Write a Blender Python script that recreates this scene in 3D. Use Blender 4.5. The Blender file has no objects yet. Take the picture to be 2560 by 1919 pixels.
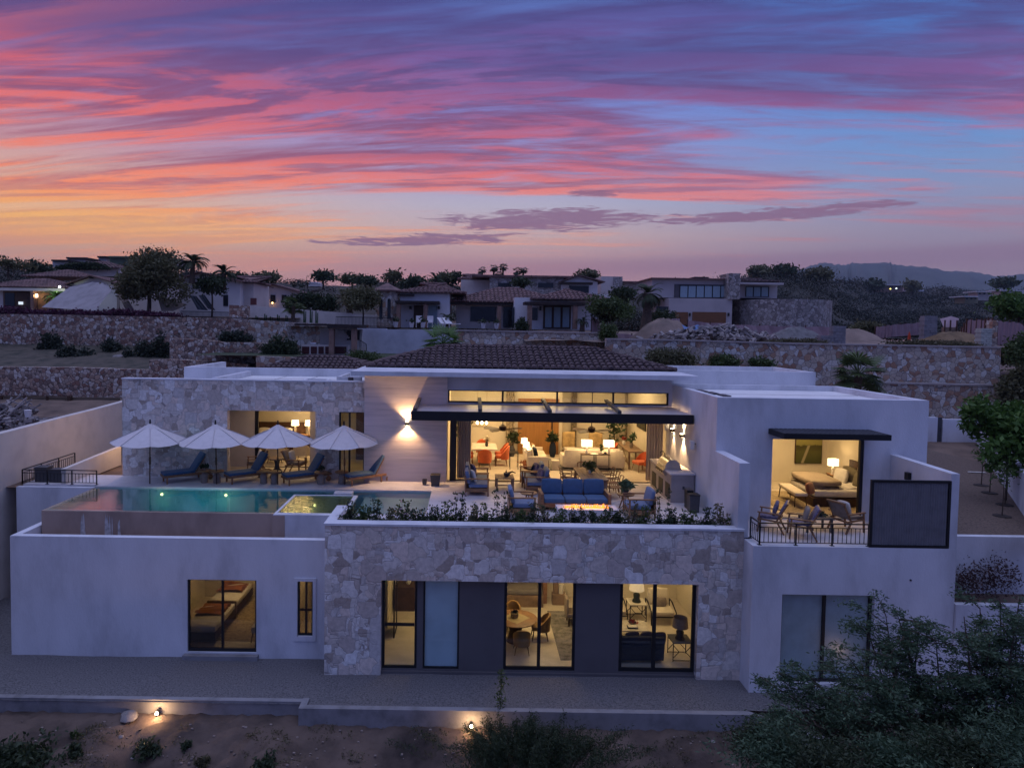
import bpy, math, random
import numpy as np
from mathutils import Vector, Matrix
random.seed(7)
S = bpy.context.scene
COL = S.collection
PI = math.pi
# ---------------- camera ----------------
F_, CX_, CY_, RO_, PT_, CH = 1707., 1173., 894., .0145, math.radians(2.5), 10.15
cam = bpy.data.cameras.new('camera'); co = bpy.data.objects.new('camera', cam); COL.objects.link(co)
cam.sensor_width = 36; cam.lens = 36 * F_ / 2560; cam.clip_start = .5; cam.clip_end = 9000
cam.shift_x = (1280 - CX_) / 2560; cam.shift_y = (CY_ - 959.5) / 2560
_up = Vector((0, math.sin(PT_), math.cos(PT_))); _fw = Vector((0, math.cos(PT_), -math.sin(PT_))); _rt = Vector((1, 0, 0))
_r = _rt * math.cos(RO_) + _up * math.sin(RO_); _u = _up * math.cos(RO_) - _rt * math.sin(RO_)
mw = Matrix((_r, _u, -_fw)).transposed().to_4x4(); mw.translation = Vector((0, 0, CH)); co.matrix_world = mw
S.camera = co
S.view_settings.view_transform = 'Standard'; S.view_settings.look = 'None'
S.view_settings.exposure = 0; S.view_settings.gamma = 1; S.view_settings.use_curve_mapping = False
S.cycles.max_bounces = 7; S.cycles.diffuse_bounces = 3; S.cycles.glossy_bounces = 3; S.cycles.transparent_max_bounces = 14
S.cycles.transmission_bounces = 4; S.cycles.volume_bounces = 0
S.cycles.caustics_reflective = False; S.cycles.caustics_refractive = False; S.cycles.sample_clamp_indirect = 3

def at(px, py, Y):
    """world point seen at photograph pixel px,py at distance Y"""
    u = (px - CX_) / F_; v = (CY_ - py) / F_
    a = u * math.cos(RO_) - v * math.sin(RO_); b = u * math.sin(RO_) + v * math.cos(RO_)
    dy = math.cos(PT_) + b * math.sin(PT_); dz = -math.sin(PT_) + b * math.cos(PT_)
    t = Y / dy
    return (a * t, Y, CH + dz * t)
def onz(px, py, Z):
    p = at(px, py, 1.0); t = (Z - CH) / (p[2] - CH)
    return (p[0] * t, t, Z)

# ---------------- world: dusk sky ----------------
def srgb(r, g, b):
    f = lambda c: (c / 255) / 12.92 if c / 255 <= .04045 else ((c / 255 + .055) / 1.055) ** 2.4
    return (f(r), f(g), f(b), 1)
W = bpy.data.worlds.new('World'); S.world = W; W.use_nodes = True
nt = W.node_tree; nt.nodes.clear()
class NT:
    def __init__(s, tree): s.t = tree
    def n(s, typ, ins=None, **kw):
        o = s.t.nodes.new(typ)
        for k, v in kw.items(): setattr(o, k, v)
        for k, v in (ins or {}).items():
            if hasattr(v, 'default_value') or isinstance(v, bpy.types.NodeSocket): s.t.links.new(v, o.inputs[k])
            else: o.inputs[k].default_value = v
        return o
    def m(s, op, a, b=0., c=0., clamp=False):
        return s.n('ShaderNodeMath', {0: a, 1: b, 2: c}, operation=op, use_clamp=clamp).outputs[0]
    def mr(s, v, a, b, c=0., d=1., smooth=True):
        return s.n('ShaderNodeMapRange', {'Value': v, 'From Min': a, 'From Max': b, 'To Min': c, 'To Max': d}, interpolation_type='SMOOTHSTEP' if smooth else 'LINEAR').outputs[0]
    def mix(s, f, a, b, mode='MIX'):
        o = s.n('ShaderNodeMix', data_type='RGBA', blend_type=mode)
        for i, v in ((0, f), (6, a), (7, b)):
            if isinstance(v, bpy.types.NodeSocket): s.t.links.new(v, o.inputs[i])
            else: o.inputs[i].default_value = v
        return o.outputs[2]
    def ramp(s, v, stops, interp='LINEAR'):
        o = s.n('ShaderNodeValToRGB', {'Fac': v}); cr = o.color_ramp; cr.interpolation = interp
        while len(cr.elements) < len(stops): cr.elements.new(.5)
        for e, (p, c) in zip(cr.elements, stops): e.position = p; e.color = c
        return o.outputs[0]
    def noise(s, vec, scale, detail=4., rough=.5, dist=0., dims='3D'):
        return s.n('ShaderNodeTexNoise', {'Vector': vec, 'Scale': scale, 'Detail': detail, 'Roughness': rough, 'Distortion': dist}, noise_dimensions=dims).outputs[0]
w = NT(nt)
tc = w.n('ShaderNodeTexCoord').outputs['Generated']
sx = w.n('ShaderNodeSeparateXYZ', {0: tc}); dx, dy, dz = sx.outputs
az = w.m('MULTIPLY', w.m('ARCTAN2', dx, dy), 180 / PI)
el = w.m('MULTIPLY', w.m('ARCSINE', dz), 180 / PI)
elf = w.m('DIVIDE', el, 30., clamp=True)
R = lambda pts: [(e / 30, srgb(*c)) for e, c in pts]
bl = w.ramp(elf, R([(2, (186, 132, 128)), (5, (212, 160, 128)), (7.5, (246, 190, 132)), (10, (226, 178, 152)), (13, (202, 154, 164)), (17, (150, 120, 170)), (21, (110, 95, 158)), (26, (70, 72, 140)), (30, (66, 76, 150))]))
bc = w.ramp(elf, R([(2, (176, 126, 134)), (5, (184, 138, 140)), (7.5, (206, 174, 168)), (10, (186, 180, 198)), (13, (166, 158, 205)), (17, (136, 138, 205)), (21, (112, 128, 200)), (26, (92, 118, 190)), (30, (84, 116, 200))]))
br = w.ramp(elf, R([(2, (142, 118, 136)), (5, (150, 128, 142)), (7.5, (150, 142, 164)), (10, (136, 150, 188)), (13, (110, 150, 206)), (17, (92, 140, 210)), (21, (76, 124, 200)), (26, (58, 108, 188)), (30, (64, 110, 200))]))
cl = w.ramp(elf, R([(2, (214, 140, 112)), (5, (238, 156, 100)), (7.5, (255, 186, 88)), (10, (255, 144, 88)), (13, (246, 122, 92)), (17, (226, 102, 104)), (21, (160, 92, 124)), (26, (84, 68, 132)), (30, (90, 80, 150))]))
cc = w.ramp(elf, R([(2, (190, 130, 134)), (5, (206, 140, 136)), (7.5, (246, 172, 130)), (10, (244, 142, 116)), (13, (224, 112, 114)), (17, (172, 92, 128)), (21, (122, 84, 146)), (26, (84, 84, 154)), (30, (84, 90, 170))]))
cr_ = w.ramp(elf, R([(2, (126, 104, 130)), (5, (150, 118, 138)), (7.5, (170, 128, 146)), (10, (208, 128, 140)), (13, (194, 108, 136)), (17, (126, 84, 142)), (21, (86, 88, 152)), (26, (56, 80, 150)), (30, (66, 90, 170))]))
fl = w.mr(az, -34., 2.); fr = w.mr(az, 0., 36.)
base = w.mix(fr, w.mix(fl, bl, bc), br)
cld = w.mix(fr, w.mix(fl, cl, cc), cr_)
# cloud streaks laid on a flat cloud deck seen in perspective
den = w.m('ADD', w.m('ABSOLUTE', dz), .1)
pxn = w.m('DIVIDE', dx, den); pyn = w.m('DIVIDE', dy, den)
def plane(ax, ay, rot, off, sh=0.):
    c, s_ = math.cos(rot), math.sin(rot)
    X = w.m('ADD', w.m('MULTIPLY', pxn, c), w.m('MULTIPLY', pyn, s_)); Y = w.m('ADD', w.m('SUBTRACT', w.m('MULTIPLY', pyn, c), w.m('MULTIPLY', pxn, s_)), sh)
    return w.n('ShaderNodeCombineXYZ', {0: w.m('MULTIPLY', X, ax), 1: w.m('MULTIPLY', Y, ay), 2: off}).outputs[0]
n1 = w.noise(plane(.45, 2.15, -.10, 3.3), 1., 8., .60, 1.3)
n1b = w.noise(plane(.45, 2.15, -.10, 3.3, .075), 1., 8., .60, 1.3)
n2 = w.noise(plane(.25, 1.7, .04, 9.1), 1., 4., .5, .5)
n3 = w.noise(plane(1.2, 6.5, -.16, 5.2), 1., 7., .64, 1.2)
sm = w.m('ADD', w.m('ADD', w.m('MULTIPLY', n1, .55), w.m('MULTIPLY', n2, .45)), w.m('MULTIPLY', w.m('SUBTRACT', n3, .5), .30))
cov = w.mr(el, 4., 15., -.05, .035)
cov = w.m('ADD', cov, w.mr(az, -30., 34., .012, -.02)); cov = w.m('ADD', cov, w.m('MULTIPLY', w.m('MULTIPLY', w.mr(el, 12., 8.), w.mr(el, 4., 6.)), w.mr(az, -5., -28., 0., .06)))
mask = w.mr(w.m('ADD', sm, cov), .435, .565)
mask = w.m('MULTIPLY', mask, w.mr(el, 2.5, 7., .25, 1.))
lit = w.mr(w.m('SUBTRACT', n1, n1b), -.045, .06)
shade_ = w.ramp(elf, R([(6, (190, 130, 124)), (10, (176, 104, 112)), (15, (136, 80, 112)), (20, (96, 74, 128)), (30, (60, 66, 132))]))
shade_ = w.mix(fr, shade_, w.ramp(elf, R([(6, (140, 112, 136)), (10, (150, 104, 136)), (15, (120, 84, 134)), (20, (80, 76, 134)), (30, (50, 68, 132))])))
cld = w.mix(w.m('MULTIPLY', w.m('SUBTRACT', 1., lit), w.mr(el, 6., 12., .25, .85)), cld, shade_)
tex = w.noise(plane(2.2, 9., -.2, 2.2), 1., 7., .68, 1.5)
sky = w.mix(w.m('MULTIPLY', mask, w.mr(tex, .25, .6, .62, .98)), base, cld)
# thicker dusky bellies
n4 = w.noise(plane(.3, 1.9, -.06, 14.4), 1., 5., .55, .6)
bel = w.m('MULTIPLY', w.mr(n4, .5, .68), w.mr(el, 9., 17.))
dusk = w.ramp(elf, R([(8, (150, 92, 116)), (14, (116, 78, 120)), (20, (80, 72, 130)), (30, (54, 68, 136))]))
sky = w.mix(w.m('MULTIPLY', w.m('MULTIPLY', bel, w.mr(az, 40., -10., .45, 1.)), .62), sky, dusk)
# low purple cloud bars just over the hills
def bar(a0, e0, wa, we, tilt, seed):
    da = w.m('SUBTRACT', az, a0); de = w.m('SUBTRACT', w.m('SUBTRACT', el, e0), w.m('MULTIPLY', da, tilt))
    g = w.m('ADD', w.m('POWER', w.m('DIVIDE', w.m('ABSOLUTE', da), wa), 2.), w.m('POWER', w.m('DIVIDE', w.m('ABSOLUTE', de), we), 2.))
    v = w.n('ShaderNodeCombineXYZ', {0: w.m('MULTIPLY', az, .25), 1: w.m('MULTIPLY', el, 2.2), 2: seed}).outputs[0]
    nn = w.noise(v, 1.5, 7., .66, .8)
    return w.mr(w.m('ADD', g, w.m('MULTIPLY', w.m('SUBTRACT', nn, .5), 5.2)), 1.05, .35)
bars = w.m('MAXIMUM', w.m('MAXIMUM', bar(6.5, 8.9, 9., .95, .015, 1.), bar(-4., 7.2, 8.5, .5, .05, 2.)), w.m('MAXIMUM', bar(23.5, 8.9, 9.5, .5, .03, 4.), bar(10., 11., 2.6, .3, .0, 6.)))
sky = w.mix(w.m('MULTIPLY', bars, .88), sky, srgb(136, 98, 124))
haz = w.m('MULTIPLY', w.mr(w.m('ABSOLUTE', w.m('SUBTRACT', el, w.m('ADD', 5., w.m('MULTIPLY', az, .012)))), 1.1, .2), w.mr(az, -18., 20.))
sky = w.mix(w.m('MULTIPLY', haz, .45), sky, srgb(138, 104, 128))
sky = w.mix(1., sky, w.ramp(elf, [(0., (1.18, 1.16, 1.14, 1)), (.22, (1.18, 1.16, 1.14, 1)), (.7, (1.04, 1.04, 1.04, 1)), (1., (1, 1, 1, 1))]), 'MULTIPLY')
# outside the view: a pale blue overhead, deep blue dusk behind
sky = w.mix(w.mr(el, 26., 58.), sky, (.76, .86, 1.42, 1))
back = w.m('MULTIPLY', w.mr(dy, .35, -.35), w.mr(el, 66., 40.))
sky = w.mix(back, sky, (.118, .165, .45, 1))
sky = w.mix(w.mr(el, .5, -3.), sky, (.03, .03, .05, 1))
bg = w.n('ShaderNodeBackground', {'Color': sky, 'Strength': 1.})
w.t.links.new(bg.outputs[0], w.n('ShaderNodeOutputWorld').inputs[0])
W.cycles.sampling_method = 'MANUAL'; W.cycles.sample_map_resolution = 512
# ---------------- mesh helpers ----------------
class MB:
    def __init__(s): s.v = []; s.f = []
    def add(s, vs, fs):
        n = len(s.v); s.v.extend(vs); s.f.extend([tuple(i + n for i in f) for f in fs]); return s
    def box(s, x0, x1, y0, y1, z0, z1):
        return s.add([(x0, y0, z0), (x1, y0, z0), (x1, y1, z0), (x0, y1, z0), (x0, y0, z1), (x1, y0, z1), (x1, y1, z1), (x0, y1, z1)],
                     [(0, 3, 2, 1), (4, 5, 6, 7), (0, 1, 5, 4), (1, 2, 6, 5), (2, 3, 7, 6), (3, 0, 4, 7)])
    def bar(s, p, q, w, h=None):
        """rectangular bar from p to q"""
        p = Vector(p); q = Vector(q); d = (q - p).normalized(); h = h or w
        a = d.cross(Vector((0, 0, 1)));
        if a.length < .01: a = Vector((1, 0, 0))
        a.normalize(); b = a.cross(d)
        vs = [tuple(e + a * i * w / 2 + b * j * h / 2) for e in (p, q) for i, j in ((-1, -1), (1, -1), (1, 1), (-1, 1))]
        return s.add(vs, [(0, 1, 2, 3), (7, 6, 5, 4), (0, 4, 5, 1), (1, 5, 6, 2), (2, 6, 7, 3), (3, 7, 4, 0)])
    def tube(s, pts, r, n=7, r1=None, cap=True):
        pts = [Vector(p) for p in pts]; k = len(pts); n0 = len(s.v); vs = []; fs = []
        for i, p in enumerate(pts):
            d = (pts[min(i + 1, k - 1)] - pts[max(i - 1, 0)]).normalized()
            a = d.cross(Vector((0, 0, 1)) if abs(d.z) < .95 else Vector((1, 0, 0))).normalized(); b = a.cross(d)
            rr = r[i] if isinstance(r, (list, tuple)) else (r if r1 is None else r + (r1 - r) * i / (k - 1))
            vs += [tuple(p + a * rr * math.cos(2 * PI * j / n) + b * rr * math.sin(2 * PI * j / n)) for j in range(n)]
        for i in range(k - 1):
            for j in range(n): fs.append((i * n + j, i * n + (j + 1) % n, (i + 1) * n + (j + 1) % n, (i + 1) * n + j))
        if cap: fs += [tuple(range(n - 1, -1, -1)), tuple((k - 1) * n + j for j in range(n))]
        return s.add(vs, fs)
    def lathe(s, prof, c=(0, 0), n=16, z0=0.):
        k = len(prof); vs = [(c[0] + r * math.cos(2 * PI * j / n), c[1] + r * math.sin(2 * PI * j / n), z0 + z) for r, z in prof for j in range(n)]
        fs = [(i * n + j, i * n + (j + 1) % n, (i + 1) * n + (j + 1) % n, (i + 1) * n + j) for i in range(k - 1) for j in range(n)]
        fs += [tuple(range(n - 1, -1, -1)), tuple((k - 1) * n + j for j in range(n))]
        return s.add(vs, fs)
    def prism(s, poly, h0, h1, axis='z'):
        """extrude a 2d polygon; axis z: (x,y)->z h0..h1; axis y: (x,z); axis x: (y,z)"""
        m = {'z': lambda a, b, h: (a, b, h), 'y': lambda a, b, h: (a, h, b), 'x': lambda a, b, h: (h, a, b)}[axis]
        n = len(poly); vs = [m(a, b, h0) for a, b in poly] + [m(a, b, h1) for a, b in poly]
        return s.add(vs, [tuple(range(n - 1, -1, -1)), tuple(range(n, 2 * n))] + [(i, (i + 1) % n, n + (i + 1) % n, n + i) for i in range(n)])
    def cushion(s, x0, x1, y0, y1, z0, z1, r=.04, puff=.0):
        """soft box: rounded edges, slightly domed faces"""
        c = Vector(((x0 + x1) / 2, (y0 + y1) / 2, (z0 + z1) / 2)); hx, hy, hz = (x1 - x0) / 2, (y1 - y0) / 2, (z1 - z0) / 2
        N = 6; vs = {}; out = []; fs = []
        def vid(i, j, k):
            key = (i, j, k)
            if key in vs: return vs[key]
            q = [2 * t / N - 1 for t in key]
            p = [math.copysign(abs(t) ** .6, t) for t in q]
            l = max(abs(t) for t in q); e = math.sqrt(sum(t * t for t in p)) or 1
            P = []
            for t, h in zip(p, (hx, hy, hz)):
                rr = min(r, h); core = h - rr; P.append(core * max(-1, min(1, t * 1.0)) + rr * t / e * 1.0)
            d = [1 + puff * (1 - max(abs(p[(a + 1) % 3]), abs(p[(a + 2) % 3])) ** 2) for a in range(3)]
            vs[key] = len(out); out.append(tuple(c[a] + P[a] * d[a] for a in range(3))); return vs[key]
        for a in range(3):
            for sd in (0, N):
                for i in range(N):
                    for j in range(N):
                        q = []
                        for (u, v_) in ((i, j), (i + 1, j), (i + 1, j + 1), (i, j + 1)):
                            k = [0, 0, 0]; k[a] = sd; k[(a + 1) % 3] = u; k[(a + 2) % 3] = v_; q.append(vid(*k))
                        fs.append(tuple(q) if sd else tuple(reversed(q)))
        return s.add(out, fs)
    def xf(s, fn, start=0):
        s.v[start:] = [fn(p) for p in s.v[start:]]; return s
    def rot(s, axis, ang, piv=(0, 0, 0), start=0):
        M_ = Matrix.Rotation(ang, 3, axis); p0 = Vector(piv)
        s.v[start:] = [tuple(M_ @ (Vector(p) - p0) + p0) for p in s.v[start:]]; return s
    def mv(s, dx, dy, dz, start=0):
        s.v[start:] = [(a + dx, b + dy, c + dz) for a, b, c in s.v[start:]]; return s
    def build(s, name, mat, parent=None, smooth=False):
        me = bpy.data.meshes.new(name); me.from_pydata(s.v, [], s.f); me.materials.append(mat)
        if smooth:
            me.polygons.foreach_set('use_smooth', [True] * len(me.polygons)); me.update()
            try: me.set_sharp_from_angle(angle=math.radians(50))
            except Exception: pass
        me.update()
        o = bpy.data.objects.new(name, me); COL.objects.link(o)
        if parent is not None: o.parent = parent
        return o
def tag(o, label=None, cat=None, group=None, kind=None):
    if label: o['label'] = label
    if cat: o['category'] = cat
    if group: o['group'] = group
    if kind: o['kind'] = kind
    return o
def thing(name, label, cat, loc=(0, 0, 0), rz=0., group=None, sc=1.):
    o = bpy.data.objects.new(name, None); COL.objects.link(o); o.location = loc; o.rotation_euler = (0, 0, rz); o.scale = (sc, sc, sc); o.empty_display_size = .2
    return tag(o, label, cat, group)
def kids(o): return [c for c in bpy.data.objects if c.parent is o]
def dup(o, loc=None, rz=None, label=None, sc=None, parent=None):
    c = o.copy(); COL.objects.link(c)
    if parent is not None: c.parent = parent
    if loc is not None: c.location = loc
    if rz is not None: c.rotation_euler = (0, 0, rz)
    if sc is not None: c.scale = (sc, sc, sc) if not isinstance(sc, tuple) else sc
    if label: c['label'] = label
    for k in list(o.children): dup(k, parent=c)
    return c
def struct(mb, name, mat, smooth=False): return tag(mb.build(name, mat, None, smooth), kind='structure')
def lamp(kind, loc, power, col, size=.1, rot=None, spot=None, blend=.3, sizey=None, name='lamp_light'):
    L = bpy.data.lights.new(name, kind); L.energy = power; L.color = col
    if kind == 'AREA':
        L.size = size
        if sizey: L.shape = 'RECTANGLE'; L.size_y = sizey
    else: L.shadow_soft_size = size
    if spot: L.spot_size = math.radians(spot); L.spot_blend = blend
    o = bpy.data.objects.new(name, L); COL.objects.link(o); o.location = loc
    if rot: o.rotation_euler = rot
    return o
WARM = (1., .67, .31); WARM2 = (1., .60, .28)

# ---------------- materials ----------------
MATS = {}
def newmat(name):
    m = bpy.data.materials.new(name); m.use_nodes = True; m.node_tree.nodes.clear(); return m, NT(m.node_tree)
def finish(t, bsdf): t.t.links.new(bsdf.outputs[0], t.n('ShaderNodeOutputMaterial').inputs[0])
def mat(name, col, rough=.6, var=.12, scale=3., bump=0., bscale=30., metal=0., spec=.4, stretch=(1, 1, 1), col2=None, emis=None, estr=0., sheen=0., det=5.):
    if name in MATS: return MATS[name]
    m, t = newmat(name)
    c = tuple(col) + (1,) if len(col) == 3 else col
    tc = t.n('ShaderNodeTexCoord').outputs['Object']
    mp = t.n('ShaderNodeMapping', {'Vector': tc, 'Scale': stretch}).outputs[0]
    nz = t.noise(mp, scale, det, .6)
    c2 = tuple(col2) + (1,) if col2 else tuple(x * (1 - var * 2.2) for x in c[:3]) + (1,)
    hi = tuple(min(1, x * (1 + var * .9)) for x in c[:3]) + (1,)
    cc_ = t.ramp(nz, [(.3, c2), (.52, c), (.72, hi)])
    b = t.n('ShaderNodeBsdfPrincipled', {'Base Color': cc_, 'Roughness': rough, 'Metallic': metal, 'Specular IOR Level': spec})
    if sheen: b.inputs['Sheen Weight'].default_value = sheen
    if bump:
        h = t.noise(mp, bscale, 4., .6)
        t.t.links.new(t.n('ShaderNodeBump', {'Height': h, 'Strength': bump, 'Distance': .02}).outputs[0], b.inputs['Normal'])
    if emis: b.inputs['Emission Color'].default_value = tuple(emis) + (1,); b.inputs['Emission Strength'].default_value = estr
    finish(t, b); MATS[name] = m; return m
def stone_mat(name, pal, scale, joint, jw=.02, bump=.35, rough=.8, dist=.25, chev=0.):
    """irregular fitted stones with their own colours, joints and relief"""
    m, t = newmat(name)
    tc = t.n('ShaderNodeTexCoord').outputs['Object']
    wob = t.n('ShaderNodeTexNoise', {'Vector': tc, 'Scale': scale * 1.1, 'Detail': 2.}).outputs[1]
    vec = t.n('ShaderNodeVectorMath', {0: tc, 1: t.n('ShaderNodeVectorMath', {0: wob, 1: (dist / scale,) * 3}, operation='MULTIPLY').outputs[0]}, operation='ADD').outputs[0]
    def voro(s_):
        if not chev: return t.n('ShaderNodeTexVoronoi', {'Vector': vec, 'Scale': s_, 'Randomness': 1.}, feature='F1'), t.n('ShaderNodeTexVoronoi', {'Vector': vec, 'Scale': s_, 'Randomness': 1.}, feature='DISTANCE_TO_EDGE').outputs[0]
        a = t.n('ShaderNodeTexVoronoi', {'Vector': vec, 'Scale': s_, 'Randomness': .85}, feature='F1', distance='CHEBYCHEV'); b_ = t.n('ShaderNodeTexVoronoi', {'Vector': vec, 'Scale': s_, 'Randomness': .85}, feature='F2', distance='CHEBYCHEV')
        return a, t.m('SUBTRACT', b_.outputs[0], a.outputs[0])
    v1, e1_ = voro(scale)
    sc_ = t.n('ShaderNodeSeparateColor', {0: v1.outputs['Color']}); cs = sc_.outputs[0]; ed = e1_
    if chev:
        v3, e3_ = voro(scale * chev)
        sel = t.m('GREATER_THAN', sc_.outputs[1], .5); c3 = t.n('ShaderNodeSeparateColor', {0: v3.outputs['Color']}).outputs[0]
        cs = t.m('ADD', t.m('MULTIPLY', cs, t.m('SUBTRACT', 1., sel)), t.m('MULTIPLY', c3, sel)); ed = t.m('MINIMUM', ed, t.m('ADD', t.m('MULTIPLY', e3_, .8), t.m('SUBTRACT', 1., sel)))
    n = len(pal); cell = t.ramp(cs, [(i / n, tuple(p) + (1,)) for i, p in enumerate(pal)], 'CONSTANT')
    nz = t.noise(tc, scale * 4, 5., .65)
    cell = t.mix(1., cell, t.ramp(nz, [(.25, (.72, .72, .72, 1)), (.75, (1.18, 1.18, 1.18, 1))]), 'MULTIPLY')
    e = t.mr(ed, 0., jw)
    colr = t.mix(e, tuple(joint) + (1,), cell)
    b = t.n('ShaderNodeBsdfPrincipled', {'Base Color': colr, 'Roughness': rough, 'Specular IOR Level': .3})
    hh = t.m('ADD', t.mr(ed, 0., jw * 2.5), t.m('MULTIPLY', nz, .35)); hh = t.m('ADD', hh, t.m('MULTIPLY', cs, .4))
    t.t.links.new(t.n('ShaderNodeBump', {'Height': hh, 'Strength': bump, 'Distance': .03}).outputs[0], b.inputs['Normal'])
    finish(t, b); MATS[name] = m; return m
def leaf_mat(name, a, b_, rough=.55, trans=.25):
    m, t = newmat(name)
    tc = t.n('ShaderNodeTexCoord').outputs['Object']; nz = t.noise(tc, 1.6, 4., .7)
    rnd = t.n('ShaderNodeNewGeometry').outputs['Random Per Island']
    c = t.mix(t.m('ADD', t.m('MULTIPLY', nz, .6), t.m('MULTIPLY', rnd, .45), clamp=True), tuple(a) + (1,), tuple(b_) + (1,))
    p = t.n('ShaderNodeBsdfPrincipled', {'Base Color': c, 'Roughness': rough, 'Specular IOR Level': .3})
    tr = t.n('ShaderNodeBsdfTranslucent', {'Color': c}); ms = t.n('ShaderNodeMixShader', {0: trans}); t.t.links.new(p.outputs[0], ms.inputs[1]); t.t.links.new(tr.outputs[0], ms.inputs[2])
    finish(t, ms); MATS[name] = m; return m
def glass_mat(name, tint=(.9, .93, .93), rough=.0, ior=1.5, bumpy=0., extra=0.):
    """thin pane: mostly clear, mirrors by angle"""
    m, t = newmat(name)
    tr = t.n('ShaderNodeBsdfTransparent', {'Color': tuple(tint) + (1,)}); gl = t.n('ShaderNodeBsdfGlossy', {'Color': (1, 1, 1, 1), 'Roughness': rough})
    bf = t.n('ShaderNodeNewGeometry').outputs['Backfacing']; fr_ = t.n('ShaderNodeFresnel', {'IOR': t.m('ADD', ior, t.m('MULTIPLY', bf, 1 / ior - ior))})
    if bumpy:
        tc = t.n('ShaderNodeTexCoord').outputs['Object']; mp = t.n('ShaderNodeMapping', {'Vector': tc, 'Scale': (1.2, 3., 1)}).outputs[0]
        nb = t.n('ShaderNodeBump', {'Height': t.noise(mp, 2.6, 3., .5, .6), 'Strength': bumpy, 'Distance': .02}).outputs[0]
        t.t.links.new(nb, gl.inputs['Normal']); t.t.links.new(nb, fr_.inputs['Normal'])
    f = t.m('ADD', fr_.outputs[0], extra, clamp=True)
    ms = t.n('ShaderNodeMixShader', {0: f}); t.t.links.new(tr.outputs[0], ms.inputs[1]); t.t.links.new(gl.outputs[0], ms.inputs[2]); finish(t, ms); MATS[name] = m; return m
def emit_mat(name, col, st):
    m, t = newmat(name); finish(t, t.n('ShaderNodeEmission', {'Color': tuple(col) + (1,), 'Strength': st})); MATS[name] = m; return m
def shade_mat(name, col, st):
    """lit lamp shade: cloth that glows, its strength varied slightly by fine noise"""
    m, t = newmat(name)
    tc = t.n('ShaderNodeTexCoord').outputs['Object']; nz = t.noise(tc, 20., 2.)
    b = t.n('ShaderNodeBsdfPrincipled', {'Base Color': (.8, .75, .65, 1), 'Roughness': .8, 'Emission Color': tuple(col) + (1,)})
    t.t.links.new(t.m('MULTIPLY', t.m('ADD', .8, t.m('MULTIPLY', nz, .4)), st), b.inputs['Emission Strength']); finish(t, b); MATS[name] = m; return m

PLASTER = mat('white_plaster', (.68, .68, .72), .85, .12, .9, .4, 22., spec=.2, stretch=(1, 1, .4), det=10.)
PLASTER2 = mat('warm_plaster', (.66, .60, .55), .85, .06, 1.3, .25, 60., spec=.2)
INWALL = mat('cream_interior_wall', (.76, .69, .55), .9, .03, 1., .05, 40., spec=.15)
CEIL = mat('interior_ceiling', (.78, .74, .66), .9, .02, 1., 0, spec=.15)
FLOORM = mat('polished_limestone_floor', (.66, .58, .47), .38, .10, 1.4, 0, spec=.4)
DECK = mat('pale_stone_deck', (.66, .62, .63), .6, .09, 1.6, .1, 40.)
ROOFW = mat('white_roof_coating', (.80, .78, .76), .8, .05, 1.4, .1, 30.)
GREYP = mat('charcoal_plaster', (.125, .115, .12), .85, .05, 1., .15, 60., spec=.2)
TRAV = mat('travertine', (.74, .63, .59), .7, .10, 1.6, .25, 8., stretch=(.35, .35, 5.), spec=.25)
FLAG = stone_mat('pale_flagstone', [(.68, .60, .53), (.72, .67, .62), (.56, .48, .43), (.78, .74, .70), (.70, .60, .53), (.60, .56, .53), (.84, .81, .78), (.66, .60, .55), (.76, .65, .57), (.56, .49, .44), (.70, .65, .60), (.44, .37, .32)], 2.3, (.33, .29, .27), .022, .4, dist=.34, chev=1.7)
RET = stone_mat('red_tan_fieldstone', [(.40, .26, .20), (.52, .39, .31), (.30, .16, .12), (.60, .49, .42), (.44, .33, .27), (.25, .17, .14), (.70, .61, .54), (.48, .32, .24)], 4.0, (.06, .045, .04), .07, .6, dist=.3)
RET2 = stone_mat('pinkish_fieldstone', [(.50, .41, .33), (.56, .48, .40), (.38, .22, .15), (.66, .60, .54), (.52, .42, .34), (.42, .34, .29), (.70, .65, .60), (.60, .48, .38), (.46, .28, .19)], 3.3, (.15, .125, .12), .05, .5, dist=.3)
RET3 = stone_mat('grey_fieldstone', [(.34, .31, .29), (.44, .40, .38), (.25, .22, .21), (.50, .46, .44), (.39, .34, .32)], 2.6, (.08, .07, .07), .06, .7)
BLK = mat('black_metal', (.012, .012, .014), .45, .1, 3., spec=.4)
BLKP = mat('black_painted_beam', (.010, .010, .013), .55, .1, 3.)
GREYM = mat('dark_grey_metal', (.06, .06, .07), .5, .1, 5., .1)
STEEL = mat('stainless_steel', (.55, .52, .48), .28, .06, 6., metal=1.)
WOOD = mat('teak_wood', (.30, .155, .075), .5, .2, 3., .1, 30., stretch=(1, 1, 8))
WOODG = mat('weathered_wood', (.27, .18, .12), .6, .2, 3., .1, 30., stretch=(1, 6, 1))
WOODD = mat('dark_walnut', (.075, .036, .018), .5, .2, 4., .1, 30.)
DOORW = mat('amber_wood_panel', (.36, .17, .05), .45, .12, 3., .1, 30., stretch=(8, 1, .4))
BLUE = mat('blue_canvas', (.048, .115, .225), .85, .08, 8., .15, 120., sheen=.2)
BLUEP = mat('pale_blue_canvas', (.14, .19, .31), .85, .08, 8., .15, 120., sheen=.2)
NAVY = mat('navy_fabric', (.012, .020, .042), .85, .1, 8., .15, 120.)
ORNG = mat('orange_upholstery', (.62, .13, .035), .7, .1, 8., .1, 100., sheen=.2)
CREAM = mat('cream_upholstery', (.68, .60, .48), .85, .06, 8., .15, 120., sheen=.2)
LINEN = mat('white_linen', (.72, .68, .62), .85, .05, 6., .2, 60.)
TAUPE = mat('taupe_fabric', (.30, .24, .19), .85, .1, 8., .2, 100.)
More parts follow.
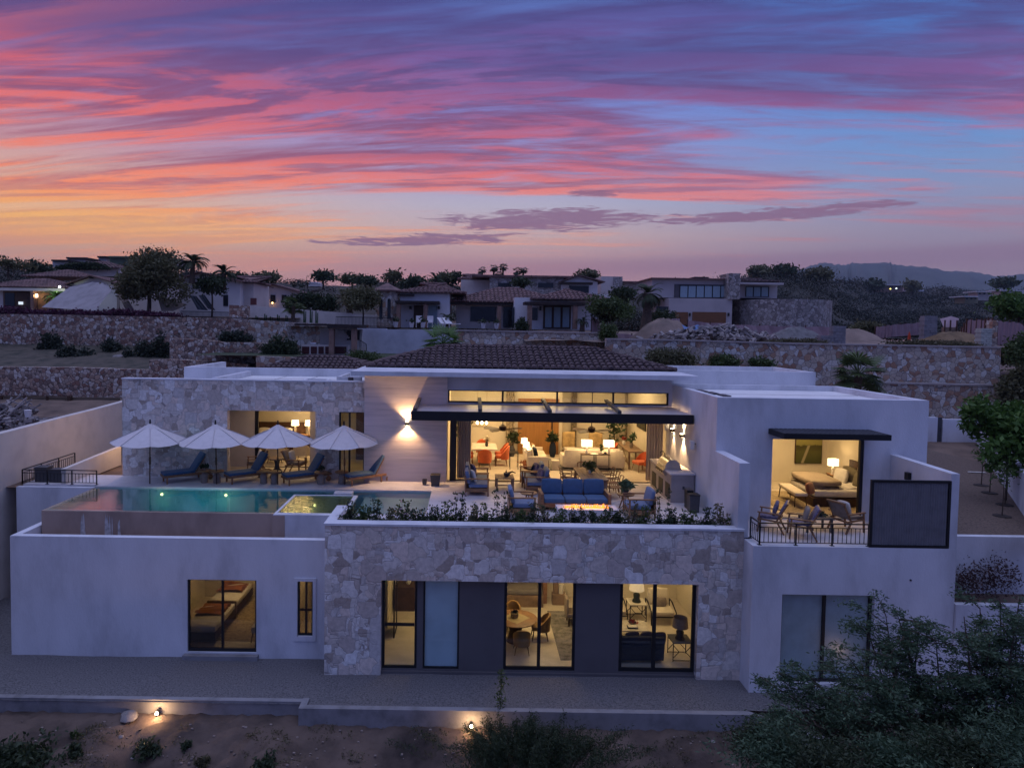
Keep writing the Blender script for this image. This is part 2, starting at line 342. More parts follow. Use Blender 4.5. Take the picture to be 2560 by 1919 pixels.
UMB = mat('umbrella_canvas', (.66, .61, .61), .85, .04, 6., .1, 120.)
MARB = mat('marble_top', (.70, .64, .55), .35, .16, 2.6, 0, det=8.)
TERRA = mat('terracotta', (.42, .15, .06), .7, .15, 8., .1)
CONC = mat('raw_concrete', (.26, .25, .26), .85, .16, 1.8, .3, 25.)
SOIL = mat('dark_soil', (.045, .034, .030), .95, .3, 6., .6, 30.)
GLASS = glass_mat('window_glass'); GLASSD = glass_mat('tinted_glass', (.55, .55, .55), extra=.02)
RUGM = mat('grey_patterned_rug', (.22, .20, .19), .95, .5, 5., .3, 60., col2=(.07, .065, .06), det=8.)
RUGB = mat('beige_rug', (.40, .31, .19), .95, .25, 9., .3, 60.)
SHADE = shade_mat('lit_lamp_shade', (1., .72, .42), 2.2)
SHADE2 = shade_mat('dim_lamp_shade', (1., .72, .42), .35)
DIRTS = mat('rough_brown_bank', (.125, .088, .070), .95, .34, .6, 1., 9., col2=(.034, .025, .021), det=10.)
BULB = emit_mat('glowing_bulb', (1., .78, .5), 14.)
SPOTL = emit_mat('spotlight_lens', (1., .80, .50), 40.)
LEAFD = leaf_mat('dark_green_leaves', (.020, .034, .018), (.065, .088, .038))
LEAFM = leaf_mat('mid_green_leaves', (.032, .060, .020), (.11, .15, .045))
LEAFB = leaf_mat('bright_green_leaves', (.03, .085, .016), (.13, .23, .045))
LEAFG = leaf_mat('grey_green_leaves', (.032, .066, .038), (.105, .165, .085))
LEAFO = leaf_mat('olive_leaves', (.065, .066, .036), (.18, .17, .078))
DRYG = leaf_mat('dry_grass_blades', (.05, .05, .025), (.16, .135, .07))
BARK = mat('brown_bark', (.075, .052, .038), .9, .25, 6., .6, 20.)
PALMT = mat('palm_trunk', (.11, .075, .055), .9, .25, 5., .7, 14., stretch=(1, 1, 3))

# ---------------- foliage ----------------
def leaves(rng, pts, size, n_each, spread, elong=2.0, flat=.0):
    """leaf quads scattered round cluster points -> MB (numpy)"""
    P = np.repeat(np.asarray(pts, float), n_each, 0); N = len(P)
    P = P + rng.normal(0, 1, (N, 3)) * np.asarray(spread)
    a = rng.normal(0, 1, (N, 3)); a[:, 2] *= (1 - flat); a /= np.linalg.norm(a, axis=1, keepdims=True) + 1e-9
    b = np.cross(a, rng.normal(0, 1, (N, 3))); b /= np.linalg.norm(b, axis=1, keepdims=True) + 1e-9
    s_ = size * rng.uniform(.6, 1.3, (N, 1)); a = a * s_ * elong * .5; b = b * s_ * .5
    V = np.stack([P - a, P - b * 1. , P + a, P + b * 1.], 1).reshape(-1, 3)
    return V, N
def leaf_obj(name, V, N, mt, parent=None):
    me = bpy.data.meshes.new(name); me.vertices.add(4 * N); me.vertices.foreach_set('co', V.astype(np.float32).ravel())
    me.loops.add(4 * N); me.loops.foreach_set('vertex_index', np.arange(4 * N, dtype=np.int32))
    me.polygons.add(N); me.polygons.foreach_set('loop_start', np.arange(0, 4 * N, 4, dtype=np.int32))
    me.update(calc_edges=True); me.validate(); me.materials.append(mt)
    o = bpy.data.objects.new(name, me); COL.objects.link(o)
    if parent is not None: o.parent = parent
    return o
def crown_pts(rng, cx, cz, rx, ry, rz, n, lobes=7, gap=.35):
    """cluster points in an uneven crown made of overlapping lobes, denser at the shell"""
    L = []
    for i in range(lobes):
        th = 2 * PI * i / lobes + rng.uniform(-.4, .4); q = rng.uniform(.35, .75)
        L.append((q * math.cos(th) * rx, q * math.sin(th) * ry, rng.uniform(-.45, .55) * rz, rng.uniform(.38, .62)))
    L.append((0, 0, .25 * rz, .6)); out = []
    while len(out) < n:
        l = L[rng.integers(len(L))]; d = rng.normal(0, 1, 3); d /= np.linalg.norm(d); r = rng.uniform(.25, 1) ** .5 * l[3]
        if math.sin(d[0] * 5 + l[0] * 3) * math.cos(d[2] * 4 + l[1]) > 1 - gap: continue
        out.append((cx + l[0] + d[0] * r * rx, l[1] + d[1] * r * ry, cz + l[2] + d[2] * r * rz))
    return out
def tree(name, label, cat, loc, h, rx, rz, mt, seed, trunk=.25, n=160, each=14, leaf=.22, group=None, ry=None, spread=.28, lean=0., tname='trunk'):
    rng = np.random.default_rng(seed); r_ = thing(name, label, cat, loc, 0, group); ry = ry or rx; cz = h - rz * .75
    cp = crown_pts(rng, lean, cz, rx, ry, rz, n); V, N = leaves(rng, cp, leaf, each, (spread, spread, spread * .7)); leaf_obj('crown', V, N, mt, r_)
    m = MB(); th = max(cz - rz * .3, h * .3)
    m.tube([(0, 0, -.3), (lean * .3 + .04 * h * .3, 0, th * .5), (lean * .7, 0, th)], [trunk * .5, trunk * .42, trunk * .32], 7)
    for i in range(6):
        p = cp[rng.integers(len(cp))]; m.tube([(lean * .6, 0, th * .85), ((lean + p[0]) / 2, p[1] / 2, (th + p[2]) / 2 + .1), p], [trunk * .24, trunk * .14, .02], 5)
    m.build(tname, BARK, r_, True); return r_
def palm(label, loc, h, fl_, nf, seed, mt, tr=.22, feather=True, group=None, droop=1., skirt=False, up=.3):
    """palm: trunk plus arching fronds, each a rib with leaflets"""
    rng = np.random.default_rng(seed); r_ = thing('palm_tree', label, 'palm', loc, 0, group)
    m = MB(); m.tube([(0, 0, -.3), (.03 * h, 0, h * .5), (.05 * h, 0, h)], [tr * 1.2, tr * .85, tr], 9); m.build('trunk', PALMT, r_, True)
    f = MB(); top = Vector((.05 * h, 0, h))
    for i in range(nf):
        a = 2 * PI * i / nf * 2.618 + rng.uniform(-.2, .2); e0 = up + (1.25 - up) * rng.uniform(0, 1) ** 1.2; d = Vector((math.cos(a), math.sin(a), 0)); sd = Vector((-d.y, d.x, 0))
        L = fl_ * rng.uniform(.8, 1.1); K = 9; pts = []
        for k in range(K + 1):
            t_ = k / K; ang = e0 - droop * 1.5 * t_ ** 1.5; pts.append((top if k == 0 else pts[-1]) + (d * math.cos(ang) + Vector((0, 0, 1)) * math.sin(ang)) * L / K)
        if feather:
            for k in range(1, K + 1):
                for q in (0, .5):
                    P = pts[k] + (pts[k - 1] - pts[k]) * q; t_ = (k - q) / K; ll = L * .30 * math.sin(PI * min(1, t_ * .85 + .14)); fw = (pts[k] - pts[k - 1]).normalized()
                    for sg in (-1, 1):
                        tip = P + (sd * sg * .8 + fw * .65 + Vector((0, 0, -.25))) * ll; wv = fw * L * .036
                        f.add([tuple(P - wv), tuple(P + wv), tuple(tip)], [(0, 1, 2)])
            f.tube([tuple(p) for p in pts[::3]], [.03, .02, .015, .01][:len(pts[::3])], 4)
        else:
            hub = pts[4]; fw = (pts[4] - pts[3]).normalized(); upv = sd.cross(fw)
            f.tube([tuple(top), tuple(hub)], .02, 4)
            for j in range(15):
                b = -1.75 + 3.5 * j / 14; dr = (fw * math.cos(b) + sd * math.sin(b) - Vector((0, 0, .35 * droop))).normalized(); tip = hub + dr * L * .55; wv = (sd * math.cos(b) - fw * math.sin(b)) * L * .035
                f.add([tuple(hub), tuple(hub + dr * L * .3 + wv), tuple(tip), tuple(hub + dr * L * .3 - wv)], [(0, 1, 2, 3)])
    f.build('crown', mt, r_)
    if skirt:
        s_ = MB(); s_.lathe([(tr * 1.1, h * .62), (tr * 2.4, h * .8), (tr * 2., h * .97), (.05, h)], (.05 * h, 0), 9); s_.build('dry_frond_skirt', PALMT, r_)
    return r_
# ---------------- the villa ----------------
def wally(m, x0, x1, z0, z1, y0, y1, holes=()):
    xs = sorted({x0, x1, *[h[0] for h in holes], *[h[1] for h in holes]}); zs = sorted({z0, z1, *[h[2] for h in holes], *[h[3] for h in holes]})
    xs = [x for x in xs if x0 <= x <= x1]; zs = [z for z in zs if z0 <= z <= z1]
    def solid(i, k):
        if i < 0 or k < 0 or i >= len(xs) - 1 or k >= len(zs) - 1: return False
        cx, cz = (xs[i] + xs[i + 1]) / 2, (zs[k] + zs[k + 1]) / 2
        return not any(h[0] < cx < h[1] and h[2] < cz < h[3] for h in holes)
    for i in range(len(xs) - 1):
        for k in range(len(zs) - 1):
            if not solid(i, k): continue
            a, b, c, d = xs[i], xs[i + 1], zs[k], zs[k + 1]
            m.add([(a, y0, c), (b, y0, c), (b, y0, d), (a, y0, d)], [(0, 1, 2, 3)]); m.add([(a, y1, c), (b, y1, c), (b, y1, d), (a, y1, d)], [(3, 2, 1, 0)])
            if not solid(i - 1, k): m.add([(a, y0, c), (a, y0, d), (a, y1, d), (a, y1, c)], [(0, 1, 2, 3)])
            if not solid(i + 1, k): m.add([(b, y0, c), (b, y0, d), (b, y1, d), (b, y1, c)], [(3, 2, 1, 0)])
            if not solid(i, k - 1): m.add([(a, y0, c), (b, y0, c), (b, y1, c), (a, y1, c)], [(3, 2, 1, 0)])
            if not solid(i, k + 1): m.add([(a, y0, d), (b, y0, d), (b, y1, d), (a, y1, d)], [(0, 1, 2, 3)])
    return m
def wall(name, mt, parent, *a, **k): return wally(MB(), *a, **k).build(name, mt, parent)
def box(name, mt, parent, *a): return MB().box(*a).build(name, mt, parent)
def window(parent, x0, x1, z0, z1, y, mull=(), trans=(), fw=.055, gm=None, fm=None, d=.06, bottom=None, lab=None):
    m = MB(); b = bottom or fw
    m.box(x0, x0 + fw, y, y + d, z0, z1); m.box(x1 - fw, x1, y, y + d, z0, z1)
    m.box(x0 + fw, x1 - fw, y, y + d, z0, z0 + b); m.box(x0 + fw, x1 - fw, y, y + d, z1 - fw * .6, z1)
    for q in mull: m.box(q - fw * .6, q + fw * .6, y + .002, y + d - .002, z0 + b, z1 - fw * .6)
    for q, a, c in trans: m.box(a, c, y + .004, y + d - .004, q - fw * .6, q + fw * .6)
    w_ = m.build('window', fm or BLK, parent)
    if lab: w_['label'] = lab
    MB().box(x0 + fw, x1 - fw, y + d * .45, y + d * .55, z0 + b, z1 - fw * .6).build('pane', gm or GLASS, w_)
    return w_
def room(parent, x0, x1, y0, y1, z0, z1, wm=None, fm=None, cm=None, sides='LRB', t=.08):
    wm = wm or INWALL
    if 'L' in sides: box('interior_wall', wm, parent, x0 - t, x0, y0, y1, z0 - .02, z1 + .02)
    if 'R' in sides: box('interior_wall', wm, parent, x1, x1 + t, y0, y1, z0 - .02, z1 + .02)
    if 'B' in sides: box('interior_wall', wm, parent, x0 - t, x1 + t, y1, y1 + t, z0 - .02, z1 + .02)
    box('interior_floor', fm or FLOORM, parent, x0, x1, y0, y1, z0 - .1, z0)
    box('interior_ceiling', cm or CEIL, parent, x0, x1, y0, y1, z1, z1 + .05)
def tiles(x0, x1, y0, y1, z0, rise, sp, ln, parent, mt, name='tile_roof', sides='FLR', flat=0.):
    """hip roof of barrel tiles, every tile a small arch; eaves at z0"""
    D = (y1 - y0) / 2; m = MB(); h = sp * .40; sl = math.hypot(D, rise); nr = max(2, int(sl / ln))
    a = (x0, y0, z0); b = (x1, y0, z0); c = (x1, y1, z0); d = (x0, y1, z0); e = (x0 + D, y0 + D, z0 + rise); f = (x1 - D, y0 + D, z0 + rise)
    m.add([a, b, c, d, e, f], [(0, 1, 5, 4), (1, 2, 5), (2, 3, 4, 5), (3, 0, 4), (3, 2, 1, 0)])
    def slope(W_, P):
        nc = int(W_ / sp); off = (W_ - nc * sp) / 2
        for i in range(nc):
            u = off + (i + .5) * sp; mx = min(D, u, W_ - u) if not flat else D
            for r in range(nr):
                s0 = r / nr * D; s1 = (r + 1.25) / nr * D
                if s0 > mx - .05: break
                s1 = min(s1, mx + .06); jz = random.uniform(-.008, .012); ju = random.uniform(-.012, .012); vs = []
                for (s_, hh, ww, li) in ((s0 - .03, h, sp * .47, .05), (s1, h * .75, sp * .38, .0)):
                    for j in range(6):
                        t = PI * j / 5; vs.append(P(u + ju + ww * math.cos(t), s_, s_ / D * rise + hh * math.sin(t) + li + jz))
                m.add(vs, [(j, j + 1, j + 7, j + 6) for j in range(5)] + [(0, 1, 2, 3, 4, 5)])
    W1 = x1 - x0; W2 = y1 - y0
    if 'F' in sides: slope(W1, lambda u, s_, z: (x0 + u, y0 + s_, z0 + z))
    if 'L' in sides: slope(W2, lambda u, s_, z: (x0 + s_, y1 - u, z0 + z))
    if 'R' in sides: slope(W2, lambda u, s_, z: (x1 - s_, y0 + u, z0 + z))
    r_ = sp * .42
    for p, q in ((a, e), (b, f), (c, f), (d, e), (e, f)):
        p = Vector(p); q = Vector(q); K = max(2, int((q - p).length / (ln * 1.2))); dd = (q - p) / K
        for k in range(K):
            A = p + dd * k; B = A + dd * 1.12; A.z += .05; B.z += .03; m.tube([tuple(A), tuple(B)], r_ * .75, 6, r_ * .6)
    return m.build(name, mt, parent)
TILE = mat('clay_roof_tiles', (.10, .064, .062), .75, .35, 2.2, .2, 25., col2=(.045, .026, .030))
TILE2 = mat('old_clay_roof_tiles', (.20, .115, .105), .8, .35, 1.5, .2, 25., col2=(.08, .05, .05))
FROST = mat('roller_blind_behind_glass', (.66, .82, .90), .25, .05, 1.5, spec=.6)
POOLW = mat('stained_pool_stucco', (.40, .29, .235), .85, .14, .9, .2, 40., stretch=(1, 1, .5))
V = thing('villa', 'large white and stone modern villa with pool terrace and tiled centre roof', 'house')
# lower storey
wall('lower_white_wall', PLASTER, V, -13.82, -4.1, -.4, 3.67, 20.4, 20.62, holes=[(-8.46, -6.36, .17, 2.41), (-5.11, -4.64, .71, 2.41)])
box('lower_side_wall', PLASTER, V, -13.82, -13.6, 20.62, 24.78, -.4, 3.668)
m = MB(); m.box(-5.21, -5.11, 20.36, 20.4, .57, 2.51).box(-4.64, -4.54, 20.36, 20.4, .57, 2.51).box(-5.11, -4.64, 20.36, 20.4, 2.41, 2.51).box(-5.11, -4.64, 20.36, 20.4, .57, .71)
m.build('window_surround', PLASTER, V)
box('door_step', CONC, V, -8.55, -6.28, 20.22, 20.5, -.3, .13)
window(V, -8.46, -6.36, .17, 2.41, 20.46, mull=[-7.41], bottom=.1, gm=GLASSD)
window(V, -5.11, -4.64, .71, 2.41, 20.46, trans=[(1.5, -5.05, -4.7)], mull=[-4.86], fw=.05, bottom=.06, gm=GLASSD)
wall('stone_facade', FLAG, V, -4.1, 8.02, -.15, 4.40, 19.5, 19.85, holes=[(-2.46, 6.75, -.15, 2.81)])
box('stone_return_wall', FLAG, V, -4.1, -3.85, 19.85, 20.4, -.15, 4.40)
box('stone_return_wall', PLASTER, V, -4.1, -3.85, 20.4, 21.5, 3.0, 4.40)
m = MB(); m.box(-4.13, 8.03, 19.47, 19.87, 4.40, 4.46); m.box(-4.13, -3.83, 19.87, 21.5, 4.40, 4.46); m.build('parapet_cap', PLASTER, V)
wall('charcoal_wall', GREYP, V, -2.46, 6.75, .0, 2.81, 19.68, 19.84, holes=[(-2.44, -1.42, .12, 2.79), (-1.24, -.18, .12, 2.79), (1.13, 3.23, .12, 2.79), (4.52, 6.74, .12, 2.79)])
box('charcoal_plinth', GREYP, V, -2.458, 6.748, 19.6, 19.68, -.1, .07)
window(V, -2.44, -1.42, .12, 2.79, 19.70, trans=[(1.42, -2.36, -1.5)], fw=.07)
w1 = window(V, -1.24, -.18, .12, 2.79, 19.70, fw=.05); box('roller_blind', FROST, w1, -1.19, -.23, 19.765, 19.775, .17, 2.76)
window(V, 1.13, 3.23, .12, 2.79, 19.70, mull=[2.17], fw=.08, bottom=.1)
window(V, 4.52, 6.74, .12, 2.79, 19.70, mull=[5.55], fw=.09, bottom=.1)
wall('right_white_wall', PLASTER, V, 8.02, 13.71, -.3, 4.18, 18.85, 19.1, holes=[(8.88, 11.48, .27, 2.82)])
box('right_return_wall', PLASTER, V, 8.02, 8.2, 19.1, 19.5, -.3, 4.18)
box('right_side_wall', PLASTER, V, 13.46, 13.71, 19.1, 21.6, -.3, 4.18)
w2 = window(V, 8.88, 11.48, .27, 2.82, 18.98, mull=[10.14], fw=.07, gm=glass_mat('matte_window_glass', rough=.22)); box('roller_blind', mat('dim_roller_blind', (.58, .68, .74), .4, .1, 1.5), w2, 8.95, 11.41, 19.06, 19.07, .34, 2.78)
MB().tube([(12.45, 18.82, 3.28), (12.45, 18.86, 3.28)], .025, 8).build('wall_drain_pipe', BLK, V)
# floors of the terrace level
box('terrace_floor', DECK, V, -1.2, 7.9, 20.45, 26.5, 3.95, 4.2)
box('terrace_floor', DECK, V, -16.3, -1.2, 24.83, 26.5, 3.95, 4.198)
box('terrace_floor', DECK, V, -3.85, -1.2, 20.45, 21.5, 3.95, 4.199)
box('balcony_floor', DECK, V, 8.2, 13.46, 19.1, 21.6, 3.9, 4.179)
m = MB(); m.box(-13.8, -3.9, 20.62, 21.5, 2.95, 3.1); m.build('overflow_trough', POOLW, V)
box('planter_soil', SOIL, V, -3.85, 8.0, 19.87, 20.45, 4.0, 4.30)
box('planter_kerb', DECK, V, -3.85, 7.85, 20.45, 20.52, 4.19, 4.32)
for x in (1.55, 4.6): box('floor_joint', GREYM, V, x, x + .008, 20.6, 26.3, 4.2, 4.2015)
box('floor_joint', GREYM, V, -1.1, 7.8, 23.2, 23.208, 4.2, 4.2015)
# upper left: stone block with the bedroom loggia
wall('stone_upper_wall', FLAG, V, -13.45, -4.0, 3.9, 7.97, 26.4, 26.7, holes=[(-9.37, -5.94, 4.2, 6.82), (-5.02, -4.02, 4.2, 6.82)])
box('parapet_cap', PLASTER, V, -13.47, -4.0, 26.38, 26.74, 7.97, 8.02)
box('upper_side_wall', PLASTER, V, -13.45, -13.2, 26.7, 33.5, 4.0, 7.55)
box('flat_roof', ROOFW, V, -13.2, -10.05, 26.74, 33.5, 7.3, 7.5)
box('roof_upstand', PLASTER, V, -10.1, -9.9, 26.74, 31.0, 7.5, 8.05)
m = MB(); m.box(-9.9, -4.3, 26.74, 31.2, 7.6, 7.83); m.build('flat_roof', ROOFW, V)
for y in (28.1, 29.4): box('roof_seam', GREYM, V, -9.8, -4.9, y, y + .02, 7.83, 7.838)
for x in (-8.3, -6.9, -5.6): box('roof_seam', GREYM, V, x, x + .02, 26.8, 31., 7.83, 7.837)
m = MB(); m.box(-6.6, -5.6, 26.95, 27.05, 7.832, 8.0).box(-6.6, -5.6, 27.55, 27.65, 7.832, 8.0).box(-6.6, -6.5, 27.05, 27.55, 7.832, 8.0).box(-5.7, -5.6, 27.05, 27.55, 7.832, 8.0); m.build('skylight_curb', PLASTER, V)
box('skylight', BLK, V, -6.5, -5.7, 27.05, 27.55, 7.834, 7.93)
m = MB(); m.box(-5.3, -4.3, 27.3, 27.45, 7.832, 8.12).box(-5.3, -5.15, 27.45, 29.5, 7.832, 8.12); m.build('roof_upstand', PLASTER, V)
MB().tube([(-4.7, 27.1, 7.83), (-4.7, 27.1, 8.12)], .11, 10).build('roof_vent', GREYM, V)
m = MB(); wally(m, -13.05, -4.2, 7.4, 8.18, 31.2, 31.42); m.box(-13.05, -12.83, 31.42, 36., 7.4, 8.18); m.build('rear_parapet', PLASTER, V)
box('flat_roof', ROOFW, V, -12.83, -4.3, 31.42, 36.5, 7.5, 7.7)
tiles(-11.2, -3.9, 33.0, 38.5, 7.75, .78, .26, .38, V, TILE, sides='FR')
# centre: travertine pier, clerestory, slab roof, tiled hip
box('travertine_wall', TRAV, V, -4.0, -.82, 26.1, 26.5, 4.0, 8.33)
wall('clerestory_wall', PLASTER, V, -.82, 7.9, 6.86, 8.33, 26.4, 26.62, holes=[(-.80, 7.76, 7.25, 7.74)])
window(V, -.80, 7.76, 7.25, 7.74, 26.43, mull=[1.32, 3.44, 5.62], fw=.06)
m = MB(); m.box(-.70, -.45, 26.35, 26.6, 4.2, 6.86); m.box(-.45, 7.8, 26.42, 26.52, 4.2, 4.225); m.build('sliding_door_frame', BLK, V)
box('roof_slab', PLASTER, V, -4.35, 8.45, 25.1, 34.2, 8.335, 8.5)
tiles(-4.15, 8.4, 27.6, 33.63, 8.52, .80, .262, .36, V, TILE, sides='FLR')
box('terrace_side_wall', PLASTER, V, 7.9, 8.12, 21.85, 27.4, 3.9, 8.06)
m = MB(); m.box(-2.0, 7.88, 23.75, 26.38, 7.16, 7.2); m.build('canopy_top', mat('canopy_sheet', (.46, .42, .44), .35, .05, 1.), V)
m = MB(); m.box(-1.98, 7.87, 23.72, 23.84, 6.9, 7.22); m.box(-2.02, -1.94, 23.84, 26.1, 7.0, 7.18); m.build('canopy_beam', BLKP, V)
for x in (-1.88, .42, 2.87, 5.32): MB().bar((x, 26.35, 7.42), (x, 23.9, 7.26), .13, .10).build('canopy_arm', GREYM, V)
MB().box(-1.1, -.75, 26.02, 26.08, 7.0, 7.16).build('security_camera_box', PLASTER, V)
# right: bedroom block
wall('bedroom_block_wall', PLASTER, V, 7.9, 14.62, 3.9, 8.06, 21.6, 21.85, holes=[(9.70, 12.62, 4.2, 6.76)])
box('bedroom_block_side', PLASTER, V, 14.37, 14.62, 21.85, 27.0, 3.0, 8.058)
box('bedroom_block_rear', PLASTER, V, 8.12, 14.37, 26.85, 27.0, 7.6, 8.057)
box('flat_roof', ROOFW, V, 8.12, 14.37, 21.85, 26.85, 7.72, 7.86)
for y in (23.3, 25.0): box('roof_seam', GREYM, V, 8.2, 14.3, y, y + .015, 7.86, 7.866)
m = MB()
for k in range(3): m.bar((8.3 + k * .1, 24.6 - k * .8, 8.03), (8.3 + k * .1, 23.9 - k * .8, 8.03), .22, .05)
m.build('roof_pipe_run', GREYM, V)
m = MB(); wally(m, 8.5, 14.6, 7.3, 8.5, 28.7, 28.9); m.box(14.4, 14.6, 28.9, 32.6, 7.0, 8.498); m.box(8.5, 14.4, 32.4, 32.6, 7.3, 8.497); m.build('rear_parapet', PLASTER, V)
box('flat_roof', ROOFW, V, 8.5, 14.4, 27.0, 28.7, 7.5, 7.8)
box('flat_roof', ROOFW, V, 8.5, 14.4, 28.9, 32.4, 7.5, 7.9)
box('rear_side_wall', PLASTER, V, 14.42, 14.6, 27.0, 33.0, 3.5, 7.2)
m = MB(); m.box(9.55, 12.8, 20.52, 21.6, 6.93, 7.1); m.build('entrance_canopy', BLKP, V)
m = MB()
for k in range(22): m.box(9.6 + k * .145, 9.68 + k * .145, 20.56, 21.58, 7.1, 7.112)
m.build('canopy_slats', GREYM, V)
m = MB(); m.box(12.52, 12.62, 21.63, 21.75, 4.2, 6.76); m.box(9.7, 12.5, 21.66, 21.74, 4.2, 4.22); m.build('sliding_door_frame', BLK, V)
m = MB(); m.box(9.7, 9.8, 22.9, 23.05, 4.2, 6.76); m.build('door_post', WOOD, V)
box('stub_wall', PLASTER, V, 7.86, 8.17, 19.6, 21.598, 4.18, 6.36)
m = MB(); m.prism([(18.86, 4.18), (21.598, 4.18), (21.598, 6.32), (18.86, 6.29)], 13.47, 13.708, 'x'); m.build('balcony_side_wall', PLASTER, V)
box('balcony_wall_light', BLK, V, 13.36, 13.47, 20.55, 20.72, 5.72, 5.95)
# rooms
box('interior_wall', INWALL, V, -.9, -.8, 26.6, 32.4, 4.1, 8.3)
box('interior_wall', INWALL, V, -.9, 4.35, 32.3, 32.4, 4.1, 8.3)
box('interior_wall', INWALL, V, 4.35, 4.45, 32.3, 33.6, 4.1, 8.3)
box('interior_wall', INWALL, V, 4.45, 7.9, 33.5, 33.6, 4.1, 8.3)
box('interior_wall', INWALL, V, 7.8, 7.898, 26.64, 33.5, 4.1, 8.3)
box('interior_floor', FLOORM, V, -.8, 7.8, 26.5, 33.5, 4.0, 4.2)
box('interior_ceiling', CEIL, V, -.8, 7.8, 26.62, 33.5, 8.2, 8.3)
box('wood_panel_door', DOORW, V, 2.36, 4.3, 32.24, 32.3, 4.2, 6.85)
box('door_pull', BLK, V, 3.95, 4.0, 32.19, 32.24, 5.4, 5.9)
room(V, -10.3, -5.7, 26.7, 28.5, 4.2, 6.9, wm=PLASTER2, sides='LR')
box('loggia_panel', PLASTER2, V, -10.3, -8.92, 28.42, 28.5, 4.2, 6.9); box('loggia_panel', PLASTER2, V, -6.62, -5.7, 28.42, 28.5, 4.2, 6.9)
m = MB(); m.box(-8.92, -8.78, 28.4, 28.5, 4.2, 6.9); m.box(-8.78, -6.62, 28.43, 28.5, 4.2, 4.22); m.build('sliding_door_frame', BLK, V)
room(V, -11.5, -6.2, 28.6, 32.6, 4.2, 6.95)
room(V, -5.6, -3.7, 26.75, 30.5, 4.2, 6.9)
window(V, -5.02, -4.02, 4.2, 6.82, 26.45, mull=[-4.62], fw=.06)
box('closet_door', WOODD, V, -5.0, -3.75, 30.3, 30.4, 4.2, 6.5)
room(V, 8.3, 14.3, 21.9, 27.0, 4.2, 7.0, wm=INWALL)
room(V, -2.6, .5, 19.9, 25.2, .13, 2.85, sides='LRB'); room(V, .62, 7.9, 19.9, 25.2, .13, 2.85, sides='RB')
room(V, -9.6, -5.7, 20.7, 24.7, .15, 2.5); room(V, -5.5, -4.3, 20.7, 24.0, .15, 2.5)
m = MB(); m.box(8.3, 13.3, 19.4, 22, .05, .1); m.box(8.3, 13.3, 22, 22.1, .1, 2.85); m.build('interior_floor', FLOORM, V)
# room lights (recessed ceiling panels)
for (x, y, z, p, sx_, sy_) in ((.8, 29.4, 8.15, 120, 1.6, 2.6), (3.2, 28.6, 8.15, 105, 1.6, 2.), (6., 30., 8.15, 125, 2., 2.6), (3.4, 31.5, 8.15, 30, 1.2, 1.), (-7.6, 30.6, 6.9, 48, 1.8, 1.8), (-7.6, 27.6, 6.85, 12, 2.4, .8), (-4.6, 28.4, 6.85, 9, .5, 1.4),
                           (11.6, 24.6, 6.95, 110, 2.4, 2.6), (-1., 22.6, 2.8, 52, .9, 2.), (2.4, 22.6, 2.8, 66, 1.4, 2.), (6., 23., 2.8, 46, 1.6, 1.6), (-7.6, 23.4, 2.46, 42, 1.4, .9), (-4.9, 22.3, 2.46, 17, .5, 1.2)):
    lamp('AREA', (x, y, z), p, WARM, sx_, (0, 0, 0), sizey=sy_, name='room_ceiling_light')
# wall lamps, up and down
def sconce(label, loc, wx, power, spot=84, ang=0.):
    r_ = thing('wall_lamp', label, 'wall lamp', loc, 0, 'up and down wall lamps of the villa')
    m = MB(); m.box(-.07, .07, -.07, .07, -.06, .06); m.build('housing', mat('bronze_lamp_housing', (.10, .06, .03), .4, .1, 4., metal=.6), r_)
    m = MB(); m.box(-.05, .05, -.05, .05, .0605, .064); m.box(-.05, .05, -.05, .05, -.064, -.0605); m.build('lens', SPOTL, r_)
    for s_, rx in ((1, PI), (-1, 0)):
        l = lamp('SPOT', (loc[0], loc[1], loc[2] + s_ * .12), power, WARM2, .03, (rx, 0, 0), spot, .6, name='wall_lamp_beam')
    return r_
p = at(1018, 1058, 26.02); sconce('small up and down lamp glowing on the travertine wall', (p[0], 26.01, p[2]), 0, 190, 118)
box('wall_lamp', BLK, V, -13.6, -13.45, 28.4, 28.55, 5.9, 6.1); lamp('POINT', (-13.75, 28.48, 5.8), 55, WARM2, .08, name='side_wall_light')
p = at(1686, 1074, 26.2); sconce('up and down lamp on the terrace side wall, nearest the sliding doors', (7.82, 26.05, p[2]), 0, 100, 72)
p = at(1714, 1088, 24.9); sconce('up and down lamp on the terrace side wall, above the grill', (7.82, 24.85, p[2]), 0, 170, 92)
# ---------------- pool ----------------
PL = thing('infinity_pool', 'long infinity pool with a raised spa at its right end', 'pool', (0, 0, 0))
TEAL = mat('teal_pool_plaster', (.08, .38, .43), .7, .12, 1.2, .1, 30.)
m = MB(); m.box(-13.55, -6.12, 21.5, 21.68, 3.1, 4.15); m.box(-13.55, -13.37, 21.68, 24.6, 3.1, 4.15); m.build('overflow_wall', POOLW, PL)
m = MB(); m.box(-13.37, -1.2, 21.5, 24.62, 2.62, 2.72); m.box(-13.37, -1.2, 24.62, 24.72, 2.72, 4.15); m.box(-6.12, -1.2, 21.5, 21.6, 2.72, 4.15); m.box(-1.3, -1.2, 21.6, 24.62, 2.72, 4.15); m.build('basin', TEAL, PL)
m = MB(); m.box(-3.7, -1.3, 21.6, 24.62, 2.72, 3.95); m.build('tanning_shelf', mat('pale_pool_plaster', (.30, .42, .42), .7, .1, 1.2, .1, 30.), PL)
box('pool_coping', DECK, PL, -13.55, -1.0, 24.62, 24.83, 4.15, 4.21)
box('pool_coping', DECK, PL, -1.3, -1.0, 21.5, 24.62, 4.15, 4.21)
WATER = glass_mat('pool_water', (.70, .90, .90), .02, 1.33, .14, .15)
g = MB(); nx, ny = 60, 14
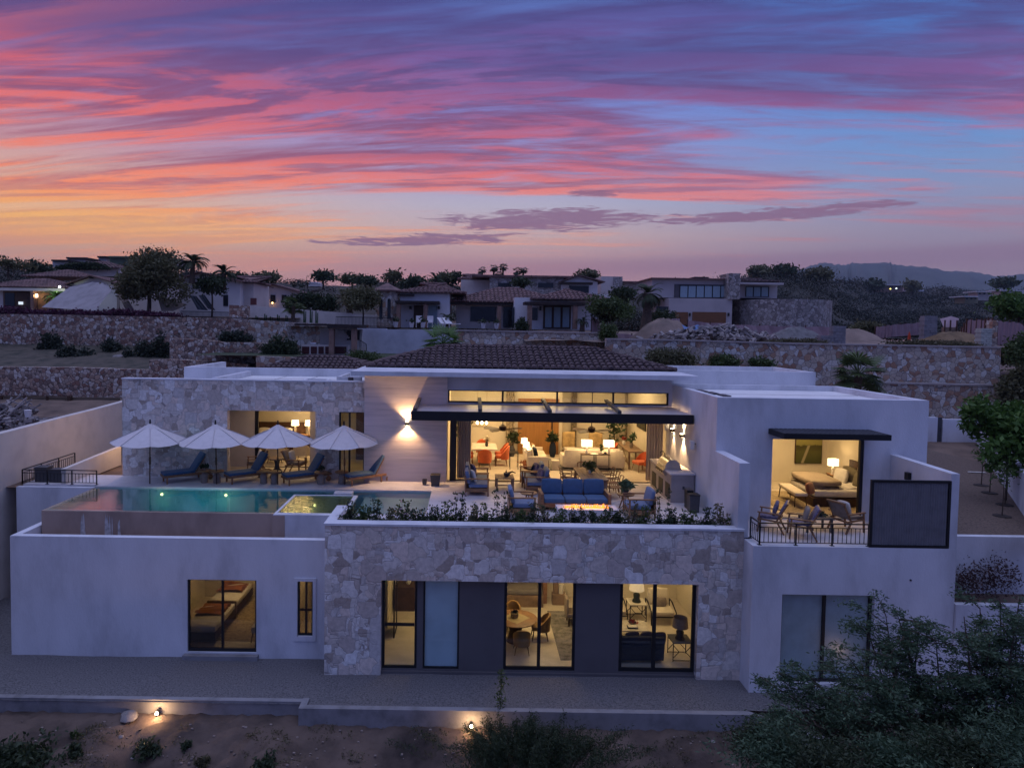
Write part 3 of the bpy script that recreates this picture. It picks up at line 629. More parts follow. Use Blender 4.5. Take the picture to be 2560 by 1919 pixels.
g.v = [(-13.5 + 12.2 * i / nx, 21.55 + 3.07 * j / ny, 4.158) for j in range(ny + 1) for i in range(nx + 1)]
g.f = [(j * (nx + 1) + i, j * (nx + 1) + i + 1, (j + 1) * (nx + 1) + i + 1, (j + 1) * (nx + 1) + i) for j in range(ny) for i in range(nx)]
g.build('pool_water', WATER, PL)
m = MB(); m.box(-6.12, -3.86, 21.32, 21.56, 3.1, 4.18); m.box(-6.12, -6.04, 21.56, 23.9, 4.1, 4.185); m.box(-4.0, -3.86, 21.56, 23.9, 4.1, 4.185); m.box(-6.04, -4.0, 23.82, 23.9, 4.1, 4.185); m.build('spa_wall', PLASTER, PL)
box('spa_side_pier', POOLW, PL, -6.14, -5.75, 21.30, 21.32, 3.1, 4.15)
box('spa_basin', mat('green_spa_plaster', (.56, .50, .38), .7, .1, 1.2), PL, -6.04, -4.0, 21.56, 23.82, 3.3, 3.5)
box('spa_basin', MATS['green_spa_plaster'], PL, -6.04, -4.0, 23.72, 23.82, 3.5, 4.15)
MB().box(-6.04, -4.0, 21.56, 23.82, 4.168, 4.172).build('spa_water', glass_mat('spa_water', (.85, .92, .78), .03, 1.33, .8, .02), PL)
box('spa_step', PLASTER, PL, -4.75, -4.1, 24.0, 24.4, 4.0, 4.22)
def poollight(x, y, z, pw):
    m = MB(); m.tube([(x, y, z), (x, y - .03, z)], .045, 12); m.build('underwater_light', emit_mat('pool_lamp_lens', (1., .72, .34), 5.) if 'pool_lamp_lens' not in MATS else MATS['pool_lamp_lens'], PL)
    lamp('POINT', (x, y - .38, z - .12), pw, (1., .80, .45), .06, name='underwater_beam')
for px in (405, 565): q = at(px, 1228, 24.6); poollight(q[0], 24.6, 3.95, 4)
q = at(787, 1254, 23.72); poollight(q[0] , 23.72, 3.86, 2.2)
lamp('AREA', (-9.5, 23.2, 2.85), 26, (.5, .92, 1.), 3., (PI, 0, 0), sizey=1.2, name='pool_teal_fill')  # added fill under the water, tints the pool teal; no fixture here
for k, (x0, w_, s_) in enumerate(((-12.35, .13, 5), (-11.55, .3, 9), (-11.2, .12, 3))):
    rg = random.Random(k); m = MB()
    for j in range(s_): x = x0 + rg.uniform(0, w_); m.prism([(x, 3.12), (x + .05 + rg.uniform(0, .05), 3.12), (x + .04, rg.uniform(3.5, 4.1)), (x + .015, rg.uniform(3.7, 4.12))], 21.492 - j * .0005, 21.499, 'y')
    m.build('mineral_streak', mat('mineral_deposit', (.52, .50, .50), .9, .2, 8.), PL)
# ---------------- railings ----------------
def railing(label, segs, h=.62, sp=.14, posts=(), name='railing', loc=(0, 0, 0)):
    r_ = thing(name, label, 'railing', loc); t = MB(); b = MB()
    for (x0, y0, z0, x1, y1, z1) in segs:
        A = Vector((x0, y0, z0)); B = Vector((x1, y1, z1)); U = Vector((0, 0, 1)); t.bar(A + U * h, B + U * h, .045, .03); b.bar(A + U * .07, B + U * .07, .02, .02); b.bar(A + U * (h - .12), B + U * (h - .12), .02, .02)
        n = max(1, int((B - A).length / sp))
        for i in range(1, n):
            p = A.lerp(B, i / n); b.bar(p + U * .07, p + U * (h - .12), .014)
        k = max(1, round((B - A).length / 1.05))
        for i in range(k + 1):
            p = A.lerp(B, i / k); ps = MB(); ps.bar(p + U * .01, p + U * h, .035); ps.box(p.x - .05, p.x + .05, p.y - .05, p.y + .05, p.z, p.z + .01); ps.build('post', BLK, r_)
    t.build('handrail', BLK, r_); b.build('balusters', BLK, r_); return r_
railing('black metal railing around the bedroom balcony with two chairs', [(8.24, 18.97, 4.18, 11.3, 18.97, 4.18), (8.24, 18.97, 4.18, 8.24, 19.6, 4.18)], .62, .12)
railing('black metal railing over the stair at the left end of the pool', [(-16.35, 24.86, 4.2, -13.62, 24.86, 4.2), (-16.35, 24.86, 4.2, -16.35, 28.2, 4.2)], .52, .13)
sc_ = thing('slatted_screen', 'black framed dark corrugated privacy screen beside the balcony', 'screen', (12.375, 18.9, 4.19))
m = MB(); m.box(-1.115, -1.05, -.05, .02, 0, 1.9); m.box(1.05, 1.115, -.05, .02, 0, 1.9); m.box(-1.05, 1.05, -.05, .02, 0, .07); m.box(-1.05, 1.05, -.05, .02, 1.83, 1.9); m.build('frame', BLK, sc_)
m = MB()
for k in range(30): x = -1.05 + k * .07; m.add([(x, -.005, .07), (x + .035, -.03, .07), (x + .07, -.005, .07), (x, -.005, 1.83), (x + .035, -.03, 1.83), (x + .07, -.005, 1.83)], [(0, 1, 4, 3), (1, 2, 5, 4)])
m.build('corrugated_panel', mat('anthracite_sheet', (.19, .185, .20), .5, .1, 3.), sc_)
# pool-end walls
t = thing('stair_wall', 'low white wall closing the stair beside the pool', 'wall', (0, 0, 0)); box('wall', PLASTER, t, -16.42, -13.62, 24.62, 24.8, -.5, 4.14)
t = thing('low_garden_wall', 'low sloping pinkish wall behind the stair railing', 'wall', (0, 0, 0)); m = MB(); m.prism([(24.9, 4.1), (28.9, 4.1), (28.9, 4.9), (24.9, 4.76)], -14.95, -14.78, 'x'); m.build('wall', PLASTER2, t)
t = thing('pot_planter', 'dark box planter on the stair landing', 'planter', (-15.3, 25.4, 4.2)); MB().prism([(-.25, 0), (.25, 0), (.3, .45), (-.3, .45)], -.25, .25, 'y').build('pot', GREYM, t)
t = thing('pump_cabinet', 'dark grey cabinet behind the stair railing at the left', 'cabinet', (-15.9, 25.4, 4.2)); m = MB(); m.box(-.22, .22, -.2, .2, 0, .5).box(-.24, .24, -.22, .22, .5, .54); m.build('cabinet', GREYM, t)
# ---------------- ground behind ----------------
DIRT = mat('dry_brown_earth', (.17, .115, .085), .95, .22, .9, .5, 12., col2=(.085, .058, .045), det=8.)
DIRT2 = mat('pale_building_plot_earth', (.25, .18, .145), .95, .3, .5, .5, 8., col2=(.13, .10, .08), det=8.)
HILLM = mat('scrub_hillside', (.040, .036, .026), .95, .3, .05, .3, 2., col2=(.014, .016, .012), det=8.)
SCRUBM = leaf_mat('hill_scrub_leaves', (.008, .010, .006), (.040, .042, .024), trans=.1)
GRASSM = mat('lawn', (.05, .065, .03), .95, .3, 2., .4, 20.)
def sheet(name, x0, x1, y0, y1, zf, mt, nx=20, ny=20, lab=None):
    m = MB(); m.v = [(x0 + (x1 - x0) * i / nx, y0 + (y1 - y0) * j / ny, zf(x0 + (x1 - x0) * i / nx, y0 + (y1 - y0) * j / ny)) for j in range(ny + 1) for i in range(nx + 1)]
    m.f = [(j * (nx + 1) + i, j * (nx + 1) + i + 1, (j + 1) * (nx + 1) + i + 1, (j + 1) * (nx + 1) + i) for j in range(ny) for i in range(nx)]
    return struct(m, name, mt, True)
def hn(x, y, s=1.): return math.sin(x * .7 * s + 1.3) * math.cos(y * .9 * s + .4) * .5 + math.sin(x * 1.7 * s + y * 1.1 * s) * .3 + math.sin(x * 3.9 * s - y * 3.1 * s) * .15
sheet('ground', -3000, 3000, -200, 3200, lambda x, y: -9. if y < 300 else -30, DIRT, 12, 12)
sheet('yard_ground', -60, 60, 24.9, 46.4, lambda x, y: 4.06 + max(0, min(1, (y - 34) / 10)) * (1.05 if x < -12 else .9) + .04 * hn(x, y), DIRT, 60, 30)
sheet('terrace_bed', -70, -13, 46.4, 54.3, lambda x, y: 7.0 + (y - 46.4) / 7.9 * 1.4 + .12 * hn(x, y), mat('weedy_earth', (.095, .078, .058), .95, .3, 1.2, .5, 12., col2=(.03, .034, .022), det=8.), 60, 12)
sheet('upper_terrain', -80, -14, 54.4, 92, lambda x, y: 10.7 + (y - 54) * .02 + .1 * hn(x, y, .4), DIRT, 40, 20)
sheet('patio_lawn', -18, 0, 44.2, 51.8, lambda x, y: 8.15, GRASSM, 10, 5)
sheet('middle_terrain', -14, 8, 51.9, 92, lambda x, y: 10.1 + max(0, y - 60) * .03, DIRT, 30, 20)
sheet('building_plot', 3.5, 36, 42.4, 92, lambda x, y: 9.42 + max(0, y - 46) * .012 + .12 * hn(x, y, .7), DIRT2, 70, 60)
def ss(t, a, b): t = max(0, min(1, (t - a) / (b - a))); return t * t * (3 - 2 * t)
RP = [(-1.2, 135), (-.7, 140), (-.42, 132), (-.3, 112), (-.15, 112), (0, 112), (.15, 112), (.27, 120), (.36, 134), (.44, 146), (.50, 148), (.55, 126), (.62, 104), (.78, 108), (.84, 124), (1.2, 130)]
YR = [(-1.2, 210), (.2, 230), (.36, 300), (.5, 330), (.6, 620), (1.2, 640)]
def lut(T, u):
    if u <= T[0][0]: return T[0][1]
    for (a, p), (b, q) in zip(T, T[1:]):
        if u <= b: return p + (q - p) * ss(u, a, b)
    return T[-1][1]
def hillz(u, y):
    yr = lut(YR, u); k = ss(y, 84, yr) * .55 + .45 * max(0, min(1, (y - 84) / (yr - 84))); px = lut(RP, u)
    z = 9.6 + px * min(y, yr) / 1707 * k
    if y > yr: z -= (y - yr) * .12
    return z + hn(u * 40, y * .045) * .010 * (y - 80) * (.3 if y < 120 else 1)
m = MB(); NU, NY = 150, 60; us = [-1.1 + 2.3 * i / NU for i in range(NU + 1)]; ys = [86 * (760 / 86) ** (j / NY) for j in range(NY + 1)]
m.v = [(u * y, y, hillz(u, y)) for y in ys for u in us]; m.f = [(j * (NU + 1) + i, j * (NU + 1) + i + 1, (j + 1) * (NU + 1) + i + 1, (j + 1) * (NU + 1) + i) for j in range(NY) for i in range(NU)]
struct(m, 'hills', HILLM, True)
MPT = [(1780, 712), (1900, 700), (1995, 677), (2030, 663), (2062, 656), (2085, 661), (2117, 662), (2131, 656), (2172, 659), (2224, 656), (2238, 662), (2316, 668), (2366, 677), (2431, 680), (2499, 691), (2530, 688), (2600, 684), (2700, 690)]
def mountain(pts, Y, depth, name, mt, seed):
    rng = random.Random(seed); m = MB(); rows = 9; cols = 110; K = len(pts)
    for j in range(rows + 3):
        for i in range(cols + 1):
            t = i / cols * (K - 1); k = min(int(t), K - 2); f = t - k; px = pts[k][0] * (1 - f) + pts[k + 1][0] * f; py = pts[k][1] * (1 - f) + pts[k + 1][1] * f
            top = at(px, py, Y); h = min(1., j / rows) if j <= rows else 1 - (j - rows) * .3
            y = Y - depth * (1 - j / rows); rid = math.sin(i * .55) * .5 + math.sin(i * 1.3 + j) * .3 + rng.uniform(-.2, .2)
            x = top[0] * y / Y; z = (top[2] + rng.uniform(-3.5, 3.5)) * (h ** .8) + (30 * rid * h * (1 - h) * 2.5)
            m.v.append((x, y, z))
    n = cols + 1; m.f = [(j * n + i, j * n + i + 1, (j + 1) * n + i + 1, (j + 1) * n + i) for j in range(rows + 2) for i in range(cols)]
    return struct(m, name, mt, True)
mountain(MPT, 3000, 1500, 'mountain', mat('far_mountain_scrub', (.08, .085, .075), 1., .2, .004, 0), 3)
# scrub over the hills: nobody could count it
rng = np.random.default_rng(5); pts = []; 
while len(pts) < 15000:
    u = rng.uniform(-.8, .95); y = 92 * (640 / 92) ** rng.uniform(0, 1) if u > .3 else rng.uniform(92, 235)
    if u < .3 and rng.uniform() < .72: continue
    if math.sin(u * 31 + y * .02) * math.sin(y * .05 + u * 9) > .62: continue
    if -.24 < u < -.13 and y > 110 and rng.uniform() < .9: continue
    pts.append((u, y))
Vs = []; tot = 0
for lo, hi, sz in ((0, 160, .5), (160, 260, .7), (260, 420, 1.0), (420, 900, 1.6)):
    P = [(u * y, y, hillz(u, y) + .35 * sz * 2) for u, y in pts if lo <= y < hi]
    if P: V_, N_ = leaves(rng, P, sz * .5, 26, (sz * 1.5, sz * 1.5, sz * .7), 1.3); Vs.append(V_); tot += N_
tag(leaf_obj('hillside_scrub', np.concatenate(Vs), tot, SCRUBM), 'dark dry scrub covering the hillsides and the valley behind', 'scrub', kind='stuff')
# ---------------- retaining walls ----------------
def pwall(name, label, pts, Y, zb, mt, th=.5, cap=None, cat='wall', ends=None):
    """wall whose top follows photograph points at distance Y"""
    t = thing(name, label, cat, (0, 0, 0)); P = [at(px, py, Y) for px, py in pts]; poly = [(p[0], p[2]) for p in P]
    MB().prism(poly + [(poly[-1][0], zb), (poly[0][0], zb)], Y, Y + th, 'y').build('wall', mt, t)
    if cap:
        m = MB()
        for a, b in zip(P, P[1:]): m.bar((a[0], Y + th / 2 - .02, a[2] + .04), (b[0], Y + th / 2 - .02, b[2] + .04), th + .12, .09)
        m.build('cap', cap, t)
    return t
CAPC = mat('pale_wall_cap', (.42, .36, .34), .85, .1, 2.)
pwall('retaining_wall', 'lowest red fieldstone retaining wall at the left, above the rubble', [(-60, 916), (180, 918), (300, 922), (373, 924), (373, 899), (425, 898), (560, 905), (620, 910)], 46., 3.5, RET)
pwall('retaining_wall', 'long red fieldstone retaining wall under the bougainvillea at the left', [(-60, 784), (120, 786), (330, 790), (573, 795), (632, 800)], 54., 6.5, RET)
pwall('retaining_wall', 'stepped fieldstone wall beside the planted terrace', [(424, 845), (520, 850), (560, 856), (640, 856), (740, 862)], 48.5, 5., RET)
pwall('retaining_wall', 'short tall fieldstone pier near the white boundary wall', [(573, 762), (620, 764), (620, 797)], 54.6, 9., RET)
pwall('retaining_wall', 'grey stone wall left of the outdoor kitchen', [(620, 798), (640, 800), (745, 806), (920, 812)], 52.6, 7.5, RET2)
pwall('retaining_wall', 'low stone wall below the patio lawn with trailing plants', [(640, 890), (760, 894), (900, 896), (1010, 900)], 43.8, 4., RET2)
pwall('plaster_wall', 'pale blue grey plaster wall between the stair and the palm', [(893, 819), (966, 821), (966, 823), (1090, 824), (1150, 826)], 51.2, 7.6, mat('blue_grey_plaster', (.56, .55, .60), .85, .12, .7, .2, 20.), cap=None)
pwall('retaining_wall', 'fieldstone retaining wall below the hacienda lawn', [(1135, 827), (1300, 830), (1516, 834), (1516, 858), (1545, 860)], 44.6, 5., RET2, cap=CAPC)
pwall('retaining_wall', 'tall pinkish fieldstone wall across the building plot at the right', [(1516, 849), (1700, 852), (1980, 860), (2300, 866), (2503, 870)], 42., 4., RET2, cap=CAPC)
pwall('retaining_wall', 'lower ledge of the pinkish fieldstone wall at the right', [(2180, 958), (2360, 962), (2485, 965)], 41.4, 4., RET2, cap=CAPC)
t = thing('retaining_wall', 'end face of the tall fieldstone wall beside the dark slope', 'wall'); a = at(2503, 870, 42); MB().box(a[0] - .5, a[0], 42.5, 52, 4, a[2]).build('wall', RET2, t)
pwall('boundary_wall', 'cream boundary wall running below the far house, with small cactus', [(619, 763), (700, 770), (800, 777), (960, 789)], 56.5, 9.6, PLASTER2)
# ---------------- garden walls near the villa ----------------
t = thing('boundary_wall', 'long white boundary wall running up the left side of the plot', 'wall', (0, 0, 0))
m = MB(); m.prism([(12, -3), (35, -3), (35, 6.32), (31.2, 6.20), (29.0, 6.16), (24.7, 6.06), (12, 6.02)], -17.3, -17.0, 'x'); m.build('wall', PLASTER2, t)
t = thing('yard_wall', 'white yard wall beyond the side of the bedroom block', 'wall', (0, 0, 0)); a = at(2318, 1043, 37); b = at(2345, 1041, 37)
m = MB(); m.box(12, b[0], 37, 37.2, 4, a[2]); c = at(2358, 1046, 37); d = at(2440, 1049, 37); m.box(c[0], d[0] + 1.6, 37, 37.2, 4, d[2]); m.build('wall', PLASTER, t)
g_ = thing('yard_gate', 'narrow black metal gate in the white yard wall', 'gate', ((b[0] + c[0]) / 2, 37.05, 4.2)); w_ = (c[0] - b[0]) / 2 - .02; m = MB(); m.box(-w_, w_, 0, .05, .05, 1.45); m.build('gate_leaf', GREYM, g_); box('handle', BLK, g_, w_ * .5, w_ * .7, -.04, 0, .7, .85)
t = thing('boundary_wall', 'white boundary wall along the right edge behind the small trees', 'wall', (0, 0, 0)); m = MB(); P = [onz(2442, 1113, 4.2), onz(2500, 1200, 4.2), onz(2560, 1290, 4.2), onz(2640, 1420, 4.2)]
for a, b in zip(P, P[1:]): m.prism([(a[0], a[1]), (b[0], b[1]), (b[0] + .25, b[1]), (a[0] + .25, a[1])], 4.0, 5.55, 'z')
m.build('wall', PLASTER, t)
sheet('side_yard', 13.6, 24, 19.95, 37, lambda x, y: 4.2 + .02 * hn(x, y, 1.5), mat('brown_gravel', (.15, .105, .080), .95, .3, 14., .6, 60., det=8.), 12, 20)
t = thing('retaining_wall', 'white retaining wall beside the villa with dry shrubs at its foot', 'wall', (0, 0, 0)); m = MB(); m.box(13.72, 24, 19.75, 19.95, 1.5, 4.27); m.build('wall', PLASTER, t)
sheet('planting_strip', 13.7, 24, 18.98, 19.75, lambda x, y: 2.58, DIRT, 6, 2)
t = thing('retaining_wall', 'lower white wall behind the mesquite tree at the right', 'wall', (0, 0, 0)); m = MB(); m.box(13.72, 26, 18.78, 18.98, -2, 2.62); m.build('wall', PLASTER, t)
# ---------------- neighbouring houses ----------------
DKW = mat('dark_window_glass', (.02, .022, .028), .15, .1, 2.); DKB = mat('dark_timber_beam', (.035, .022, .020), .7, .2, 3.)
SANDS = mat('pink_sandstone_column', (.30, .18, .14), .8, .15, 3., .2)
HWALL = mat('hacienda_white_wall', (.80, .76, .76), .85, .06, .6, .2, 20.); HWALL2 = mat('hacienda_shaded_wall', (.66, .58, .54), .85, .08, .6, .2, 20.)  # second one is a darker copy of the white wall, shade put into its colour
MODW = mat('modern_house_render', (.50, .45, .45), .85, .06, .5)
CURT = mat('curtain_behind_glass', (.30, .40, .46), .4, .1, 3., stretch=(10, 1, 1)); GARAGE = mat('garage_wood', (.20, .085, .035), .6, .15, 2., stretch=(1, 1, 5))
def bp(name, mt, parent, x0, x1, yt, yb, Y, d=.3, lab=None):
    a = at(x0, (yt + yb) / 2, Y); b = at(x1, (yt + yb) / 2, Y); t_ = at((x0 + x1) / 2, yt, Y)[2]; b_ = at((x0 + x1) / 2, yb, Y)[2]
    o = MB().box(a[0], b[0], Y, Y + d, b_, t_).build(name, mt, parent)
    if lab: o['label'] = lab
    return o
def hip(parent, x0, x1, yeave, Y, D, rise, sp=.34, mt=None, ov=.5):
    a = at(x0, yeave, Y); b = at(x1, yeave, Y); z = (a[2] + b[2]) / 2
    return tiles(a[0], b[0], Y - ov, Y - ov + D, z, rise, sp, .55, parent, mt or TILE2, sides='FLR')
def gable(name, mt, parent, pts, Y, d): P = [at(x, y, Y) for x, y in pts]; return MB().prism([(p[0], p[2]) for p in P], Y, Y + d, 'y').build(name, mt, parent)
def slab_roof(parent, pts, Y0, Y1, th, mt, name='tile_roof'):
    """pitched roof planes following gable outline points, ridges running away from us"""
    m = MB(); P = [at(x, y, Y0) for x, y in pts]
    for a, b in zip(P, P[1:]):
        n = max(1, int(math.hypot(b[0] - a[0], b[2] - a[2]) / .45)); k = max(1, int((Y1 - Y0) / .3))
        a_, b_ = (a, b) if a[2] < b[2] else (b, a)
        for i in range(k):
            y = Y0 - .2 + i * .3; m.bar((a_[0], y, a_[2] + .05), (b_[0], y, b_[2] + .05), .2, .12)
        m.add([(a[0], Y0 - .3, a[2]), (b[0], Y0 - .3, b[2]), (b[0], Y1, b[2]), (a[0], Y1, a[2])], [(0, 1, 2, 3), (3, 2, 1, 0)])
    return m.build(name, mt, parent)
# left house
h = thing('neighbour_house', 'lit white house with tiled porch at the far left above the fieldstone wall', 'house')
bp('wall', HWALL2, h, -40, 158, 722, 790, 66., 4.); box_ = bp('porch_shade_panel', mat('porch_interior', (.20, .12, .075), .8, .2, .8), h, 8, 150, 727, 775, 65.95, .04)  # flat brown panel on the wall, dimness of the porch put into its colour
bp('door', WOODD, h, 42, 76, 731, 775, 65.85, .06); bp('window', DKW, h, 12, 36, 732, 765, 65.85, .06); bp('column', SANDS, h, 76, 84, 727, 775, 65.2, .5); bp('porch_beam', PLASTER2, h, -20, 162, 720, 727, 65.2, .5)
bp('lit_screen', emit_mat('lit_screen', (.75, .85, 1.), 1.), h, 46, 57, 754, 761, 65.7, .05)
a = at(90, 739, 65.6); MB().box(a[0] - .12, a[0] + .12, a[1] - .1, a[1] + .1, a[2] - .15, a[2] + .15).build('porch_lamp', emit_mat('porch_glow', (1., .72, .5), 7.), h); lamp('POINT', (a[0], a[1] - .3, a[2]), 45, WARM, .1, name='porch_light')
hip(h, -50, 166, 719, 66, 7., 1.0); hip(h, 60, 214, 693, 72, 6., .9)
gable('gable_wall', HWALL, h, [(172, 790), (172, 709), (228, 692), (292, 709), (292, 790)], 68, 5.); slab_roof(h, [(160, 714), (228, 690), (300, 712)], 67.6, 76, .1, TILE2)
bp('beam_end', DKB, h, 222, 230, 691, 696, 67.4, .3); bp('beam_end', DKB, h, 172, 178, 706, 711, 67.4, .3); bp('beam_end', DKB, h, 277, 284, 706, 711, 67.4, .3)
h = thing('neighbour_house', 'tall white gabled house right of the big dark tree at the left', 'house')
gable('wall', HWALL, h, [(449, 792), (449, 700), (497, 683), (600, 702), (600, 792)], 64, 8.); slab_roof(h, [(440, 703), (497, 681), (608, 705)], 63.6, 74, .1, TILE2)
bp('window', DKW, h, 482, 497, 706, 722, 63.95, .1); bp('window', DKW, h, 558, 570, 737, 765, 63.95, .1); bp('side_wing', HWALL2, h, 600, 634, 708, 792, 65, 5.); hip(h, 596, 642, 707, 65, 5., .7)
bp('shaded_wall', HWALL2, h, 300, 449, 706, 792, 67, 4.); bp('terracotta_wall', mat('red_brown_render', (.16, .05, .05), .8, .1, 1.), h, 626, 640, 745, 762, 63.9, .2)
# ridge-top roofs far left
for i, (x0, x1, yt, yb, Y, lab) in enumerate(((128, 175, 649, 668, 150, 'low flat house on the ridge, leftmost of the far rooftops'), (165, 217, 643, 665, 155, 'flat roofed house on the ridge with a projecting eave'), (243, 269, 640, 662, 160, 'narrow rooftop tower on the left ridge'), (271, 322, 640, 662, 152, 'pale green rooftop block on the left ridge'), (395, 447, 646, 668, 150, 'dark flat roof on the ridge behind the big tree'))):
    h = thing('ridge_house', lab, 'house'); bp('wall', mat('pale_green_render', (.17, .20, .13), .9, .1, .2) if i == 3 else HWALL2, h, x0 + 3, x1 - 3, yt + 3, yb, Y, 6.); bp('roof', DKB if i != 3 else MATS['pale_green_render'], h, x0, x1, yt, yt + 4, Y - .8, 8.)
h = thing('ridge_house', 'long tiled hacienda roof between the left ridge and the big tree', 'house'); bp('wall', HWALL2, h, 190, 300, 668, 690, 100, 6.); hip(h, 150, 300, 670, 100, 8., 1.2, .5)
# far house with gable, centre left
h = thing('neighbour_house', 'pale gabled house with lit lamps behind the cream boundary wall', 'house')
gable('wall', HWALL2, h, [(630, 790), (630, 722), (683, 713), (772, 737), (772, 790)], 78, 8.); slab_roof(h, [(622, 724), (683, 711), (782, 740)], 77.6, 86, .1, TILE2)
for x in (652, 676, 704): bp('window', DKW, h, x, x + 12, 737, 756, 77.9, .1)
for x, y in ((642, 748), (663, 755), (681, 757)):
    a = at(x, y, 77.6); MB().lathe([(.02, -.12), (.12, 0), (.02, .12)], (a[0], a[1]), 8, a[2]).build('wall_lantern', emit_mat('lantern_glow', (1., .55, .22), 5.), h)
h = thing('pergola', 'dark timber pergola under the palm, centre left', 'pergola'); bp('roof', DKB, h, 780, 850, 742, 747, 72, 4.)
for x in (786, 842): bp('post', DKB, h, x, x + 6, 747, 775, 72, .4)
h = thing('ridge_house', 'low pale dome-roofed house on the bare hill', 'house'); bp('wall', HWALL2, h, 768, 800, 708, 716, 190, 5.); bp('roof', HWALL, h, 772, 795, 705, 709, 190, 5.)
# centre hacienda
h = thing('hacienda', 'white hacienda with tiled roofs, stone tower and pergolas behind the villa', 'house')
a = at(964, 760, 56); m = MB(); R_ = 30 * 56 / 1707; zt = at(964, 728, 56)[2]; zb = 9.8
m.prism([(a[0] + R_ * math.cos(PI / 8 + k * PI / 4), 57 + R_ * math.sin(PI / 8 + k * PI / 4)) for k in range(8)], zb, zt, 'z'); tw = m.build('stone_tower', RET2, h)
m = MB(); m.lathe([(R_ * 1.3, 0), (R_ * 1.32, .12), (R_ * .6, .45), (.05, .75)], (a[0], 57), 8, zt); m.build('tower_roof', TILE2, h)
for x in (948, 968.5):
    q = at(x + 4, 770, 56); w2_ = 4 * 56 / 1707; m = MB(); m.prism([(q[0] - w2_, at(0, 786, 56)[2] + .1), (q[0] + w2_, at(0, 786, 56)[2] + .1), (q[0] + w2_, at(x, 750, 56)[2])] + [(q[0] + w2_ * math.cos(t_), at(x, 750, 56)[2] + w2_ * math.sin(t_)) for t_ in (.5, 1., 1.57, 2.1, 2.6)] + [(q[0] - w2_, at(x, 750, 56)[2])], 57 - R_ * .95 - .03, 57 - R_ * .9, 'y'); m.build('arched_window', DKW, h)
bp('wall', HWALL, h, 1000, 1124, 733, 822, 57, 6.); hip(h, 990, 1165, 733, 57, 8., 1.0, .36); bp('door', WOODD, h, 1034, 1058, 763, 820, 56.9, .08); bp('door', CURT, h, 1071, 1093, 763, 820, 56.9, .08)
bp('pergola_beam', DKB, h, 988, 1098, 752, 758, 55, 2.2); bp('column', SANDS, h, 1059, 1068, 760, 822, 55.2, .4); bp('column', SANDS, h, 991, 1001, 760, 822, 55.2, .4); bp('chimney_ledge', DKB, h, 994, 1035, 735, 739, 56.6, .5)
for x in (1023, 1094): bp('wall_lantern', BLK, h, x, x + 6, 765, 773, 56.7, .15)
bp('side_wall', HWALL2, h, 1140, 1300, 757, 822, 60, 5.); bp('porch_shade_panel', DKW, h, 1176, 1240, 767, 803, 59.9, .08); bp('porch_shade_panel', DKW, h, 1258, 1284, 768, 818, 59.9, .08); bp('column', SANDS, h, 1243, 1253, 765, 822, 58, .45)  # dark flat panels on a solid wall paint the shade inside the porch
hip(h, 1118, 1430, 757, 58.8, 9., 1.45, .36); bp('roof_beam', DKB, h, 1122, 1300, 757, 762, 58.4, .4)
bp('wall', HWALL, h, 1286, 1495, 745, 824, 57, 6.); hip(h, 1328, 1530, 750, 56, 7., 1.0, .36); bp('pergola_beam', DKB, h, 1312, 1464, 755, 762, 54.6, 2.)
for x in (1319, 1433): bp('column', SANDS, h, x, x + 11, 763, 823, 54.7, .45)
bp('french_window', WOODD, h, 1358, 1427, 764, 822, 56.9, .08)
for x in (1363, 1385, 1407): bp('curtained_pane', CURT, h, x, x + 16, 768, 818, 56.84, .05)
bp('window', DKW, h, 1330, 1344, 769, 800, 56.9, .08); bp('window', DKW, h, 1280, 1286, 768, 820, 56.9, .08)
m = MB(); q = at(1351, 770, 56.8); m.box(q[0] - .08, q[0] + .08, 56.75, 56.9, q[2] - .2, q[2] + .15); m.build('wall_lantern', BLK, h)
# white pots, chairs on the hacienda terrace
for i, x in enumerate((989, 1029, 1057.5, 1208, 1241)):
    a = at(x, 819 if i < 3 else 825, 53.5); t = thing('terrace_pot', ('white square pot by the iron railing', 'white square pot left of the bistro table', 'white square pot right of the bistro table', 'large white pot before the dark porch', 'small white pot beside the porch column')[i], 'pot', (a[0], 53.5, 10.12), 0, 'white pots on the hacienda terrace')
    m = MB(); m.add([(-.13, -.13, 0), (.13, -.13, 0), (.13, .13, 0), (-.13, .13, 0), (-.2, -.2, .42), (.2, -.2, .42), (.2, .2, .42), (-.2, .2, .42)], [(0, 3, 2, 1), (4, 5, 6, 7), (0, 1, 5, 4), (1, 2, 6, 5), (2, 3, 7, 6), (3, 0, 4, 7)]); m.build('pot', mat('white_glazed_pot', (.62, .60, .62), .6, .05, 3.), t)
    rg = np.random.default_rng(i); V_, N_ = leaves(rg, [(0, 0, .55)], .12, 40, (.14, .14, .12)); leaf_obj('plant', V_, N_, LEAFD, t)
for i, (x, lab) in enumerate(((1047, 'pale wicker chair left of the iron table'), (1075, 'pale wicker chair right of the iron table'))):
    a = at(x, 815, 54.5); t = thing('terrace_chair', lab, 'chair', (a[0], 54.5, 10.12), 0, 'wicker chairs on the hacienda terrace'); box('seat', HWALL, t, -.22, .22, -.2, .2, .38, .45); box('backrest', HWALL, t, -.24, .24, .2, .26, .45, .95)
    for q in ((-.2, -.18), (.2, -.18), (-.2, .2), (.2, .2)): box('leg', HWALL, t, q[0] - .02, q[0] + .02, q[1] - .02, q[1] + .02, 0, .38)
for i, x in enumerate((1115, 1128)):
    a = at(x, 815, 54); t = thing('sun_lounger', ('white sun lounger by the palm, left one', 'white sun lounger by the palm, right one')[i], 'sun lounger', (a[0], 54, 10.12), .6, 'loungers on the hacienda terrace'); m = MB(); m.box(-.3, .3, -.9, .3, .3, .36); m.build('seat', HWALL, t); m = MB(); m.bar((0, .3, .33), (0, .9, .8), .6, .06); m.build('backrest', HWALL, t)
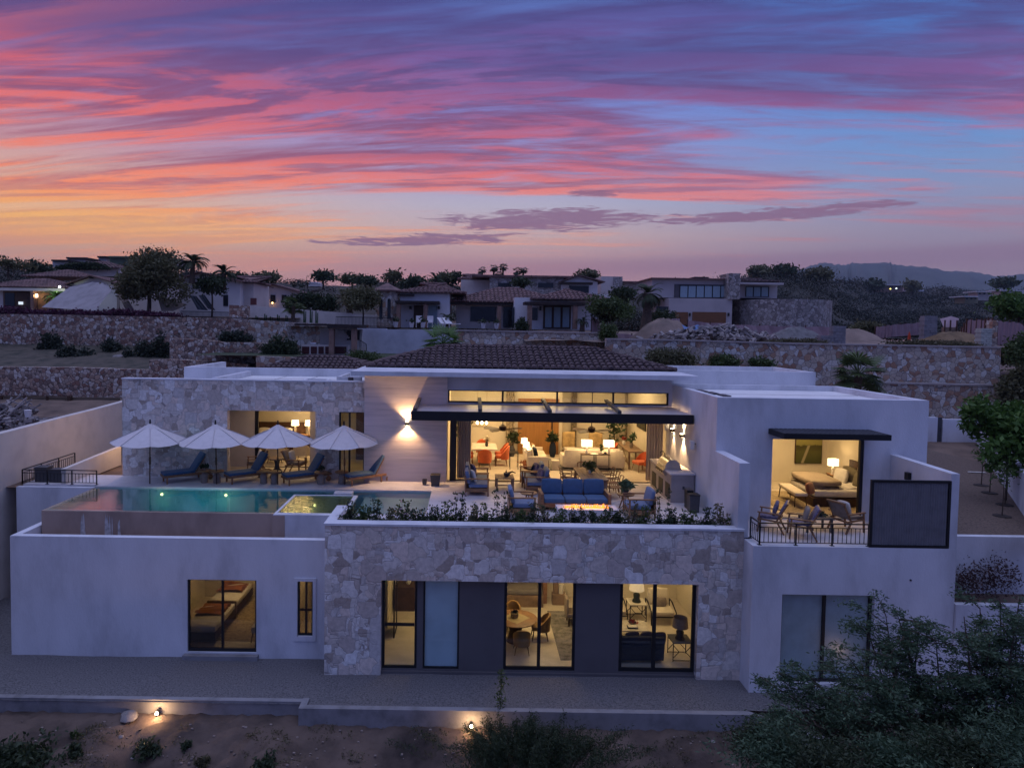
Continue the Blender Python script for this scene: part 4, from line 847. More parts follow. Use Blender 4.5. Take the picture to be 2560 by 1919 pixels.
# upper houses
h = thing('neighbour_house', 'stone and white house with tiled gable on the slope above the hacienda', 'house')
bp('wall', HWALL2, h, 1152, 1260, 700, 745, 88, 8.); hip(h, 1145, 1215, 699, 90, 6., .8, .5); bp('stone_wall', RET3, h, 1224, 1408, 694, 745, 86, 8.); bp('flat_roof', TILE2, h, 1180, 1440, 688, 693, 85.6, 10.)
for x0, x1 in ((1245, 1278), (1345, 1383)): bp('window', DKW, h, x0, x1, 707, 719, 85.9, .1)
gable('gable_wall', HWALL, h, [(1405, 745), (1405, 706), (1447, 690), (1494, 705), (1494, 745)], 85, 6.); slab_roof(h, [(1400, 705), (1447, 689), (1512, 706)], 84.6, 92, .1, TILE2); bp('porch_beam', DKB, h, 1403, 1482, 705, 711, 83.5, 1.); bp('french_window', DKW, h, 1423, 1472, 714, 732, 84.9, .1)
bp('terrace_parapet', HWALL, h, 1440, 1530, 735, 745, 83, .4)
h = thing('neighbour_house', 'cubic block house with stone face beside the tiled gable', 'house'); bp('wall', HWALL2, h, 1502, 1556, 691, 735, 92, 6.); bp('stone_face', RET3, h, 1533, 1556, 692, 720, 91.9, .1); bp('low_wing', HWALL2, h, 1556, 1630, 706, 745, 96, 5.); bp('flat_roof', TILE2, h, 1552, 1640, 703, 707, 95, 7.)
# modern house
h = thing('modern_house', 'pale modern two storey house with wide glazing and wooden garage doors', 'house')
bp('wall', MODW, h, 1630, 1852, 697, 745, 84, 8.); bp('lower_wall', MODW, h, 1672, 1830, 746, 812, 82.6, 9.); bp('balcony_shade_panel', mat('recess_shade_tone', (.11, .10, .11), .9, .1, 1.), h, 1686, 1822, 711, 744, 83.9, .08); bp('roof', TILE2, h, 1628, 1826, 695, 698, 83.4, 9.); bp('roof_plant', DKB, h, 1736, 1772, 692, 695, 86, 2.)  # balcony is a flat dark panel; its shade is put into the colour
wn = bp('window', BLK, h, 1699, 1822, 713, 744, 83.85, .04)
for k in range(6): bp('pane', CURT, wn, 1701 + k * 20.4, 1718.6 + k * 20.4, 715, 743, 83.8, .03)
bp('stone_chimney', RET3, h, 1822, 1850, 683, 748, 82.3, 3.); bp('right_wing_wall', MODW, h, 1850, 1943, 712, 745, 84.4, 7.); bp('roof', MODW, h, 1850, 1960, 706, 711, 82.5, 9.5, 'thin white projecting roof slab'); hip(h, 1852, 1945, 705, 84, 8., .6, .5, TILE)
wn = bp('window', BLK, h, 1864, 1923, 716, 742, 84.3, .04)
for k in range(3): bp('pane', CURT, wn, 1866 + k * 19, 1882 + k * 19, 717.5, 741, 84.25, .03)
for x0, x1 in ((1685, 1720), (1731, 1815)): bp('garage_door', GARAGE, h, x0, x1, 780, 811, 82.5, .06)
for x in (1676, 1723, 1820): bp('wall_light', BLK, h, x, x + 4, 782, 790, 82.4, .15)
bp('carport_shade_panel', DKW, h, 1641, 1671, 766, 780, 82.5, .1)  # flat dark panel, carport shade painted on a solid wall
m = MB(); c = at(1930, 780, 88); P = []
for k in range(13): t_ = PI + PI * k / 12; P.append((c[0] + 5.7 * math.cos(t_), 86 + 6.5 * math.sin(t_)))
m.prism(P + [(c[0] + 5.7, 92), (c[0] - 5.7, 92)], 9, at(1930, 747, 80)[2], 'z'); t = thing('retaining_wall', 'curved grey fieldstone wall under the right wing of the modern house', 'wall'); m.build('wall', RET3, t)
# far valley houses
for i, (x0, x1, yt, yb, Y, lab, mt_) in enumerate(((2160, 2195, 715, 721, 560, 'low flat pale house on the valley rim, left of the lit house', HWALL2), (2200, 2257, 711, 724, 540, 'terracotta coloured lit house on the valley rim', SANDS), (2268, 2310, 714, 722, 550, 'pale blue flat roofed house on the valley rim', HWALL), (2444, 2478, 728, 745, 420, 'pale house with square windows in the valley scrub', HWALL2), (2505, 2560, 725, 742, 400, 'long white house at the right edge of the valley', HWALL), (2412, 2445, 740, 752, 380, 'ochre wall of an unfinished house in the valley', mat('ochre_render', (.30, .26, .16), .9, .1, .2)))):
    h = thing('valley_house', lab, 'house'); a = at((x0 + x1) / 2, yb, Y); u_ = a[0] / Y
    bp('wall', mt_, h, x0, x1, yt + 2, yb + 6, Y, 8.); bp('roof', HWALL, h, x0 - 2, x1 + 2, yt, yt + 2.2, Y - 2, 12.)
    for k in range(3): x = x0 + (x1 - x0) * (k + .35) / 3; bp('window', DKW, h, x, x + (x1 - x0) * .12, yt + 4, yt + 8, Y - .3, .2)
for i, (x, y, c_, lab) in enumerate(((2226, 722, (1., .85, .2), 'yellow lit street lamp in the valley'), (2241, 721, (.8, 1., 1.), 'white lit street lamp in the valley'))):
    a = at(x, y, 500); t = thing('street_lamp', lab, 'street lamp', (a[0], 500, a[2] - 5)); box('pole', BLK, t, -.1, .1, -.1, .1, -2, 5); MB().lathe([(.05, -.5), (.55, 0), (.05, .5)], (0, 0), 8, 5).build('lamp_head', emit_mat('lamp_glow_%s' % ('yellow', 'white')[i], c_, 4.), t)
# ---------------- outdoor kitchen and iron railing ----------------
h = thing('outdoor_kitchen', 'outdoor kitchen counter with dark red doors under the timber pergola', 'kitchen counter')
bp('counter', HWALL2, h, 752, 870, 862, 886, 47.4, .7); bp('rear_wall', HWALL2, h, 800, 905, 822, 886, 49.5, .3)
for x0, x1 in ((755, 773), (777, 792), (796, 809), (813, 822), (834, 866)): bp('cabinet_door', mat('dark_red_door', (.07, .012, .015), .6, .1, 2.), h, x0, x1, 866, 884, 47.35, .05)
m = MB(); a = at(784, 860, 47.6); m.cushion(a[0] - .25, a[0] + .25, 47.45, 47.9, a[2] - .15, a[2] + .15, .12); m.build('grill_hood', STEEL, h, True)
h = thing('pergola', 'dark timber pergola over the outdoor kitchen', 'pergola'); bp('roof', DKB, h, 736, 822, 809, 814, 47., 3.); bp('roof', DKB, h, 818, 898, 811, 820, 46.4, 3.4)
for x0 in (822, 878): bp('column', SANDS, h, x0, x0 + 12, 822, 886, 46.6, .5)
h = thing('garden_stair', 'stone stair with iron handrail beside the outdoor kitchen', 'stair')
for k in range(5): bp('step', HWALL2, h, 836 + k * 5, 860 + k * 3, 826 + k * 4, 829.5 + k * 4, 49.2 - k * .12, .3)
for k in range(4): bp('step', HWALL2, h, 896, 915, 868 + k * 5, 872 + k * 5, 48 - k * .15, .3)
m = MB(); m.bar(at(900, 850, 47.6), at(916, 860, 47.5), .04); m.bar(at(900, 850, 47.6), at(900, 884, 47.6), .04); m.bar(at(916, 860, 47.5), at(916, 886, 47.5), .04)
for k in range(5): x = 903 + k * 2.8; m.bar(at(x, 851 + k * 1.9, 47.55), at(x, 884, 47.55), .02)
m.build('handrail', BLK, h); bp('doorway_shade_panel', BLK, h, 867, 877, 826, 850, 49.3, .1); bp('doorway_shade_panel', BLK, h, 889, 899, 826, 850, 49.3, .1)  # black flat panels paint the darkness inside the doorways
def prail(label, x0, y0, x1, y1, Y, hgt, n):
    t = thing('iron_railing', label, 'railing'); a = Vector(at(x0, y0, Y)); b = Vector(at(x1, y1, Y)); U = Vector((0, 0, hgt)); m = MB(); m.bar(a + U, b + U, .05); m.bar(a + U * .12, b + U * .12, .03); m.build('handrail', BLK, t); m = MB()
    for i in range(n + 1): p = a.lerp(b, i / n); m.bar(p, p + U, .025)
    m.build('balusters', BLK, t)
prail('iron railing along the hacienda terrace above the outdoor kitchen', 840, 816, 985, 819, 52.4, .75, 42)
prail('iron railing at the foot of the tall white gabled house', 452, 793, 572, 796, 55.6, .5, 40)
# ---------------- construction plot ----------------
def mound(name, label, cat, px, py, Y, rx, ry, h_, mt, seed, kind=None):
    a = at(px, py, Y); m = MB(); rg = random.Random(seed); NR, NA = 9, 26
    m.v.append((0, 0, h_))
    for j in range(1, NR + 1):
        for i in range(NA):
            th = 2 * PI * i / NA; r = j / NR; z = h_ * (1 - r * r) ** 1.5 * (1 + .25 * math.sin(th * 3 + seed) * r) + rg.uniform(-.07, .07) * h_
            m.v.append((rx * r * math.cos(th) * (1 + .12 * math.sin(2 * th + seed)), ry * r * math.sin(th), max(-.1, z) if j < NR else -.15))
    m.f = [(0, 1 + i, 1 + (i + 1) % NA) for i in range(NA)] + [(1 + (j - 1) * NA + i, 1 + j * NA + i, 1 + j * NA + (i + 1) % NA, 1 + (j - 1) * NA + (i + 1) % NA) for j in range(1, NR) for i in range(NA)]
    o = m.build(name, mt, None, True); o.location = (a[0], Y, 9.5); return tag(o, label, cat)
mound('earth_mound', 'brown earth mound left of the rubble heap', 'mound', 1660, 830, 50, 2.6, 2., 1.5, DIRT2, 1); mound('gravel_mound', 'grey gravel mound in front of the curved stone wall', 'mound', 1985, 835, 52, 2.4, 2., 1.05, mat('grey_gravel_pile', (.17, .16, .16), .95, .2, 3., .5, 30.), 2)
mound('earth_mound', 'pale earth mound behind the concrete block stub', 'mound', 2125, 835, 54, 2.6, 2.2, 1.0, DIRT2, 3); mound('earth_mound', 'tawny grassy mound at the right end of the plot', 'mound', 2380, 850, 47, 3.0, 1.8, .85, mat('tawny_earth', (.20, .13, .07), .95, .25, 1.4, .5, 12.), 4)
rng_ = random.Random(12); RUBM = mat('broken_rubble', (.30, .26, .25), .9, .4, .8, .3, 10., col2=(.09, .08, .08)); m = MB()
for k in range(520):
    u = rng_.gauss(0, .36); X0, Y0 = u * 5.2, rng_.gauss(0, .8); hh = max(.05, 1.15 * math.exp(-(u * 1.2) ** 2) * (1 - abs(Y0) / 3)); s_ = rng_.uniform(.06, .26); n0 = len(m.v); a_ = (X0, Y0, rng_.uniform(0, hh)); m.box(-s_, s_, -s_ * .7, s_ * .7, -s_ * .35, s_ * .35)
    m.rot('X', rng_.uniform(-1, 1), start=n0); m.rot('Y', rng_.uniform(-.8, .8), start=n0); m.rot('Z', rng_.uniform(0, 3), start=n0); m.mv(*a_, start=n0)
o = m.build('rubble_heap', RUBM); a = at(1790, 842, 47.5); o.location = (a[0], 47.5, 9.5); tag(o, 'long heap of broken concrete rubble on the building plot', 'rubble', kind='stuff')
t = thing('blue_tarpaulin', 'blue tarpaulin lying on the rubble heap', 'tarpaulin', (0, 0, 0)); a = at(1742, 815, 47.3); m = MB(); m.v = [(a[0] - .9 + .36 * i, 47.2 + .3 * j, a[2] + .12 * math.sin(i * 1.9 + j) - .12 * (2 - j)) for j in range(3) for i in range(6)]; m.f = [(j * 6 + i, j * 6 + i + 1, (j + 1) * 6 + i + 1, (j + 1) * 6 + i) for j in range(2) for i in range(5)]; m.build('sheet', mat('blue_plastic', (.05, .14, .35), .4, .1, 3.), t)
BLOCK = mat('grey_concrete_blocks', (.25, .24, .26), .9, .15, 2., .2, 20.)
def blockcol(label, x0, x1, yt, Y, rows_, cols, mt=None, lean=0):
    a = at(x0, yt, Y); b = at(x1, yt, Y); z0 = 9.45; hgt = (a[2] - z0) / rows_; w_ = (b[0] - a[0]) / cols; t = thing('block_stack', label, 'block stack', (a[0], Y, z0)); m = MB()
    for r in range(rows_):
        for c in range(cols): s_ = w_ * .5 if r % 2 else 0; m.box(max(0, c * w_ + s_ + .01), min(cols * w_, (c + 1) * w_ + s_ - .01), random.uniform(0, .03), .6, r * hgt + .008, (r + 1) * hgt - .008)
    m.box(.03, cols * w_ - .03, .05, .55, 0, rows_ * hgt - .02); m.build('blocks', mt or BLOCK, t)
blockcol('tall stack of grey concrete blocks in the middle of the plot', 2312, 2345, 789, 47., 12, 3); blockcol('low stack of grey concrete blocks beside the gravel mound', 2084, 2116, 814, 44.5, 6, 3); blockcol('short stub of blocks left of the low grey stack', 2052, 2084, 838, 44.3, 3, 3)
blockcol('pale block pier at the right end of the fieldstone wall', 2454, 2482, 820, 43., 8, 2, mat('pale_block_wall', (.46, .47, .42), .9, .1, 2.)); blockcol('narrow stone faced pier behind the pale block pier', 2482, 2496, 800, 43.2, 10, 1, RET2)
NET = mat('pink_shade_netting', (.36, .25, .27), .9, .1, .8, 0)
def net(label, pts, Y0, Y1, hgt, npost=6):
    t = thing('netting_fence', label, 'fence'); n = len(pts); m = MB(); K = 28; P = []
    for i in range(K + 1):
        f = i / K * (n - 1); k = min(int(f), n - 2); f -= k; px = pts[k][0] * (1 - f) + pts[k + 1][0] * f; py = pts[k][1] * (1 - f) + pts[k + 1][1] * f; Y = Y0 + (Y1 - Y0) * i / K; P.append(Vector(at(px, py, Y)))
    for i, p in enumerate(P): q = .06 * math.sin(i * 2.1); m.v += [(p.x, p.y + q, p.z + .04 * math.sin(i * 1.3)), (p.x, p.y - q, p.z - hgt)]
    m.f = [(2 * i, 2 * i + 2, 2 * i + 3, 2 * i + 1) for i in range(K)]; m.build('netting', NET, t)
    for i in range(npost): p = P[int(i * K / max(1, npost - 1))]; MB().bar(p + Vector((0, .08, .12)), p + Vector((0, .08, -hgt - .1)), .09).build('post', WOODD, t)
net('pink netting fence across the back of the plot', [(2190, 818), (2230, 812), (2310, 806)], 64, 62, 1.1, 4); net('torn pink netting fence left of the earth mound', [(1480, 790), (1530, 830), (1600, 840), (1660, 800), (1700, 795)], 52, 56, 1.2, 8); net('pink netting fence below the modern house', [(1720, 802), (1850, 812), (1950, 815), (2090, 818)], 60, 60, .8, 7)
net('pale netting fence on timber posts near the block pier', [(2400, 830), (2420, 800), (2460, 800), (2484, 798)], 49, 46, 1.6, 10); net('white netting fence at the right edge of the plot', [(2496, 803), (2545, 806), (2590, 830)], 46, 45, 2.0, 4)
t = thing('wooden_shelter', 'small pink roofed wooden shelter on the plot', 'shelter'); bp('wall', WOODG, t, 2360, 2394, 818, 836, 56, .3)
m = MB(); P = [at(*q) for q in ((2350, 797, 57), (2378, 790, 57), (2398, 796, 57), (2388, 820, 56), (2360, 820, 56))]; m.add(P, [(0, 1, 2, 3, 4)]); m.build('roof_cloth', NET, t)
for x in (2362, 2376, 2392): bp('post', WOODD, t, x, x + 2, 800, 836, 55.9, .1)
a = at(2273, 845, 50); t = thing('traffic_cone', 'tall thin orange marker on the pale plot ground', 'marker', (a[0], 50, 9.5)); MB().lathe([(.18, 0), (.12, .1), (.09, .6), (.02, .85)], (0, 0), 8).build('cone', mat('orange_plastic', (.5, .06, .02), .5, .1, 2.), t)
# shade cloths at the left house
CLOTH = mat('grey_shade_cloth', (.30, .27, .28), .9, .12, .7, .2, 6., stretch=(3, 1, 1)); CLOTHT = mat('tan_shade_cloth', (.26, .20, .17), .9, .1, .8)
def cloth(label, quad, Y0, Y1, mt, n=12, sag=.5):
    t = thing('shade_cloth', label, 'awning'); m = MB(); A, B, C_, D = [Vector(at(x, y, Y)) for (x, y), Y in zip(quad, (Y0, Y0, Y1, Y1))]
    for j in range(n + 1):
        for i in range(n + 1): u, v = i / n, j / n; p = (A * (1 - u) + B * u) * (1 - v) + (D * (1 - u) + C_ * u) * v; p.z -= sag * math.sin(PI * u) * math.sin(PI * v) * 1. ; p.y += .12 * math.sin(u * 17); m.v.append(tuple(p))
    m.f = [(j * (n + 1) + i, j * (n + 1) + i + 1, (j + 1) * (n + 1) + i + 1, (j + 1) * (n + 1) + i) for j in range(n) for i in range(n)]; m.build('cloth', mt, t, True)
cloth('large grey shade cloth stretched in front of the lit left house', [(104, 768), (240, 776), (286, 718), (176, 716)], 58.5, 64, CLOTH, sag=.25); cloth('upper peak of the grey shade cloth', [(174, 717), (286, 718), (262, 708), (226, 704)], 64, 65, CLOTH, sag=.05)
cloth('tan shade cloth hanging right of the grey one', [(318, 782), (342, 782), (302, 716), (286, 719)], 59, 63, CLOTHT, sag=.2); cloth('tan triangular cloth under the big dark tree', [(404, 778), (434, 778), (470, 762), (392, 738)], 59, 61, CLOTHT, sag=.1)
cloth('navy shade sail, left strip by the white gabled house', [(494, 774), (522, 776), (492, 740), (474, 738)], 59, 61, NAVY, sag=.1); cloth('navy shade sail, right strip by the white gabled house', [(520, 772), (540, 776), (512, 736), (496, 738)], 59.3, 61.3, NAVY, sag=.1)
# rubble beyond the left boundary wall, chain fence
m = MB(); rng_ = random.Random(3)
for k in range(220):
    u = rng_.gauss(0, .4); n0 = len(m.v); L_ = rng_.uniform(.2, 1.0); m.box(-L_, L_, -.05, .05, -.03, .03) if k % 2 else m.box(-.15, .15, -.12, .12, -.08, .08); m.rot('Y', rng_.uniform(-.8, .8), start=n0); m.rot('Z', rng_.uniform(0, 3), start=n0); m.mv(u * 2.6, rng_.gauss(0, .5), rng_.uniform(0, 1.3 * math.exp(-(u * 1.5) ** 2)), start=n0)
o = m.build('scrap_heap', RUBM); a = at(45, 1050, 34); o.location = (a[0] - .6, 34, 4.75); tag(o, 'heap of scrap timber and rubble behind the left boundary wall', 'scrap', kind='stuff')
t = thing('scrap_bucket', 'white bucket on top of the scrap heap', 'bucket', (at(70, 1040, 33.6)[0], 33.6, at(70, 1042, 33.6)[2])); MB().lathe([(.13, 0), (.17, .35), (.15, .35)], (0, 0), 12).build('bucket', HWALL, t)
t = thing('mesh_fence', 'rusty mesh fence on posts below the left retaining wall', 'fence')
for x in (4, 62, 118, 174): a = at(x, 990, 44); b = at(x, 1046, 44); MB().bar(a, b, .12 if x < 170 else .22).build('post', WOODD, t)
m = MB(); m.bar(at(-20, 989, 44), at(176, 990, 44), .04); m.bar(at(-20, 1026, 44), at(176, 1027, 44), .03); m.bar(at(118, 1026, 44), at(165, 1000, 44), .04)
m.build('rails', WOODD, t); bp('mesh_panel', mat('tan_windbreak_mesh', (.16, .12, .085), .95, .1, 1.), t, -30, 300, 992, 1050, 44.2, .03)
# ---------------- terrace furniture ----------------
TZ = 4.2
def g(px, py, z=TZ): p = onz(px, py, z); return (p[0], p[1], z)
# parasols
um = thing('parasol', 'cream canvas parasol, leftmost of the four by the pool', 'parasol', (0, 0, 0), 0, 'parasols along the pool')
m = MB(); m.tube([(0, 0, 0), (0, 0, 2.22)], .022, 10); m.tube([(0, 0, .72), (0, 0, 1.0)], .036, 10); m.build('pole', WOODD, um, True)
m = MB(); m.tube([(0, 0, 2.22), (0, 0, 2.40)], .04, 8, .025); m.build('finial', BLK, um)
def canopy(R_, z0, z1, r0, n=8):
    m = MB(); K = 5; J = 3
    for s_ in range(n):
        a0, a1 = 2 * PI * s_ / n + PI / 8, 2 * PI * (s_ + 1) / n + PI / 8; base_ = len(m.v)
        for k in range(K + 1):
            t_ = k / K; r = r0 + (R_ - r0) * t_
            for j in range(J + 1):
                u = j / J; p = Vector((math.cos(a0), math.sin(a0), 0)) * (1 - u) + Vector((math.cos(a1), math.sin(a1), 0)) * u
                dip = .10 * math.sin(PI * u) * t_; m.v.append((p.x * r, p.y * r, z1 + (z0 - z1) * (t_ ** 1.12) - dip * .8 + .02 * math.sin(PI * u)))
        m.f += [(base_ + k * (J + 1) + j, base_ + (k + 1) * (J + 1) + j, base_ + (k + 1) * (J + 1) + j + 1, base_ + k * (J + 1) + j + 1) for k in range(K) for j in range(J)]
    return m
canopy(1.34, 1.60, 2.10, .18).build('canopy', UMB, um, True); canopy(.36, 2.06, 2.24, .02).build('vent_flap', UMB, um, True)
m = MB()
for k in range(8):
    a = 2 * PI * k / 8 + PI / 8; m.tube([(r * math.cos(a), r * math.sin(a), 2.10 - .5 * ((r - .18) / 1.16) ** 1.12 + .012) for r in (.2, .5, .8, 1.1, 1.34)], .011, 5)
m.build('seam_piping', mat('parasol_piping', (.50, .46, .47), .8, .1, 5.), um)
m = MB()
for k in range(8): a = 2 * PI * k / 8 + PI / 8; m.bar((0, 0, 1.75), (.75 * math.cos(a), .75 * math.sin(a), 1.84), .015)
m.build('ribs', WOODD, um)
UL = ['cream canvas parasol, leftmost of the four by the pool', 'cream canvas parasol, second from the left by the pool', 'cream canvas parasol in front of the bedroom loggia, third from the left', 'cream canvas parasol nearest the travertine wall']
for i, px in enumerate((374.5, 541.5, 694, 862)):
    q = g(px, 1208.5 + i * .8); o = um if i == 0 else dup(um, label=UL[i]); o.location = (q[0], q[1], TZ); o.rotation_euler = ((0, .012, -.01, .008)[i], (.01, -.012, .0, -.02)[i], (.05, -.13, .12, .2)[i])
# sun loungers
sl = thing('sun_lounger', 'blue cushioned teak lounger under the leftmost parasol', 'sun lounger', (0, 0, 0), 0, 'teak sun loungers along the pool')
m = MB(); m.box(0, 1.95, -.33, -.27, .24, .32); m.box(0, 1.95, .27, .33, .24, .32); m.box(0, .05, -.27, .27, .24, .32)
for k in range(8): m.box(.1 + k * .15, .18 + k * .15, -.27, .27, .27, .29)
m.box(1.9, 1.95, -.27, .27, .24, .32); m.build('frame', WOOD, sl)
for x, y in ((.12, -.3), (.12, .3), (1.5, -.3), (1.5, .3)): MB().box(x - .03, x + .03, y - .025, y + .025, 0, .24).build('leg', WOOD, sl)
for y in (-.36, .34): MB().tube([(1.8, y, .11), (1.8, y + .02, .11)], .11, 14).build('wheel', WOOD, sl)
m = MB(); m.bar((1.8, -.3, .24), (1.8, -.3, .08), .04); m.bar((1.8, .3, .24), (1.8, .3, .08), .04); m.build('wheel_strut', WOOD, sl)
MB().cushion(0., 1.22, -.32, .32, .32, .44, .04, .02).build('seat_cushion', BLUE, sl, True)
m = MB(); m.cushion(0, .84, -.32, .32, 0, .12, .04, .02).rot('Y', math.radians(-56)).mv(1.2, 0, .34); m.build('back_cushion', BLUE, sl, True)
m = MB(); m.bar((1.2, -.3, .3), (1.62, -.3, .95), .04, .03); m.bar((1.2, .3, .3), (1.62, .3, .95), .04, .03); m.bar((1.4, 0, .62), (1.75, 0, .3), .04, .03); m.build('back_frame', WOOD, sl)
SLL = ['blue cushioned teak lounger under the leftmost parasol', 'blue cushioned teak lounger between the second and third parasols', 'blue cushioned teak lounger in front of the loggia chairs', 'blue cushioned teak lounger beside the travertine wall, standing alone at the right']
for i, (px, py) in enumerate(((400, 1210), (562, 1211), (706, 1214), (862, 1215))):
    q = g(px, py); o = sl if i == 0 else dup(sl, label=SLL[i]); o.location = (q[0], q[1] + .18, TZ); o.scale = (.92, .92, .95); o.rotation_euler = (0, 0, math.radians((37, 40, 36, 38)[i]))
# stool tables by the loungers
st = thing('side_table', 'small round topped table, first from the left, behind the first lounger', 'side table', (0, 0, 0), 0, 'round side tables between the loungers')
m = MB(); m.lathe([(.24, .42), (.26, .44), (.26, .46), (.24, .475)], n=20); m.build('table_top', WOOD, st, True)
m = MB(); m.lathe([(.12, 0), (.135, .02), (.13, .12), (.14, .2), (.13, .3), (.09, .34), (.09, .42)], n=14); m.build('base', TAUPE, st, True)
STL = ['small round topped table, first from the left, behind the first lounger', 'small round topped table beside the second parasol pole', 'small round topped table right of the second lounger', 'small round topped table left of the third parasol pole', 'small round topped table with a plant between the loggia and the narrow door', 'small round topped table beside the fourth parasol pole']
for i, (px, py) in enumerate(((509, 1207), (540, 1208), (657, 1209), (684, 1210), (801, 1211), (853, 1210))):
    q = g(px, py); o = st if i == 0 else dup(st, label=STL[i]); o.location = (q[0], q[1] + .1, TZ)
    if i in (0, 4):
        t = thing('potted_plant', ('small potted plant on the first round side table', 'small potted plant on the side table by the narrow door')[i // 4], 'potted plant', (q[0], q[1] + .1, TZ + .476)); MB().lathe([(.05, 0), (.07, .08), (.06, .08)], n=10).build('pot', TAUPE, t); V_, N_ = leaves(np.random.default_rng(i), [(0, 0, .13)], .09, 30, (.06, .06, .03)); leaf_obj('leaves', V_, N_, LEAFD, t)
# loggia chairs
def pillow(m, x, y, z, w_=.42, h_=.42, d=.13, ry=0., rz=0., rx=-.25):
    n0 = len(m.v); m.cushion(-w_ / 2, w_ / 2, -d / 2, d / 2, 0, h_, .06, .12); m.rot('X', rx, start=n0); m.rot('Z', rz, start=n0); m.mv(x, y, z, start=n0); return m
def armchair_wood(label, loc, rz, seatm, pilm, group, name='armchair', w_=.62):
    t = thing(name, label, 'chair', loc, rz, group); m = MB(); h = w_ / 2
    m.bar((-h, -.3, .4), (-h, .32, .36), .04, .05).bar((h, -.3, .4), (h, .32, .36), .04, .05).bar((-h, -.3, .38), (h, -.3, .38), .04, .05).bar((-h, .3, .34), (h, .3, .34), .04, .05); m.build('frame', WOOD, t)
    for sx_ in (-1, 1):
        MB().bar((sx_ * h, -.3, 0), (sx_ * h, -.26, .6), .045).build('leg', WOOD, t); MB().bar((sx_ * h, .42, 0), (sx_ * h, .2, .4), .045).build('leg', WOOD, t)
        MB().bar((sx_ * h, -.32, .6), (sx_ * h, .38, .58), .07, .03).build('armrest', WOOD, t); MB().bar((sx_ * (h - .03), .2, .36), (sx_ * (h - .06), .5, .92), .045).build('back_post', WOOD, t)
    m = MB(); m.bar((-h, .49, .9), (h, .49, .9), .04, .06); m.bar((-h + .05, .36, .65), (h - .05, .36, .65), .03, .05); m.build('back_rail', WOOD, t)
    MB().cushion(-h + .04, h - .04, -.3, .28, .4, .5, .04, .03).build('seat_cushion', seatm, t, True)
    m = MB(); m.cushion(-h + .05, h - .05, -.05, .05, 0, .5, .04, .05).rot('X', -.42).mv(0, .26, .47); m.build('back_cushion', seatm, t, True)
    if pilm: pillow(MB(), 0, .1, .5).build('pillow', pilm, t, True)
    return t
q = g(636, 1182); armchair_wood('wooden armchair with tan cushions at the left of the loggia table', (q[0], q[1] + .1, TZ), PI / 2 + .3 + PI, TAUPE, LINEN, 'wooden armchairs in the loggia')
q = g(738, 1184); armchair_wood('wooden armchair with tan cushions at the right of the loggia table', (q[0], q[1] + .1, TZ), -PI / 2 - .2 + PI, TAUPE, LINEN, 'wooden armchairs in the loggia')
q = g(689, 1184); t = thing('pedestal_table', 'round pedestal table between the loggia armchairs', 'table', (q[0], q[1] + .2, TZ)); MB().lathe([(.34, .56), (.36, .58), (.36, .61), (.33, .62)], n=20).build('table_top', WOODG, t, True); MB().lathe([(.2, 0), (.22, .06), (.1, .2), (.08, .35), (.12, .5), (.2, .56)], n=14).build('base', GREYM, t, True)
def tubchair(label, x, y, rz, mt, group, legm=WOODD, h=.78, w_=.6):
    t = thing('upholstered_chair', label, 'chair', (x, y, TZ), rz, group); h2 = w_ / 2; MB().cushion(-h2 + .05, h2 - .05, -.3, .22, .3, .46, .05, .03).build('seat', mt, t, True)
    m = MB(); pr = []
    for k in range(13):
        a = -.2 + (PI + .4) * k / 12; pr.append((h2 * math.cos(a), .0 + .3 * math.sin(a) if math.sin(a) > 0 else .3 * math.sin(a), .5 + (h - .5) * max(0, math.sin(a)) ** .6))
    for (x_, y_, z_) in pr: m.v += [(x_, y_, .28), (x_ * 1.06, y_ * 1.08, z_), (x_ * .88, y_ * .86, z_), (x_ * .86, y_ * .84, .3)]
    for k in range(12):
        for j in range(4): m.f.append((4 * k + j, 4 * k + (j + 1) % 4, 4 * k + 4 + (j + 1) % 4, 4 * k + 4 + j))
    m.f += [(3, 2, 1, 0), (48, 49, 50, 51)]; m.build('backrest', mt, t, True)
    for sx_ in (-1, 1):
        for sy in (-1, 1): MB().tube([(sx_ * h2 * .65, sy * .2 - .04, .3), (sx_ * h2 * .85, sy * .25 - .04, 0)], .022, 6, .013).build('leg', legm, t)
    return t
q = g(690, 1155); tubchair('beige curved back armchair inside the left bedroom, left one', q[0], q[1], PI, CREAM, 'armchairs in the left bedroom', h=.85, w_=.75); q = g(755, 1153); tubchair('beige curved back armchair inside the left bedroom, right one', q[0], q[1], PI - .15, CREAM, 'armchairs in the left bedroom', h=.85, w_=.75)
# left bedroom bed + lamps
b = thing('bed', 'bed with dark wood headboard and white pillows in the left bedroom', 'bed', (-9.1, 31.2, TZ)); box('headboard', WOODD, b, -1.0, 1.35, 1.1, 1.2, 0, 1.35); box('base', WOODD, b, -.9, .9, -1., 1.1, .1, .35); MB().cushion(-.9, .9, -1., 1.1, .35, .62, .08, .02).build('mattress', LINEN, b, True); MB().cushion(-.93, .93, -1.03, -.2, .38, .66, .05, .02).build('throw', TAUPE, b, True)
for x in (-.55, .0, .5): pillow(MB(), x, .9, .6, .55, .5, .16, rx=-.3).build('pillow', LINEN, b, True)
t = thing('console_cabinet', 'dark wood cabinet under the two lamps in the left bedroom', 'cabinet', (-7.5, 31.9, TZ)); box('cabinet', WOODD, t, -.75, .7, -.25, .3, .1, .80); box('cabinet_top', WOOD, t, -.78, .73, -.28, .33, .8, .84)
